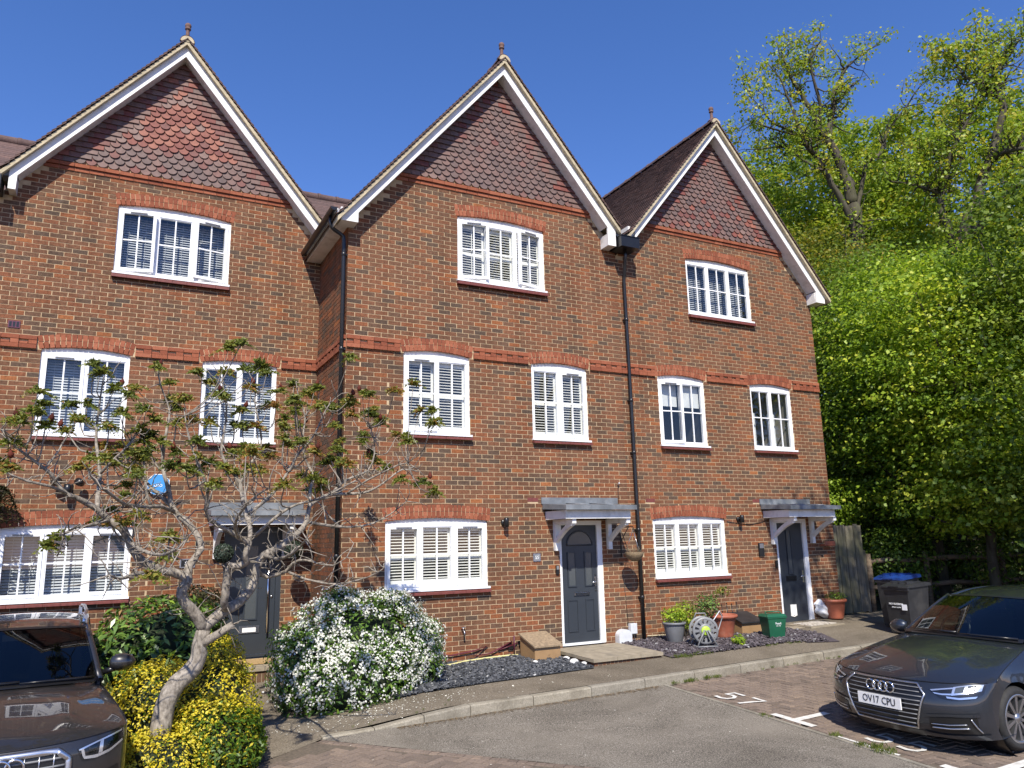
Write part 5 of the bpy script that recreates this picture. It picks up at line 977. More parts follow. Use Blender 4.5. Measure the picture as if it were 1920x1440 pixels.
# pebbles
def pebble(x, y, s, label, seed):
    rr = random.Random(seed); bm = bmesh.new(); bmesh.ops.create_icosphere(bm, subdivisions=2, radius=1)
    for v in bm.verts: v.co = Vector((v.co.x*s*1.2, v.co.y*s*.9, v.co.z*s*.6))*(1+rr.uniform(-.07, .07))
    me = D.meshes.new('pebble'); bm.to_mesh(me); bm.free(); me.materials.append(MATS['stone white'])
    for p in me.polygons: p.use_smooth = True
    tag(put('pebble', me, None, (x, y, zp(x, y)+s*.4+.02), (0, 0, rr.random()*3)), label, 'stone', 'pale stones beside the front step')
pebble(6.55, -1.06, .072, 'largest white stone lying beside the front step', 1); pebble(6.62, -1.24, .05, 'smaller white stone nearest the path beside the front step', 2); pebble(6.60, -.75, .05, 'pale stone between the meter box and the front step', 3); pebble(6.05, -.72, .04, 'small tan stone at the left foot of the brown meter box', 4)
# garden stakes and tubes along the wall
t = thing('garden_stakes', 'row of dark wire plant stakes leaning on the wall by the terracotta pot', 'stakes', (10.35, -.25, zp(10.35, -.25)), local=True)
for k in range(4):
    mb = MB(); x = k*.125; mb.tube([(x, -.05, 0), (x+.01, 0, .35), (x+.015, .02, .50+.02*(k % 2))], .008, 6); mb.lathe([(0, 0), (.016, .01), (.0, .035)], (x+.015, .02, .5+.02*(k % 2)), 8); put('stake', mb.mesh('stake', 'black plastic'), t)
mb = MB(); mb.tube([(.0, -.03, .05), (.1, -.12, .18), (.25, -.14, .22), (.42, -.1, .2), (.5, -.15, .05)], .01, 6); put('wire', mb.mesh('wire', 'black plastic'), t)
mb = MB(); pts = [(4.55, -.22), (4.8, -.25), (5.1, -.14), (5.5, -.09), (5.9, -.10), (6.05, -.14)]; mb.tube([(a, b, zp(a, b)+.045) for a, b in pts], .014, 8)
tag(put('hose_pipe', mb.mesh('hose pipe', 'hose yellow')), 'pale yellow hose lying along the foot of the wall', 'hose')
mb = MB(); mb.tube([(4.4, -.05, .12), (4.9, -.03, .02), (5.3, -.04, .06), (5.55, -.03, .12), (5.3, -.05, -.02), (5.6, -.04, .0), (6.0, -.03, .15), (5.75, -.04, .04), (6.1, -.03, .12)], .011, 6)
tag(put('cable', mb.mesh('cable run', 'plum hose')), 'dark red looped cable hanging low on the wall', 'cable')
mb = MB(); pts = [(8.75, -.03, .04), (9.3, -.03, .02), (9.9, -.04, .02), (10.35, -.04, .06), (11.0, -.05, .12), (11.5, -.04, .06)]; mb.tube(pts, .012, 6); tag(put('cable', mb.mesh('wall cable', 'verge mortar')), 'pale cable running along the wall foot behind the plant pots', 'cable')
# door mats
mb = MB(); mb.hexa([(12.18, -.68, .030), (12.95, -.62, .030), (12.95, -.16, .030), (12.2, -.2, .030), (12.18, -.68, .042), (12.95, -.62, .042), (12.95, -.16, .042), (12.2, -.2, .042)])
n = N('woven mat'); vo = n.n('TexVoronoi'); vo.inputs['Scale'].default_value = 16; n.link(n.pos(), vo.inputs['Vector']); n.pbr(n.ramp(vo.outputs['Distance'], [(.2, (.16, .13, .11)), (.45, (.50, .46, .40))]), .9, 0, .1, n.bump(vo.outputs['Distance'], .6, .01))
tag(put('door_mat', mb.mesh('mat', 'woven mat')), 'pale patterned mat before the door with the cat flap', 'door mat')
mb = MB(); mb.box((1.78, 1.36, -.045), (2.55, 1.86, -.025)); tag(put('door_mat', mb.mesh('mat', 'coir')), 'coir mat on the tall step at the left door', 'door mat'); 
# white bag
x, y = 13.25, -.05; z = zp(x, y); bm = bmesh.new(); bmesh.ops.create_icosphere(bm, subdivisions=4, radius=1); rr = random.Random(5)
for v in bm.verts:
    p = v.co; w = 1+.12*math.sin(7*p.z+3*p.x)+.08*math.sin(11*p.y+5*p.z)+rr.uniform(-.02, .02); k = 1-.35*max(0, p.z); v.co = Vector((p.x*.19*w*k-.09*p.z, p.y*.13*w*k, max(0, (p.z+1)*.20)))
me = D.meshes.new('bag'); bm.to_mesh(me); bm.free(); me.materials.append(MATS['white plastic bag'])
tag(put('plastic_bag', me, None, (x, y, z)), 'slumped white plastic bag between the cat flap door and a terracotta pot', 'bag')
# hanging basket on its bracket
bx, by, bz = 8.285, -.40, 1.50
t = thing('hanging_basket', 'empty wicker hanging basket on a black wall bracket beside the drainpipe', 'hanging basket', (bx, by, bz))
mb = MB(); mb.lathe([(.165, .03), (.17, .02), (.155, -.03), (.115, -.09), (.05, -.125), (0, -.13)], (bx, by, bz), 28); mb.lathe([(.16, .03), (.145, -.03), (.10, -.08), (0, -.11)], (bx, by, bz), 28); put('basket', mb.mesh('basket', 'wicker'), t)
mb = MB()
for k in range(3): a = 2.1*k+.5; mb.tube([(bx+.16*math.cos(a), by+.16*math.sin(a), bz+.02), (bx, by, bz+.43)], .004, 5)
put('chain', mb.mesh('chain', 'steel'), t)
mb = MB(); mb.tube([(bx, -.005, 2.02), (bx, -.005, 1.45)], .009, 6); mb.tube([(bx, -.005, 1.97), (bx, -.38, 1.985), (bx, -.41, 1.96), (bx, -.40, 1.93)], .009, 6); mb.tube([(bx, -.008, 1.72), (bx, -.26, 1.97)], .008, 6); put('wall_bracket', mb.mesh('wall bracket', 'black plastic'), t)
rr = random.Random(3); mb = MB()
for k in range(26): a = rr.random()*6.28; r1 = .12*rr.random(); mb.tube([(bx+r1*math.cos(a), by+r1*math.sin(a), bz-.02), (bx+(r1+.05)*math.cos(a), by+(r1+.05)*math.sin(a), bz+.04+.1*rr.random())], .003, 4)
put('dry_stems', mb.mesh('dry stems', 'wicker'), t)
# topiary balls hung either side of the left door
def ball(x, y, z, label, seed):
    t = thing('topiary_ball', label, 'topiary', (x, y, z), group='topiary balls at the left door', local=True); g = np.random.default_rng(seed); n = 1500; d = g.normal(size=(n, 3)); d /= np.linalg.norm(d, axis=1, keepdims=True)
    put('foliage', leaf_mesh('ball leaves', d*(.135+g.random((n, 1))*.02), d+g.normal(0, .5, (n, 3)), .03*g.uniform(.7, 1.3, (n, 1)), g.random(n), 'leaf box', .6), t)
    mb = MB(); mb.lathe([(0, -.12), (.085, -.085), (.12, 0), (.085, .085), (0, .12)], n=16); put('core', mb.mesh('core', 'soil'), t)
    mb = MB(); mb.tube([(0, 0, .12), (0, 0, .33)], .004, 5); put('wire', mb.mesh('hanging wire', 'black plastic'), t)
ball(2.69, 1.33, 1.705, 'green topiary ball on the right of the steel-barred door', 1); ball(1.605, 1.33, 1.68, 'green topiary ball on the left of the steel-barred door', 2)
# dry fern hung on the wall at the far left
t = thing('hanging_fern', 'brown drooping fern basket on the wall at the left edge', 'hanging plant', (-1.55, 1.62, 2.6), local=True); g = np.random.default_rng(4); mb = MB(); P, NR, DR = [], [], []
for k in range(150):
    a = g.random()*6.28; L = .42*g.uniform(.5, 1); o = np.array((0, 0, .08*g.random()))
    for s in range(14): u = s/13; p = o+np.array((math.cos(a)*L*u, math.sin(a)*L*u*.7, .12*math.sin(u*2.6)-.52*u*u*g.uniform(.9, 1.1)*(.4+.6*g.random()**.1))); P.append(p); NR.append((0, 0, 1)+g.normal(0, .5, 3)); DR.append((-math.sin(a)+g.normal(0, .4), math.cos(a), -.5))
put('fronds', leaf_mesh('fronds', P, NR, .075*g.uniform(.6, 1.2, (len(P), 1)), g.random(len(P)), 'leaf conifer', .35, dirs=DR), t); lathe_obj('basket', [(.14, .05), (.13, -.03), (.07, -.1), (0, -.11)], 'wicker', t)
# ================================================================ wheelie bins
def wheelie(name, label, x, y, h, w, d, lid_mat, rot):
    z = zp(x, y); t = thing(name, label, 'wheelie bin', (x, y, z), rot, 'wheelie bins by the fence', local=True); mb = MB(); a = .82
    mb.hexa([(-d*a/2, -w*a/2, .03), (d*a/2, -w*a/2, .12), (d*a/2, w*a/2, .12), (-d*a/2, w*a/2, .03), (-d/2, -w/2, h*.86), (d/2, -w/2, h*.9), (d/2, w/2, h*.9), (-d/2, w/2, h*.86)])
    mb.hexa([(-d/2-.02, -w/2-.02, h*.82), (-d/2+.03, -w/2-.02, h*.82), (-d/2+.03, w/2+.02, h*.82), (-d/2-.02, w/2+.02, h*.82), (-d/2-.02, -w/2-.02, h*.87), (-d/2+.03, -w/2-.02, h*.87), (-d/2+.03, w/2+.02, h*.87), (-d/2-.02, w/2+.02, h*.87)])
    for s in (-1, 1): mb.box((-d*.46, s*w*.38-.012, .08), (-d*.40, s*w*.38+.012, h*.82)) if False else None
    put('body', mb.mesh('bin body', 'bin black'), t)
    mb = MB(); prof = [(-d/2-.035, h*.872), (-d/2-.03, h*.90), (-d*.25, h*.945), (d*.3, h*.975), (d/2+.03, h*.96), (d/2+.05, h*.905)]
    mb.prism([(p[0], p[1]) for p in prof][::-1], -w/2-.03, w/2+.03, 'y'); mb.box((-d/2-.05, -.1, h*.89), (-d/2-.03, .1, h*.91))
    for s in (-1, 0, 1): mb.box((-d*.3, s*w*.3-.02, h*.93), (d*.35, s*w*.3+.02, h*.985))
    put('lid', mb.mesh('bin lid', lid_mat), t); mb = MB(); mb.tube([(d/2+.08, -w*.42, h*.93), (d/2+.08, w*.42, h*.93)], .016, 8)
    put('handle', mb.mesh('bin handle', 'bin black'), t)
    for s in (-1, 1): mb = MB(); mb.lathe([(0, -.03), (.09, -.03), (.1, 0), (.09, .03), (0, .03)], (d*.42, s*w*.42, .1), 16, 'y'); put('wheel', mb.mesh('bin wheel', 'black rubber'), t)
    return t
t = wheelie('wheelie_bin', 'black wheelie bin with a white address label in front of the blue-lidded bin', 13.17, -2.08, .95, .50, .60, 'bin black', R(0))
put('lettering', text_mesh('NO RUBBISH', .05, 'white print'), t, (-.293, .02, .54), (R(90), 0, R(-90))); put('lettering', text_mesh('please recycle', .032, 'white print'), t, (-.290, .02, .485), (R(90), 0, R(-90)))
mb = MB(); mb.box((-.300, -.20, .44), (-.2935, -.10, .54)); put('address_label', mb.mesh('address label', 'white print'), t)
wheelie('wheelie_bin', 'dark wheelie bin with a bright blue lid standing behind the black bin', 13.72, -1.52, 1.02, .52, .62, 'bin blue', R(8))
# ================================================================ fences
t = thing('board_fence', 'weathered vertical board fence panel at the end of the terrace', 'fence', (14.45, .27, .1)); p0, p1 = Vector((15.02, .24, 0)), Vector((13.89, .30, 0)); u = (p1-p0).normalized(); nn = Vector((-u.y, u.x, 0)); L = (p1-p0).length; k = 9
for i in range(k):
    a, b = p0+u*(L*i/k), p0+u*(L*(i+1)/k-.006); o = nn*(.012 if i % 2 else 0)+nn*random.uniform(-.003, .003); zb = zp(a.x, a.y)-.02; ht = 1.88+random.uniform(-.02, .02); f = nn*.018
    mb = MB(); mb.hexa([a+o+Vector((0, 0, zb)), b+o+Vector((0, 0, zb)), b+o+f+Vector((0, 0, zb)), a+o+f+Vector((0, 0, zb)), a+o+Vector((0, 0, zb+ht)), b+o+Vector((0, 0, zb+ht)), b+o+f+Vector((0, 0, zb+ht)), a+o+f+Vector((0, 0, zb+ht))]); put('board', mb.mesh('board', 'fence wood'), t)
mb = MB(); a = p0-u*.06; mb.box((a.x-.05, a.y+.02, 0), (a.x+.05, a.y+.10, 1.40)); put('post', mb.mesh('fence post', 'fence wood'), t)
t = thing('rail_fence', 'rustic wooden post and rail fence below the trees', 'fence', (18, -.3, .3))
fp = [(15.25, .30), (16.9, .05), (18.9, -.5), (20.9, -.9), (23.0, -1.5)]
for i, (x, y) in enumerate(fp): mb = MB(); z = zp(x, y); mb.tube([(x, y, z-.1), (x+.01, y, z+.6), (x, y, z+1.2)], [.07, .068, .06], 8); put('post', mb.mesh('rail post', 'rail wood'), t)
for (xa, ya), (xb, yb) in zip(fp, fp[1:]):
    for hz in (.45, 1.02): mb = MB(); za, zb = zp(xa, ya)+hz, zp(xb, yb)+hz; mb.tube([(xa, ya, za), (xa*.66+xb*.34, ya*.66+yb*.34, za*.66+zb*.34+.03), (xa*.33+xb*.67, ya*.33+yb*.67, za*.33+zb*.67-.01), (xb, yb, zb)], [.05, .06, .055, .05], 8); put('rail', mb.mesh('rail', 'rail wood'), t)
# ================================================================ cars
def interp(tab, x):
    for (a, b), (c, d) in zip(tab, tab[1:]):
        if x <= c: t = (x-a)/(c-a) if c > a else 0; return b+(d-b)*t
    return tab[-1][1]
class Car:
    def __init__(s, c): s.c = c; s.W = c['W']
    def plan(s, w):                       # nose rounding seen from above
        x = abs(w)/s.W; return s.c['nose']*(1-(1-min(1, x)**2.6)**.55)
    def fq(s, w, h, o=0): return s.fp(w, h*s.c.get('hs', 1), o)
    def fp(s, w, h, o=0):                 # point on the front fascia, pushed outward by o
        f = lambda w_, h_: Vector((s.plan(w_)+interp(s.c['lean'], h_), w_, h_))
        p = f(w, h)
        if not o: return p
        e = .01; a = f(min(w+e, s.W-.0005), h)-f(max(w-e, -s.W+.0005), h); b = f(w, h+e)-f(w, h-e); n = b.cross(a).normalized()
        if n.x > 0: n = -n
        return p+n*o
    def htop(s, w): return s.c['htop']+s.c['hdrop']*(abs(w)/s.W)**2
    def wback(s, w): return w*s.c['hoodw']
    def hood(s, w, t):
        a = s.fp(w, s.htop(w)); x = abs(w)/s.W; sb = s.c['ws0']+s.c['wscurve']*x*x; hb = s.c['hb']-s.c['hbdrop']*x*x
        u = t**.72; crease = s.c.get('crease', .012)*math.exp(-((x-.58)/.10)**2)*math.sin(math.pi*min(1, t*1.1))
        return Vector((a.x+(sb-a.x)*t, w*(1-t)+s.wback(w)*t, a.z+(hb-a.z)*u+.028*math.sin(math.pi*t)*(1-x*x)+crease))
    def build(s, root, body, trim):
        c = s.c; W = s.W
        ws = [-1, -.995, -.985, -.965, -.94, -.9, -.85, -.78, -.7, -.6, -.5, -.4, -.3, -.2, -.1]; ws = ws+[0]+[-q for q in ws[::-1]]; ws = [q*W for q in ws]
        mb = MB(); P = [[s.fp(w, c['hlow']+(s.htop(w)-c['hlow'])*j/16) for j in range(17)] for w in ws]; mb.grid(P)
        P = [[s.hood(w, j/14) for j in range(15)] for w in ws]; mb.grid(P)
        # underside lip
        mb.grid([[s.fp(w, c['hlow']), s.fp(w, c['hlow'])+Vector((.25, 0, .02))] for w in ws])
        L = c['len']; hub = (c['wb0'], c['hubh']); R_ = c['archr']
        for sg in (-1, 1):
            V, nS, nV = [], 66, 18
            for j in range(nV+1):
                v = j/nV; row = []
                for i in range(nS+1):
                    u = i/nS
                    h_f = c['hlow']+(s.htop(W)-c['hlow'])*v; p0 = s.fp(W, h_f).x
                    S_ = p0+(L-p0)*u**1.15; tt = cl((S_-s.fp(W, s.htop(W)).x)/(s.hood(W, 1).x-s.fp(W, s.htop(W)).x), 0, 1); e = s.hood(W, tt)
                    ht = e.z if tt < 1 else c['belt']+(.06*(S_-s.hood(W, 1).x)/3)*.6; wt = e.y if tt < 1 else s.wback(W)
                    if tt < 1: pass
                    elif S_ < s.hood(W, 1).x+.3: k = (S_-s.hood(W, 1).x)/.3; ht = e.z*(1-k)+ht*k
                    h = c['hlow']+(ht-c['hlow'])*v; bul = 1-max(0, (v-.62)/.38)**2.2
                    w = wt+(W-wt)*bul-.045*max(0, (.35-v)/.35)**1.5
                    rear = max(0, (S_-(L-.5))/.5); w -= .16*rear**2.5
                    row.append(Vector((S_, w*sg, h)))
                V.append(row)
            hubs = [hub, (c['wb0']+c['wb'], c['hubh'])]; cell = .055
            for row in V:
                for p in row:
                    for hx, hz in hubs:
                        d = math.hypot(p.x-hx, p.z-hz)
                        if d > 1e-6 and abs(d-R_) < cell*.62: p.x = hx+(p.x-hx)*R_/d; p.z = hz+(p.z-hz)*R_/d
            vs = [p for row in V for p in row]; fs = []
            for j in range(nV):
                for i in range(nS):
                    q = (j*(nS+1)+i, j*(nS+1)+i+1, (j+1)*(nS+1)+i+1, (j+1)*(nS+1)+i); m = sum((vs[k] for k in q), Vector())/4
                    if any(math.hypot(m.x-hx, m.z-hz) < R_ for hx, hz in hubs): continue
                    fs.append(q if sg > 0 else q[::-1])
            mb.add(vs, fs, True)
        # rear panel and tail deck, out of the photo's sight
        hb = c['belt']; w2 = W-.16
        mb.add([(L, -w2, c['hlow']), (L, w2, c['hlow']), (L, w2, hb), (L, -w2, hb)], [(0, 3, 2, 1)], False)
        bodyo = put('body', mb.mesh('body', body), root)
        # greenhouse
        gb, gt = c['gb'], c['gt']
        def wsp(w, t): x = w; b = Vector((c['ws0']-.03+c['wscurve']*x*x*.82, x*gb, c['hb']+.012-c['hbdrop']*x*x*.7)); tp = Vector((c['wst']+c['wstc']*x*x, x*gt, c['ht']-.028*x*x)); p = b.lerp(tp, t); p.z += .018*math.sin(math.pi*t); return p
        xs = [i/10-1 for i in range(21)]
        mb = MB(); mb.grid([[wsp(x, j/8) for j in range(9)] for x in xs]); put('windscreen', mb.mesh('windscreen', 'car glass'), root)
        mb = MB(); hr = lambda S_: interp(c['roof'], S_)
        rs = [c['wst']+(c['roofend']-c['wst'])*i/14 for i in range(15)]
        mb.grid([[Vector((S_+c['wstc']*x*x*(1-i/14), x*(gt+.03*math.sin(math.pi*i/14)), hr(S_)-.028*x*x-.03*abs(x)**6)) for i, S_ in enumerate(rs)] for x in xs])
        mb.grid([[Vector((c['roofend'], x*gt, hr(c['roofend'])-.028*x*x-.03*abs(x)**6)).lerp(Vector((L-.02, x*.72, c['belt'])), j/5) for j in range(6)] for x in xs])
        put('roof', mb.mesh('roof', body), root)
        gl = MB(); pil = MB()
        for sg in (-1, 1):
            edge = [wsp(sg, t/6) for t in range(7)]; pil.tube([p+Vector((.03, sg*.012, -.012)) for p in edge], c['pil'], 8)
            top = [Vector((S_+c['wstc']*(1-i/14), sg*(gt+.03*math.sin(math.pi*i/14)), hr(S_)-.06)) for i, S_ in enumerate(rs)]; pil.tube([p+Vector((0, 0, .0)) for p in top], c['pil']*.85, 8)
            a = [Vector((c['ws0']+c['wscurve']+.02+(c['roofend']+.2-c['ws0']-.3)*i/10, sg*(s.wback(W)-.015), c['belt']-.01)) for i in range(11)]
            tp = [edge[0].lerp(edge[-1], i/3) if i < 3 else top[min(14, int((i-3)*2))] for i in range(11)]
            gl.grid([[a[i].lerp(tp[i], t/4)+Vector((0, sg*.0, 0)) for t in range(5)] for i in range(11)])
            for k in (5, 9): pil.tube([a[k]+Vector((0, sg*.01, 0)), tp[k]+Vector((0, sg*.01, 0))], c['pil']*.8, 6)
            pil.tube([p+Vector((0, sg*.01, 0)) for p in a], .016, 6)
        put('side_window', gl.mesh('side window', 'car glass'), root); put('pillar', pil.mesh('pillar', body), root)
        # cabin: dashboard, seats, wheel, floor
        cb = MB(); z0 = c['hb']-.06; cb.box((c['ws0']+.12, -W*.76, c['hlow']+.1), (c['ws0']+.62, W*.76, z0)); cb.box((c['ws0']+.6, -W*.78, c['hlow']+.08), (L-.5, W*.78, c['hlow']+.25)); cb.box((c['ws0']+.1, -W*.80, c['hlow']+.2), (L-.6, -W*.775, c['belt']-.02)); cb.box((c['ws0']+.1, W*.775, c['hlow']+.2), (L-.6, W*.80, c['belt']-.02))
        for w in (-.38, .38):
            sx = c['ws0']+1.35; cb.box((sx, w-.24, c['hlow']+.25), (sx+.12, w+.24, c['belt']+.20)); cb.box((sx+.02, w-.12, c['belt']+.24), (sx+.1, w+.12, c['belt']+.42)); cb.box((sx+1, w-.24, c['hlow']+.25), (sx+1.12, w+.24, c['belt']+.2))
        cab = put('cabin', cb.mesh('cabin', 'cabin dark'), root)
        mb = MB(); sx = c['ws0']+.66; M = [(sx+.08*math.cos(a), -.0+.38*c['drv']+.185*math.sin(a), z0+.05+.17*math.cos(a)) for a in [2*math.pi*i/24 for i in range(25)]]; mb.tube(M, .016, 6, False); put('steering_wheel', mb.mesh('steering wheel', 'car trim black'), cab)
        mb = MB(); p = wsp(0, .86); mb.box((p.x+.04, -.11, p.z-.06), (p.x+.07, .11, p.z+.0)); put('rear_view_mirror', mb.mesh('rear view mirror', 'car trim black'), cab)
        mb = MB(); pts = [wsp(x, .035)+Vector((-.015, 0, .022)) for x in (-.12, .2, .5, .82)]; mb.tube(pts, [.013, .012, .010, .006], 6); pts = [wsp(x, .02)+Vector((-.015, 0, .02)) for x in (-.95, -.7, -.4, -.12)]; mb.tube(pts, [.013, .012, .010, .006], 6); put('wiper', mb.mesh('wiper', 'car trim black'), root)
        mb = MB(); mb.grid([[wsp(x, -.02)+Vector((-.0, 0, .004)), wsp(x, .045)+Vector((-.002, 0, .006))] for x in xs]); mb.grid([[wsp(x, .955)+Vector((-.002, 0, .004)), wsp(x, 1.0)+Vector((.0, 0, .003))] for x in xs]); put('screen_band', mb.mesh('screen band', 'car trim black'), root)
        for sg in (-1, 1):
            bm = bmesh.new(); bmesh.ops.create_icosphere(bm, subdivisions=3, radius=1)
            for v in bm.verts: q = v.co; v.co = Vector((q.x*.085*(1 if q.x < 0 else .55), q.y*.125, q.z*.085*(1-.15*q.y*sg)))
            me = D.meshes.new('mirror'); bm.to_mesh(me); bm.free(); me.materials.append(MATS[body])
            for p in me.polygons: p.use_smooth = True
            mx, mw, mh = c['mir']; m = put('wing_mirror', me, root, (mx, sg*mw, mh)); q = MB(); q.tube([(.03, -sg*.17, -.09), (.0, -sg*.05, -.05)], .03, 6); put('mirror_arm', q.mesh('mirror arm', 'car trim black'), m, Vector((mx, sg*mw, mh))); q = MB(); q.grid([[(.05, -.09+.18*i/4, -.06+.12*j/3) for j in range(4)] for i in range(5)]); put('mirror_glass', q.mesh('mirror glass', 'chrome'), m, Vector((mx, sg*mw, mh)))
        # wheels with arch liners
        for hx in (hub[0], hub[0]+c['wb']):
            for sg in (-1, 1):
                r, rr_, w0 = c['tyre'], c['rim'], .11
                q = MB(); q.lathe([(rr_-.005, -w0), (rr_+.03, -w0-.012), (r-.03, -w0-.004), (r-.006, -w0+.02), (r, -w0+.05), (r, w0-.05), (r-.006, w0-.02), (r-.03, w0+.004), (rr_+.03, w0+.012), (rr_-.005, w0)], n=48, axis='y')
                for k in range(56):
                    a = 2*math.pi*k/56; c_, s_ = math.cos(a), math.sin(a)
                wc = Vector((hx, sg*(W-.125), c['hubh'])); w = put('wheel', q.mesh('tyre', 'black rubber'), root, wc)
                q = MB(); q.lathe([(rr_, -w0-.003), (rr_-.014, -w0-.01), (rr_-.024, -w0+.0), (rr_-.03, -w0+.05), (rr_-.04, w0)], n=48, axis='y'); n_ = c['spokes']
                for k in range(n_):
                    a = 2*math.pi*(k//2)/(n_/2)+(.20 if k % 2 else -.20)+.3; a2 = 2*math.pi*(k//2)/(n_/2)+(.07 if k % 2 else -.07)*2.2+.3; 
                    if c['spokes'] == 10: a = a2 = 2*math.pi*k/n_+.3
                    hw0, hw1 = .013, .021
                    c1, s1, c2, s2 = math.cos(a2), math.sin(a2), math.cos(a), math.sin(a); r1, r2 = .045, rr_-.012
                    yf = -w0+.002
                    q.hexa([(c1*r1-s1*hw0, yf+.012, s1*r1+c1*hw0), (c1*r1+s1*hw0, yf+.012, s1*r1-c1*hw0), (c1*r1+s1*hw0, yf+.05, s1*r1-c1*hw0), (c1*r1-s1*hw0, yf+.05, s1*r1+c1*hw0),
                            (c2*r2-s2*hw1, yf, s2*r2+c2*hw1), (c2*r2+s2*hw1, yf, s2*r2-c2*hw1), (c2*r2+s2*hw1, yf+.05, s2*r2-c2*hw1), (c2*r2-s2*hw1, yf+.05, s2*r2+c2*hw1)])
                q.lathe([(0, -w0+.0), (.045, -w0+.004), (.055, -w0+.03), (.055, .02)], n=20, axis='y')
                rm = put('rim', q.mesh('rim', 'alloy'), w, wc, None); 
                q = MB(); q.lathe([(.0, .0), (rr_-.05, .0)], n=32, axis='y'); q.lathe([(.155, -.03), (.155, .0), (0, 0)], n=32, axis='y'); put('brake_disc', q.mesh('brake disc', 'car trim black'), w, wc)
                if sg > 0: w.rotation_euler = (0, 0, math.pi)
                if sg > 0:
                    for ch in (rm,): pass
            for sg in (-1, 1):
                q = MB(); q.lathe([(c['archr']+.01, W-.30), (c['archr']+.004, W-.012)], (hx, 0, c['hubh']), 30, 'y', True); q.lathe([(0, W-.31), (c['archr']+.01, W-.30)], (hx, 0, c['hubh']), 30, 'y', True); q.v = [(a, sg*b, d) for a, b, d in q.v]
                put('arch_liner', q.mesh('arch liner', 'car trim black'), root)
        mb = MB(); mb.box((.35, -W*.8, c['hlow']+.0), (L-.3, W*.8, c['hlow']+.06)); put('underbody', mb.mesh('underbody', 'car trim black'), root)
        return bodyo
    def patch(s, top, bot, o, n=14, m=4):       # sheet on the fascia between two (w, h) polylines
        def pl(P, t):
            k = t*(len(P)-1); i = min(int(k), len(P)-2); f = k-i; return P[i][0]+(P[i+1][0]-P[i][0])*f, P[i][1]+(P[i+1][1]-P[i][1])*f
        G_ = []
        for i in range(n+1):
            a, b = pl(top, i/n), pl(bot, i/n); G_.append([s.fq(a[0]+(b[0]-a[0])*j/m, a[1]+(b[1]-a[1])*j/m, o) for j in range(m+1)])
        return G_
    def line(s, mb, P, r, o=.004, n=10, cap=True):
        pts = []
        for (a, b), (c, d) in zip(P, P[1:]):
            for i in range(n): pts.append(s.fq(a+(c-a)*i/n, b+(d-b)*i/n, o))
        pts.append(s.fq(*P[-1], o)); mb.tube(pts, r, 6, cap)
mir = lambda P: [(-a, b) for a, b in P]
def rings(car, root, h, r, o, par):
    mb = MB()
    for k in range(4):
        w = (k-1.5)*r*1.46; c0 = car.fq(w, h, o); M = [c0+Vector((-.004*(k % 2), r*math.cos(a), r*math.sin(a))) for a in [2*math.pi*i/28 for i in range(29)]]; mb.tube(M, r*.17, 8, False)
    return put('emblem', mb.mesh('emblem', 'chrome'), par, label='four linked chrome rings')
# ---- the saloon on the right
sedan = Car(dict(W=.925, nose=.46, lean=[(.1, .14), (.2, .07), (.3, .02), (.45, 0), (.54, .012), (.61, .04), (.66, .08), (.74, .17), (.9, .3)], hlow=.165, htop=.682, hdrop=.015, hs=.915, hoodw=.80, ws0=1.30, wscurve=.26, hb=1.0, hbdrop=.045, len=4.70, wb0=.89, wb=2.82, hubh=.312, archr=.355,
    belt=.955, gb=.715, gt=.575, wst=2.10, wstc=.10, ht=1.405, roof=[(2.1, 1.405), (2.5, 1.455), (2.9, 1.468), (3.3, 1.455), (4.1, 1.39)], roofend=4.1, pil=.032, mir=(1.72, .985, 1.0), tyre=.312, rim=.236, spokes=10, drv=1, crease=.014))
sx, sy = 7.51, -5.79
t = thing('parked_car', 'dark grey saloon car with plate OV17 CPU parked in the right-hand bay', 'car', (sx, sy, zr(sx+.9, sy)-.025), R(-.6), 'parked cars', local=True); t.rotation_euler = (0, R(-1.0), R(-.6))
sedan.build(t, 'car paint graphite', None)
GP = [(.385, .722), (.475, .63), (.365, .262), (-.365, .262), (-.475, .63), (-.385, .722)]
mb = MB(); mb.grid(sedan.patch([(-.385, .722), (.385, .722)], [(-.475, .63), (.475, .63)], .004, 12, 3)); mb.grid(sedan.patch([(-.475, .63), (.475, .63)], [(-.365, .262), (.365, .262)], .004, 12, 6)); g = put('grille', mb.mesh('grille', 'car trim black'), t)
mb = MB(); sedan.line(mb, GP+[GP[0]], .011, .010, 10); put('grille_frame', mb.mesh('grille frame', 'satin silver'), g)
for hh in (.685, .645, .60, .555, .51, .46, .41, .36, .31): 
    wv = .43+.045*(hh-.63)/-.09*-1 if hh > .63 else .475-.11*(.63-hh)/.368; mb = MB(); sedan.line(mb, [(-wv+.015, hh), (wv-.015, hh)], .006, .010, 12); put('grille_bar', mb.mesh('grille bar', 'pot grey'), g)
rings(sedan, t, .645, .052, .028, g)
mb = MB(); p0 = sedan.fp(0, .50); mb.box((p0.x-.045, -.262, .400), (p0.x-.030, .262, .512)); npl = put('number_plate', mb.mesh('number plate', 'plate white'), t, label='white number plate reading OV17 CPU')
put('lettering', text_mesh('OV17 CPU', .105, 'car trim black', .001), npl, (p0.x-.0475, 0, .457), (R(90), 0, R(-90)), (.84, 1, 1))
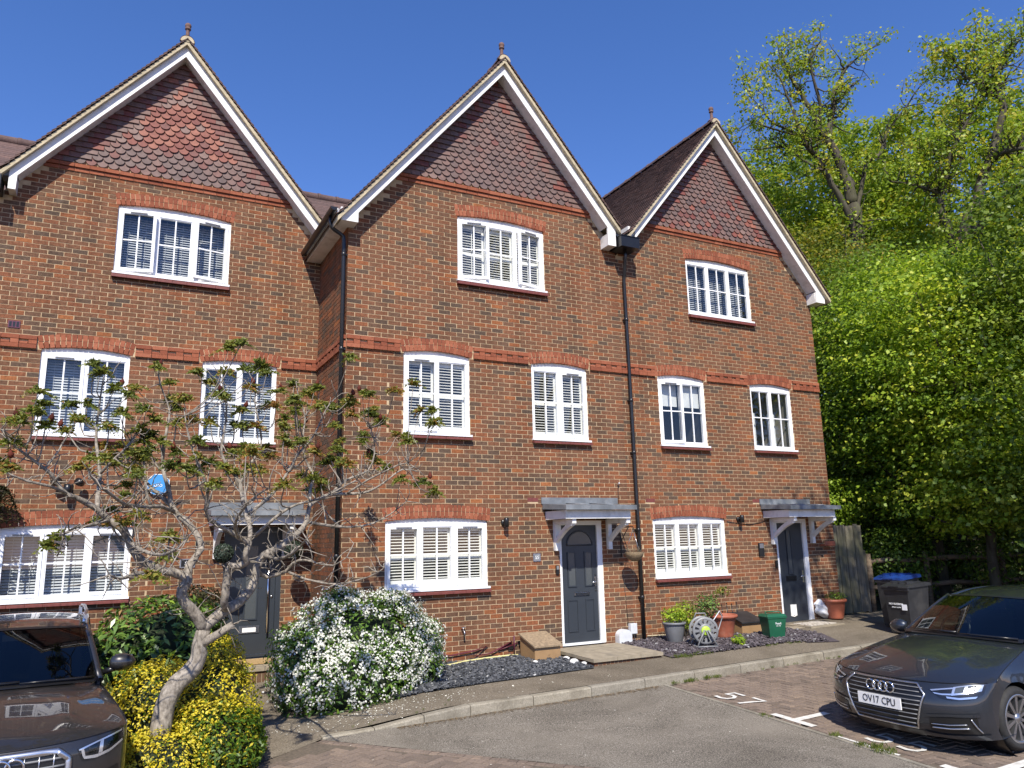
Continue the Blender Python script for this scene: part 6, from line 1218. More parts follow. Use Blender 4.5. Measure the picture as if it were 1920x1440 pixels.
for sg in (1, -1):
    f = (lambda P: P) if sg > 0 else mir
    T_, B_ = f([(.50, .688), (.62, .712), (.76, .742), (.862, .756), (.90, .742)]), f([(.55, .655), (.62, .606), (.72, .592), (.85, .604), (.90, .66)])
    mb = MB(); mb.grid(sedan.patch(T_, B_, .003)); hl = put('headlight', mb.mesh('headlight', 'car trim black'), t)
    mb = MB(); mb.grid(sedan.patch(f([(.515, .684), (.62, .704), (.70, .718)]), f([(.535, .672), (.62, .690), (.70, .704)]), .007)); mb.grid(sedan.patch(f([(.545, .662), (.62, .655), (.70, .660)]), f([(.565, .648), (.63, .640), (.70, .645)]), .007)); mb.grid(sedan.patch(f([(.70, .722), (.80, .744), (.885, .748)]), f([(.70, .640), (.80, .662), (.885, .69)]), .007)); mb.grid(sedan.patch(f([(.66, .63), (.76, .622), (.87, .64)]), f([(.67, .612), (.76, .603), (.86, .62)]), .008)); put('lamp_reflector', mb.mesh('lamp reflector', 'lamp inner'), hl)
    mb = MB(); mb.grid(sedan.patch(f([(.72, .715), (.78, .73)]), f([(.72, .665), (.78, .675)]), .011)); mb.grid(sedan.patch(f([(.80, .735), (.85, .742)]), f([(.80, .68), (.85, .69)]), .011)); put('lamp_lens', mb.mesh('lamp lens', 'frosted glass'), hl)
    mb = MB(); mb.grid(sedan.patch(T_, B_, .016)); put('lamp_cover', mb.mesh('lamp cover', 'lamp glass'), hl)
    mb = MB(); mb.grid(sedan.patch(f([(.50, .395), (.66, .415), (.86, .43)]), f([(.49, .255), (.66, .245), (.86, .25)]), .004)); it = put('air_intake', mb.mesh('air intake', 'car trim black'), t)
    mb = MB(); sedan.line(mb, f([(.51, .30), (.66, .30), (.80, .315)]), .008, .012); sedan.line(mb, f([(.51, .335), (.66, .337), (.79, .352)]), .005, .012); sedan.line(mb, f([(.82, .41), (.865, .27)]), .007, .014); put('intake_trim', mb.mesh('intake trim', 'satin silver'), it)
    mb = MB(); mb.grid(sedan.patch(f([(.40, .24), (.60, .225), (.88, .245), (.905, .25)]), f([(.42, .20), (.60, .195), (.88, .205), (.905, .225)]), .016)); mb.grid(sedan.patch(f([(.47, .43), (.66, .452), (.88, .468)]), f([(.49, .415), (.66, .425), (.88, .432)]), .014)); put('bumper_blade', mb.mesh('bumper blade', 'car paint graphite'), t)
mb = MB(); mb.grid(sedan.patch([(-.42, .235), (.42, .235)], [(-.40, .175), (.40, .175)], .004, 10, 2)); put('lower_intake', mb.mesh('lower intake', 'car trim black'), t)
mb = MB()
for sg in (1, -1): mb.tube([sedan.hood(sg*.925, k/12)+Vector((0, 0, .003)) for k in range(13)], .0045, 5)
mb.tube([sedan.hood(w, 0)+Vector((-.001, 0, .004)) for w in [(-.9+.05*i) for i in range(37)]], .0045, 5); put('panel_gap', mb.mesh('panel gap', 'car trim black'), t)
# ---- the tall estate car on the left
suv = Car(dict(W=.945, nose=.40, lean=[(.2, .16), (.3, .06), (.45, .0), (.6, .0), (.75, .015), (.84, .06), (.92, .16)], hlow=.25, hs=.94, htop=.805, hdrop=.035, hoodw=.79, ws0=1.28, wscurve=.24, hb=1.10, hbdrop=.04, len=4.66, wb0=.90, wb=2.82, hubh=.365, archr=.42,
    belt=1.09, gb=.745, gt=.615, wst=2.03, wstc=.10, ht=1.575, roof=[(2.03, 1.575), (2.5, 1.635), (3.0, 1.645), (3.6, 1.62), (4.35, 1.54)], roofend=4.3, pil=.036, mir=(1.62, .96, 1.21), tyre=.365, rim=.25, spokes=10, drv=1, crease=.022))
ux, uy = -.67, -4.30
t = thing('parked_car', 'dark brown grey estate car with silver roof rails parked at the left edge', 'car', (ux, uy, zr(ux, uy)-.02), R(93.1), 'parked cars', local=True)
suv.build(t, 'car paint brown grey', None)
mb = MB(); OP = [(.42, .815), (.50, .745), (.50, .60), (.40, .38), (-.40, .38), (-.50, .60), (-.50, .745), (-.42, .815)]
mb.grid(suv.patch([(-.42, .815), (.42, .815)], [(-.50, .745), (.50, .745)], .004, 10, 2)); mb.grid(suv.patch([(-.50, .745), (.50, .745)], [(-.5, .6), (.5, .6)], .004, 10, 3)); mb.grid(suv.patch([(-.50, .6), (.50, .6)], [(-.4, .38), (.4, .38)], .004, 10, 3)); g = put('grille', mb.mesh('grille', 'car trim black'), t)
mb = MB(); suv.line(mb, OP+[OP[0]], .030, .006, 8); put('grille_frame', mb.mesh('grille frame', 'satin silver'), g)
for hh in (.76, .70, .64, .58, .52, .46): mb = MB(); wv = .475 if hh > .6 else .5-.1*(.6-hh)/.22-.02; suv.line(mb, [(-wv, hh), (wv, hh)], .009, .012, 12); put('grille_bar', mb.mesh('grille bar', 'grey plastic'), g)
mb = MB()
for k in range(9): w = -.40+.1*k; suv.line(mb, [(w, .79), (w*.97, .42)], .006, .014, 6)
put('grille_rib', mb.mesh('grille rib', 'steel'), g); rings(suv, t, .735, .062, .04, g)
mb = MB(); p0 = suv.fp(0, .46); mb.box((p0.x-.045, -.262, .40), (p0.x-.030, .262, .512)); put('number_plate', mb.mesh('number plate', 'plate white'), t)
for sg in (1, -1):
    f = (lambda P: P) if sg > 0 else mir
    T_, B_ = f([(.56, .80), (.68, .832), (.80, .862), (.90, .882)]), f([(.60, .70), (.68, .69), (.80, .715), (.91, .79)])
    mb = MB(); mb.grid(suv.patch(T_, B_, .003)); hl = put('headlight', mb.mesh('headlight', 'car trim black'), t)
    mb = MB(); mb.grid(suv.patch(f([(.57, .796), (.70, .832), (.89, .876)]), f([(.575, .784), (.70, .820), (.89, .862)]), .007)); mb.grid(suv.patch(f([(.60, .735), (.70, .728), (.80, .748), (.895, .80)]), f([(.615, .712), (.70, .703), (.80, .725), (.90, .785)]), .007)); mb.grid(suv.patch(f([(.725, .825), (.75, .832)]), f([(.715, .735), (.745, .74)]), .008)); mb.grid(suv.patch(f([(.585, .79), (.605, .795)]), f([(.60, .735), (.62, .735)]), .008)); put('lamp_reflector', mb.mesh('lamp reflector', 'lamp inner'), hl)
    mb = MB(); mb.grid(suv.patch(f([(.64, .80), (.70, .815)]), f([(.64, .745), (.70, .745)]), .010)); mb.grid(suv.patch(f([(.77, .832), (.86, .855)]), f([(.77, .765), (.86, .80)]), .010)); put('lamp_lens', mb.mesh('lamp lens', 'car glass'), hl)
    mb = MB(); mb.grid(suv.patch(T_, B_, .016)); put('lamp_cover', mb.mesh('lamp cover', 'lamp glass'), hl)
    mb = MB(); mb.grid(suv.patch(f([(.56, .55), (.70, .57), (.88, .60)]), f([(.54, .36), (.70, .34), (.88, .38)]), .004)); put('air_intake', mb.mesh('air intake', 'car trim black'), t)
    mb = MB(); P = [Vector((2.15+.05, sg*.60, 1.575)), Vector((2.28, sg*.615, 1.645)), Vector((2.6, sg*.63, 1.675)), Vector((3.4, sg*.635, 1.68)), Vector((4.0, sg*.625, 1.65)), Vector((4.15, sg*.62, 1.60))]; mb.tube(P, .018, 8)
    for x_, z_ in ((2.27, 1.60), (4.08, 1.58)): mb.box((x_-.05, sg*.615-.018, z_-.03), (x_+.07, sg*.615+.018, z_+.055))
    put('roof_rail', mb.mesh('roof rail', 'satin silver'), t)
mb = MB()
for sg in (1, -1): mb.tube([suv.hood(sg*.945, k/12)+Vector((0, 0, .003)) for k in range(13)], .005, 5)
mb.tube([suv.hood(w, 0)+Vector((-.001, 0, .004)) for w in [(-.9+.05*i) for i in range(37)]], .005, 5); put('panel_gap', mb.mesh('panel gap', 'car trim black'), t)
# ================================================================ plants
def smooth_path(pts, step=.05, wob=.0, seed=0):
    P = [np.array(p[:3], float) for p in pts]; Rr = [p[3] for p in pts]; out, rad = [], []; g = random.Random(seed)
    for i in range(len(P)-1):
        p0, p1, p2, p3 = P[max(i-1, 0)], P[i], P[i+1], P[min(i+2, len(P)-1)]; n = max(2, int(np.linalg.norm(p2-p1)/step))
        for k in range(n):
            t = k/n; q = .5*((2*p1)+(-p0+p2)*t+(2*p0-5*p1+4*p2-p3)*t*t+(-p0+3*p1-3*p2+p3)*t**3); r = Rr[i]+(Rr[i+1]-Rr[i])*t
            out.append(q+np.array([g.uniform(-1, 1) for _ in range(3)])*wob*r); rad.append(r*(1+g.uniform(-.5, .6)*wob))
    out.append(P[-1]); rad.append(Rr[-1]); return out, rad
def clump_leaves(centers, spread, per, size, tone_c, g, up=.8, flat=.6):
    k = len(centers); n = k*per; c = np.repeat(np.asarray(centers), per, 0); off = g.normal(0, 1, (n, 3))*np.array((spread, spread, spread*flat))
    P = c+off; nr = g.normal(0, .55, (n, 3))+off/np.maximum(spread, 1e-6)*.45; nr[:, 2] += up
    t = np.repeat(tone_c, per)+g.normal(0, .16, n); return P, nr, size*g.uniform(.6, 1.35, (n, 1)), t
# ---- gnarled sumac in front of the left house
t = thing('sumac_tree', 'gnarled low sumac tree with pale twisting limbs in front of the left house', 'tree', (.57, -3, zp(.57, -3)))
mb = MB(); anchors = []
for i, L in enumerate(SUMAC):
    L = [(*q[:3], q[3]*.78) for q in L]; pts, rad = smooth_path(L, .085, .09 if L[0][3] > .05 else .2, i); mb.tube(pts, rad, 12 if L[0][3] > .04 else 7)
    anchors += [(p, r) for p, r in zip(pts[2:], rad[2:]) if r < .06]
A = np.array([a[0] for a in anchors]); AR = [a[1] for a in anchors]; g = np.random.default_rng(21); tips = [np.array(p) for p in TIPS]
for k in range(34):                                                 # depth: more shoots towards and away from the street
    b = tips[int(g.integers(len(tips)))]; tips.append(b+np.array((g.normal(0, .12), g.choice((-1, 1, -1))*g.uniform(.35, 1.2), g.normal(-.05, .15))))
main = list(tips)
for b in main:
    for k in range(int(g.integers(0, 2))): tips.append(b+np.array((g.normal(0, .13), g.normal(0, .13), g.normal(.0, .11))))
twig = MB(); rr = random.Random(8)
for i, tp in enumerate(tips):
    d = np.linalg.norm((A-tp)*np.array((1, .8, 1))+np.array((0, 0, .25)), axis=1)+np.array([0 if r > .006 else .3 for r in AR]); j = int(np.argmin(d)); a = A[j]; m = (a+tp)/2+np.array((rr.uniform(-.06, .06), rr.uniform(-.06, .06), -.06-rr.uniform(0, .08))); r0 = min(.013, max(.006, AR[j]*.7))
    L, rd_ = smooth_path([(*a, r0), (*m, r0*.8), (*tp, r0*.5)], .07, .5, i); twig.tube(L, rd_, 5)
for i in range(620):                                                # bare crooked twigs
    j = rr.randrange(len(A)); p = A[j]; v = np.array((rr.gauss(0, 1), rr.gauss(0, 1), rr.gauss(.55, .8))); v /= np.linalg.norm(v); ln = rr.uniform(.1, .38); L = [(*p, .007)]
    for s in range(3): v = v+np.array([rr.gauss(0, .38) for _ in range(3)]); v /= np.linalg.norm(v); p = p+v*ln/3; L.append((*p, .0055-.0013*s))
    twig.tube([q[:3] for q in L], [q[3] for q in L], 5)
put('trunk', mb.mesh('sumac trunk', 'sumac bark'), t); stuff(put('twigs', twig.mesh('sumac twigs', 'sumac bark'), t))
P, NR, SZ, TN, DR = [], [], [], [], []
for c in tips:
    tone0 = g.normal(.58, .18); nf = int(g.integers(12, 19))
    for f in range(nf):                                            # pinnate fronds arching out of each shoot
        a = g.random()*6.28; el = g.uniform(.0, 1.45); L = g.uniform(.08, .17); hd = np.array((math.cos(a)*math.cos(el), math.sin(a)*math.cos(el), math.sin(el)))
        side = np.cross(hd, (0, 0, 1)); side /= np.linalg.norm(side)+1e-9
        for s in range(8):
            u = (s+1)/8; q = c+hd*L*u+np.array((0, 0, -.5*L*u*u))
            for sg in (-1, 1): P.append(q+side*sg*.022); NR.append(np.array((0, -.3, .5))+g.normal(0, .8, 3)); DR.append(side*sg+hd*.8+g.normal(0, .2, 3)); SZ.append(.062*(1-.35*u)*g.uniform(.7, 1.3)); TN.append(tone0+g.normal(0, .2)+.12*(g.random() < .1))
put('crown', leaf_mesh('sumac leaves', P, NR, np.array(SZ).reshape(-1, 1), TN, 'leaf sumac', .38, dirs=DR), t)
for i, c in enumerate(tips[:78:3]):
    mb = MB(); pr = [(0, -.05)]+[(.024*math.sin(math.pi*min(1, (k+1)/9)**.8)*(1+.25*(k % 2)), -.05+.1*(k+1)/10) for k in range(8)]+[(0, .052)]; mb.tone = rr.random(); mb.lathe(pr, n=9)
    put('seed_cone', mb.mesh('seed cone', 'sumac cone'), t, c+np.array((rr.uniform(-.08, .08), rr.uniform(-.1, .1), .09)), (rr.uniform(-.3, .3), rr.uniform(-.3, .3), 0))
# ---- shrubs
def ell_points(ells, n, g, lo=.78, hi=1.04, noise=.05):
    w = np.array([e[1][0]*e[1][1]+e[1][0]*e[1][2]+e[1][1]*e[1][2] for e in ells]); w = w/w.sum(); out, nr = [], []
    for e, k in zip(ells, (w*n).astype(int)):
        d = g.normal(size=(k*2, 3)); d /= np.linalg.norm(d, axis=1, keepdims=True); d = d[:k]; r = lo+(hi-lo)*g.random((k, 1))**.6; bump = 1+noise*np.sin(d[:, :1]*7+e[0][0])*np.sin(d[:, 1:2]*6)+noise*np.sin(d[:, 2:]*9+2); p = np.array(e[0])+d*r*bump*np.array(e[1])
        keep = np.ones(len(p), bool)
        for f in ells:
            if f is not e: keep &= (((p-np.array(f[0]))/np.array(f[1]))**2).sum(1) > .62
        out.append(p[keep]); nr.append((d/np.array(e[1]))[keep])
    return np.concatenate(out), np.concatenate(nr)
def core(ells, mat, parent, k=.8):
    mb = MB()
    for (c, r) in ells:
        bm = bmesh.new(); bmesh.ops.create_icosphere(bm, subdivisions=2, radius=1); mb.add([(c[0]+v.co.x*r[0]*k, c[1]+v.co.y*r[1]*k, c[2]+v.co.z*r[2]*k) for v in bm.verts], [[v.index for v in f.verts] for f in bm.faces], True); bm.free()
    return put('shrub_core', mb.mesh('shrub core', mat), parent)  # solid dark ellipsoids filling the shrub behind its leaves
def shrub(name, label, ells, layers, seed, k=.72, corem='shrub core'):
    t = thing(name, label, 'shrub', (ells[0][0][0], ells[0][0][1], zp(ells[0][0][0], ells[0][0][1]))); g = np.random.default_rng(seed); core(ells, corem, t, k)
    for (nm, n, size, mat, aspect, tone, lo, hi, up) in layers:
        p, nr = ell_points(ells, n, g, lo, hi); m = p[:, 2] > np.array([zp(*q[:2])-.02 for q in p]); p, nr = p[m], nr[m]; nr = nr/np.linalg.norm(nr, axis=1, keepdims=True)+g.normal(0, .55, p.shape); nr[:, 2] += up
        tn = tone(p, g) if callable(tone) else g.normal(tone[0], tone[1], len(p)); put(nm, leaf_mesh(nm, p, nr, size*g.uniform(.65, 1.3, (len(p), 1)), tn, mat, aspect), t)
    return t, g
shrub('rhododendron', 'broad glossy green rhododendron bush behind the sumac trunk', [((.72, .15, .30), (.88, .75, .86)), ((.25, .0, .1), (.6, .6, .72)), ((1.15, .0, .0), (.50, .5, .72))], [('foliage', 5200, .125, 'leaf glossy', .36, (.45, .24), .74, 1.06, .5), ('fresh_leaves', 500, .11, 'leaf maple', .36, (.4, .2), .95, 1.08, .6)], 31)
YE = [((.58, -2.28, .02), (.50, .55, .60)), ((1.10, -2.38, .05), (.50, .55, .58)), ((1.20, -2.1, .28), (.30, .35, .55)), ((.60, -3.12, -.28), (.44, .42, .36)), ((1.10, -2.92, -.16), (.42, .42, .46))]
shrub('euonymus_shrub', 'golden yellow leaved shrub round the foot of the sumac', YE, [('foliage', 27000, .037, 'leaf yellow', .52, lambda p, g: g.normal(.84, .14, len(p))-.22*(np.sin(p[:, 0]*17)*np.sin(p[:, 1]*15+1)*np.sin(p[:, 2]*16) > .25)-.62*(g.random(len(p)) < .12)-np.clip((p[:, 0]-1.05)*.5, 0, .3), .72, 1.08, .6)], 32)
shrub('leafy_shrub', 'low green shrub with yellow tips in front of the golden shrub beside the path', [((1.16, -3.05, -.20), (.38, .34, .38)), ((1.32, -2.75, -.22), (.28, .3, .32))], [('foliage', 5200, .06, 'leaf yellow', .36, lambda p, g: g.normal(.17, .1, len(p))+.5*(g.random(len(p)) < .07), .72, 1.12, .7)], 33)
CH = [((3.22, -.78, .28), (1.08, .66, .84)), ((2.62, -.95, .05), (.62, .58, .72)), ((3.95, -.70, .12), (.50, .55, .66)), ((3.0, -1.15, -.05), (.85, .50, .56))]
CH += [((2.35, -.85, .52), (.30, .28, .26)), ((2.95, -.70, .98), (.30, .28, .22)), ((3.65, -.75, .86), (.34, .30, .26)), ((4.25, -.72, .45), (.24, .24, .26)), ((3.5, -1.28, .25), (.36, .22, .3))]
t, g = shrub('choisya_shrub', 'large rounded shrub covered in white blossom beside the path', CH, [('foliage', 19000, .07, 'leaf choisya', .36, (.5, .26), .74, 1.05, .5)], 34)
cp, cn = ell_points(CH, 3900, g, .95, 1.07); m = np.array([zp(*q[:2]) for q in cp])+.08 < cp[:, 2]; cp, cn = cp[m], cn[m]; patch = np.sin(cp[:, 0]*5+1)+np.sin(cp[:, 2]*7)+np.sin(cp[:, 1]*6+cp[:, 0]*3); keep = g.random(len(cp)) < np.clip(.80+.2*patch, .3, 1); cp, cn = cp[keep], cn[keep]
cn /= np.linalg.norm(cn, axis=1, keepdims=True); per = 9; P = np.repeat(cp, per, 0)+g.normal(0, .026, (len(cp)*per, 3)); NR = np.repeat(cn, per, 0)+g.normal(0, .45, P.shape)
stuff(put('blossom', leaf_mesh('blossom', P, NR, .033*g.uniform(.7, 1.25, (len(P), 1)), g.random(len(P)), 'flower white', .8), t))
cp, cn = ell_points([((2.92, -.75, 1.05), (.16, .14, .12)), ((3.62, -.62, 1.0), (.2, .16, .14)), ((2.1, -.95, .35), (.2, .2, .4)), ((4.38, -.6, .2), (.14, .2, .3))], 700, g, .2, 1.1); stuff(put('new_shoots', leaf_mesh('new shoots', cp, cn+g.normal(0, .8, cp.shape), .08*g.uniform(.7, 1.2, (len(cp), 1)), g.normal(.7, .2, len(cp)), 'leaf choisya', .3), t))
shrub('dwarf_conifer', 'dark bronze conifer against the wall behind the rhododendron', [((1.25, 1.35, .30), (.48, .42, .86))], [('foliage', 4200, .09, 'leaf conifer', .3, (.5, .25), .7, 1.12, .2)], 35)
# ---- woodland at the right
def tree(name, label, base, top, ells, n, size, mat, tone, seed, r0=.16, clump=.33, per=30, limbs=14, aspect=.62, up=.9, flat=.36, lo=.55, group='trees right of the terrace', bark='oak bark'):
    t = thing(name, label, 'tree', base, group=group); g = np.random.default_rng(seed); rr = random.Random(seed); c0 = np.array(ells[0][0]); b = np.array(base)
    w = np.array([e[1][0]*e[1][1]*e[1][2] for e in ells])**.67; w = w/w.sum(); cs = []
    for e, k in zip(ells, (w*n/per).astype(int)+1):
        d = g.normal(size=(k, 3)); d /= np.linalg.norm(d, axis=1, keepdims=True); r = lo+(1.03-lo)*g.random((k, 1))**.55; cs.append(np.array(e[0])+d*r*np.array(e[1])*(1+.10*np.sin(d*5+seed)))
    cs = np.concatenate(cs); tc = g.normal(tone[0], tone[1], len(cs)); P, NR, SZ, TN = clump_leaves(cs, clump*g.uniform(.7, 1.2), per, size, tc, g, up, flat)
    put('crown', leaf_mesh('crown', P, NR, SZ, TN, mat, aspect), t)
    mb = MB(); tp = c0+np.array((0, 0, ells[0][1][2]*.55)); mid = (b+tp)/2+np.array((rr.uniform(-.4, .4), rr.uniform(-.3, .3), 0)); L, rd_ = smooth_path([(*b, r0), (*(b*.7+mid*.3), r0*.85), (*mid, r0*.65), (*tp, r0*.2)], .4, .2, seed); mb.tube(L, rd_, 8)
    for i in range(limbs):
        k = rr.randint(int(len(L)*.3), len(L)-2); e = cs[rr.randrange(len(cs))]; a = L[k]; m = (np.array(a)+e)/2+np.array((rr.uniform(-.3, .3), rr.uniform(-.3, .3), -.25)); q, rq = smooth_path([(*a, rd_[k]*.55), (*m, rd_[k]*.35), (*e, .012)], .3, .35, i); mb.tube(q, rq, 5)
    put('trunk', mb.mesh('trunk', bark), t); return t
gz = lambda x, y: zr(x, y)-.08
def T(name, label, x, y, ells, *a, **k): return tree(name, label, (x, y, gz(x, y)), 0, ells, *a, **k)
T('woodland_tree', 'olive green tree behind the roof of the end house', 24.3, 11.2, [((24.0, 11.2, 12.0), (4.2, 4, 4.6)), ((22.6, 9.6, 10.6), (2.6, 2.5, 3))], 52000, .16, 'leaf oak', (.5, .28), 41, .28)
T('woodland_tree', 'tall rounded olive tree on the skyline between the two oaks', 30.5, 13.0, [((30.3, 12.6, 15.2), (5.4, 5, 6.0)), ((28.0, 13.2, 12), (3.5, 3.5, 4))], 70000, .20, 'leaf oak', (.45, .26), 42, .32)
T('woodland_tree', 'broad yellow green tree on the skyline at the far right', 31.0, 8.0, [((31.5, 6.8, 14.4), (5.6, 5, 5.6)), ((28.6, 8.4, 12), (3.6, 3.5, 4.5)), ((33.0, 2.5, 14), (4, 4, 5))], 80000, .20, 'leaf oak', (.55, .28), 43, .32)
T('woodland_tree', 'mid green tree close behind the end gable', 21.2, 6.2, [((21.0, 6.0, 8.4), (3.0, 3, 4.2)), ((19.8, 5.0, 5.6), (2.2, 2.2, 3.4))], 32000, .12, 'leaf woodland', (.6, .28), 44, .2)
T('woodland_tree', 'olive tree below the left oak crown', 24.6, 4.6, [((24.4, 4.6, 9.0), (3.4, 3.2, 3.3)), ((22.0, 3.8, 7.8), (2.4, 2.4, 3.2))], 32000, .13, 'leaf oak', (.4, .28), 45, .22)
T('hazel_tree', 'leafy hazel just right of the end house wall', 18.6, 2.9, [((18.4, 2.9, 5.4), (2.2, 2.0, 3.2)), ((17.6, 2.5, 3.6), (1.7, 1.5, 2.0)), ((19.2, 2.6, 8), (1.8, 1.7, 2.2)), ((18.2, 2.2, 2.4), (1.9, 1.4, 1.7))], 44000, .09, 'leaf hazel', (.62, .3), 46, .14, clump=.36, flat=.24)
T('field_maple', 'bright lime green maple standing in front of the hazel', 18.3, .6, [((18.2, .7, 6.4), (2.3, 2.1, 2.5)), ((17.0, .6, 4.9), (1.3, 1.3, 1.6)), ((17.8, .5, 3.0), (1.6, 1.1, 1.5))], 40000, .095, 'leaf maple', (.45, .3), 47, .14, clump=.36, per=40, flat=.17, aspect=.8)
T('field_maple', 'lime green maple with the lowest sunlit sprays at the right', 17.2, -1.3, [((16.9, -1.1, 5.8), (1.9, 1.8, 2.2)), ((17.4, -2.0, 4.4), (1.8, 1.5, 1.7)), ((16.9, -1.5, 2.9), (1.5, 1.1, 1.3))], 38000, .095, 'leaf maple', (.6, .3), 48, .13, clump=.36, per=40, flat=.17, aspect=.8)
T('field_maple', 'darker leaning maple cut off by the right edge', 17.4, -3.3, [((17.3, -3.1, 4.6), (2.2, 1.8, 3.0)), ((17.9, -3.3, 7.6), (2, 2, 2)), ((16.9, -3.1, 2.3), (1.3, 1.2, 1.3))], 30000, .10, 'leaf hazel', (.6, .3), 49, .15, clump=.38, per=40, flat=.2, aspect=.8)
T('woodland_tree', 'gold green tree behind the maples below the right oak', 24.5, .2, [((24.3, .3, 7.6), (3.6, 3.6, 3.6)), ((22.0, .9, 6.6), (2.4, 2.4, 3.4))], 32000, .13, 'leaf oak', (.55, .28), 50, .2)
def underw(label, c, r, n, mat, tone, seed, size=.09):
    t = thing('hedge_shrub', label, 'shrub', (c[0], c[1], zr(c[0], c[1])), group='undergrowth along the rail fence'); g = np.random.default_rng(seed); p, nr = ell_points([(c, r)], n, g, .45, 1.08, .1); nr = nr/np.linalg.norm(nr, axis=1, keepdims=True)+g.normal(0, .6, p.shape); nr[:, 2] += .8
    put('foliage', leaf_mesh('hedge leaves', p, nr, size*g.uniform(.6, 1.3, (len(p), 1)), g.normal(tone, .2, len(p)), mat, .6), t); stems('stem', 'oak bark', t, (c[0], c[1], zr(c[0], c[1])), 9, c[2]+r[2]*.4, r[0]*.7, .018, seed)
underw('bright green bush rising behind the board fence', (15.9, 1.75, 2.55), (1.15, .7, .58), 2600, 'leaf maple', .5, 61, .085)
underw('dark evergreen bush behind the wheelie bins', (16.4, .35, 1.15), (.95, .7, .85), 2600, 'leaf hazel', .35, 62)
underw('dark ivy thicket behind the board fence', (18.0, 3.0, 1.6), (1.7, 1.3, 1.9), 3600, 'leaf glossy', .4, 63, .11)
underw('shaded bush behind the saloon roof', (18.8, -1.0, 1.1), (1.7, 1.0, 1.5), 3600, 'leaf hazel', .35, 64)
underw('leafy bush hanging over the fence at the right edge', (17.6, -3.2, 1.3), (1.2, .9, 1.2), 3000, 'leaf hazel', .6, 65, .12)
underw('dark thicket filling the gap below the maples', (20.6, .8, 1.9), (2.4, 2.0, 2.3), 4600, 'leaf glossy', .35, 66, .12)
underw('dark holly thicket in the shade between the hazel and the wall', (20.8, 5.2, 2.0), (2.4, 2.2, 2.5), 4600, 'leaf glossy', .35, 67, .12)
underw('dark thicket at the far right below the leaning maple', (21.0, -2.6, 1.9), (2.2, 2.2, 2.3), 4600, 'leaf glossy', .35, 68, .12)
g = np.random.default_rng(70); cs = np.stack([g.uniform(23, 50, 3400), g.uniform(-16, 34, 3400), g.uniform(0, 1, 3400)**1.3*11], 1); k = (cs[:, 0]*.62+cs[:, 1]*.4 > 19) ; cs = cs[k]; P, NR, SZ, TN = clump_leaves(cs, .9, 26, .33, g.normal(.4, .2, len(cs)), g)
cs2 = np.stack([g.uniform(22.5, 30, 900), g.uniform(-9, 14, 900), g.uniform(-.2, 6.5, 900)], 1); P2, N2, S2, T2_ = clump_leaves(cs2, .7, 26, .36, g.normal(.25, .2, 900), g); P, NR, SZ, TN = np.concatenate([P, P2]), np.concatenate([NR, N2]), np.concatenate([SZ, S2]), np.concatenate([TN, T2_])
tag(stuff(put('far_woodland', leaf_mesh('far woodland', P, NR, SZ, TN, 'leaf woodland', .65))), 'dense green woodland filling the background behind the nearer trees', 'woodland')
# ---- the two open oaks on the skyline
for i, (limbs, lab, nl) in enumerate(zip(OAKS, ('tall open oak with dark crooked limbs just right of the end gable', 'tall open oak reaching over the top right corner'), (150, 130))):
    b = limbs[0][0]; t = thing('oak_tree', lab, 'tree', (b[0], b[1], gz(b[0], b[1])), group='open oaks on the skyline'); mb = MB(); g = np.random.default_rng(80+i); rr = random.Random(80+i); nodes = []
    for j, L in enumerate(limbs):
        if j == 0: L = [(b[0], b[1], gz(b[0], b[1]), L[0][3]*1.15)]+L
        L = [(*q[:3], q[3]*.68) for q in L]; pts, rad = smooth_path(L, .3, .28, j+10*i); mb.tube(pts, rad, 8)
        if j > 1: nodes += [(p, r, k/len(pts)) for k, (p, r) in enumerate(zip(pts, rad))]
    put('trunk', mb.mesh('oak trunk', 'oak bark'), t); tw = MB(); ends = []
    cand = [q for q in nodes if q[1] < .13]
    for j in range(230):
        p, r, f = rr.choice(cand); p = np.array(p); v = np.array((rr.gauss(0, 1), rr.gauss(0, 1), rr.gauss(.35, .6))); v /= np.linalg.norm(v); L = [(*p, min(.04, r*.6))]; ln = rr.uniform(.5, 1.4)
        for s in range(5):
            v = v+np.array([rr.gauss(0, .42) for _ in range(3)])+np.array((0, 0, .08)); v /= np.linalg.norm(v); p = p+v*ln/5; L.append((*p, max(.010, L[0][3]*(1-(s+1)/6))))
            if s > 1 and rr.random() < .85: ends.append((p+np.array([rr.gauss(0, .12) for _ in range(3)]), f))
        tw.tube([q[:3] for q in L], [q[3] for q in L], 5)
    stuff(put('twigs', tw.mesh('oak twigs', 'oak bark'), t)); E_ = np.array([e[0] for e in ends if rr.random() < .25+.75*e[1]])
    P, NR, SZ, TN = clump_leaves(E_, .19, 24, .12, g.normal(.68, .2, len(E_)), g, .6, .6); put('crown', leaf_mesh('oak leaves', P, NR, SZ, TN, 'leaf oak', .7), t)
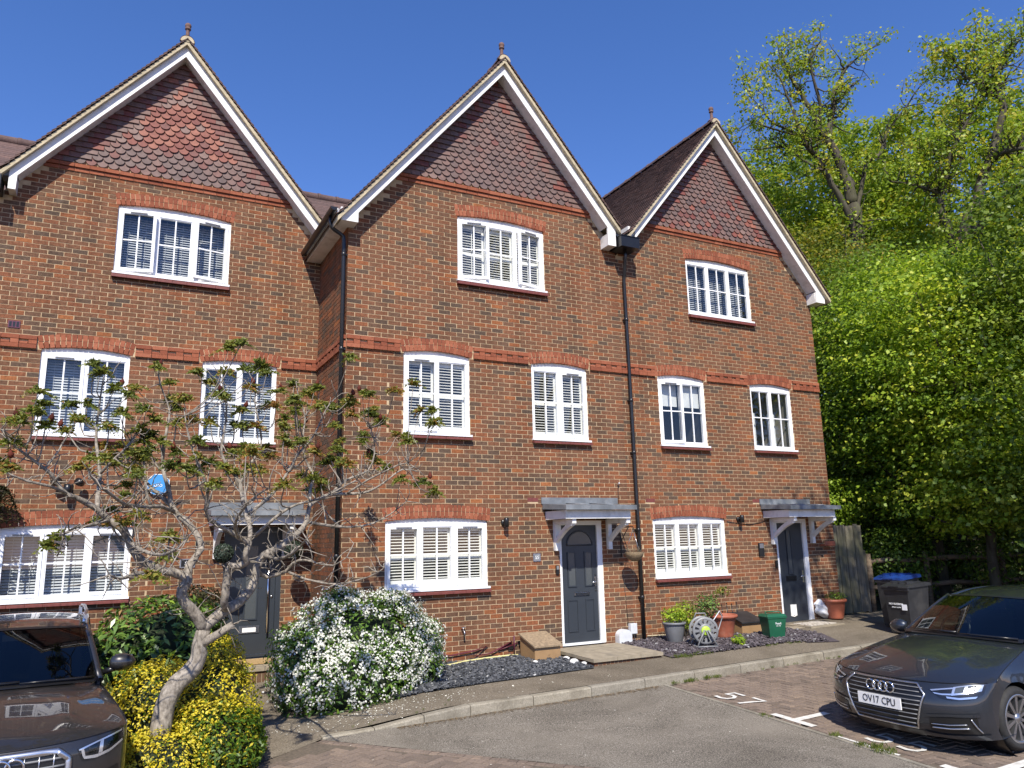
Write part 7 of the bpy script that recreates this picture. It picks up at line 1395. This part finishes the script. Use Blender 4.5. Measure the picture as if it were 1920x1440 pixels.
# ---- overhanging ash beyond the right edge, dappling the end of the terrace
T('ash_tree', 'tree beyond the right edge whose crown dapples the end of the terrace', 14.2, -10.5, [((10.1, -8.3, 10.8), (1.5, .8, 1.4)), ((11.8, -8.6, 10.3), (1.5, 1.1, 1.5)), ((13.0, -9.4, 9.8), (1.6, 1.2, 1.4))], 5600, .13, 'leaf woodland', (.5, .2), 51, .2, clump=.28, per=20, limbs=18, group='trees beyond the right edge')
# ---- grass tufts and weeds
def tufts(name, label, spots, zf, h=.06, per=30, mat='grass blade'):
    P, NR, DR, SZ = [], [], [], []
    for x, y, s in spots:
        for k in range(int(per*s)): a = rng.random()*6.28; l = h*s**.5*rng.uniform(.5, 1.2); px, py = x+rng.normal(0, .035*s), y+rng.normal(0, .022*s); P.append((px, py, zf(px, py)+l*.42)); d = np.array((math.cos(a)*.5, math.sin(a)*.5, 1)); DR.append(d); NR.append(np.array((math.sin(a), -math.cos(a), .1))); SZ.append(l)
    o = put(name, leaf_mesh(name, P, NR, np.array(SZ).reshape(-1, 1), rng.random(len(P)), mat, .13, dirs=DR)); o['kind'] = 'stuff'; tag(o, label, 'grass')
tufts('grass_tufts', 'short grass growing along the gutter at the foot of the kerb', [(7.3+random.random()*.95, -2.43-random.random()*.03, random.uniform(.5, 1.4)) for _ in range(13)]+[(8.7+random.random()*2.6, -2.42, random.uniform(.3, .8)) for _ in range(12)], zr)
tufts('grass_tufts', 'weedy grass along the edge between asphalt and parking bay', [(7.24+random.gauss(0, .025), -4.2-random.random()*.25, .6) for _ in range(5)]+[(7.25+random.gauss(0, .03), -5.2-random.random()*.9, random.uniform(.6, 1.6)) for _ in range(14)], zr)
tufts('grass_tufts', 'grass growing along the front of the slate beds', [(8.1+random.random()*.75, -1.5+random.gauss(0, .05), random.uniform(.6, 1.4)) for _ in range(12)]+[(10+random.random()*1.2, -1.6+random.gauss(0, .04), .6) for _ in range(12)]+[(2.6+random.random()*2.2, -2.2+random.gauss(0, .08), .35) for _ in range(7)], zp)
x, y = 9.72, -1.32; t = thing('weed', 'leafy green weed growing at the front of the purple slate', 'weed', (x, y, zp(x, y)), local=True); leaves_in('foliage', 'leaf maple', t, 170, ((0, 0, .10), (.14, .12, .10)), .065, (.55, .25), seed=21)
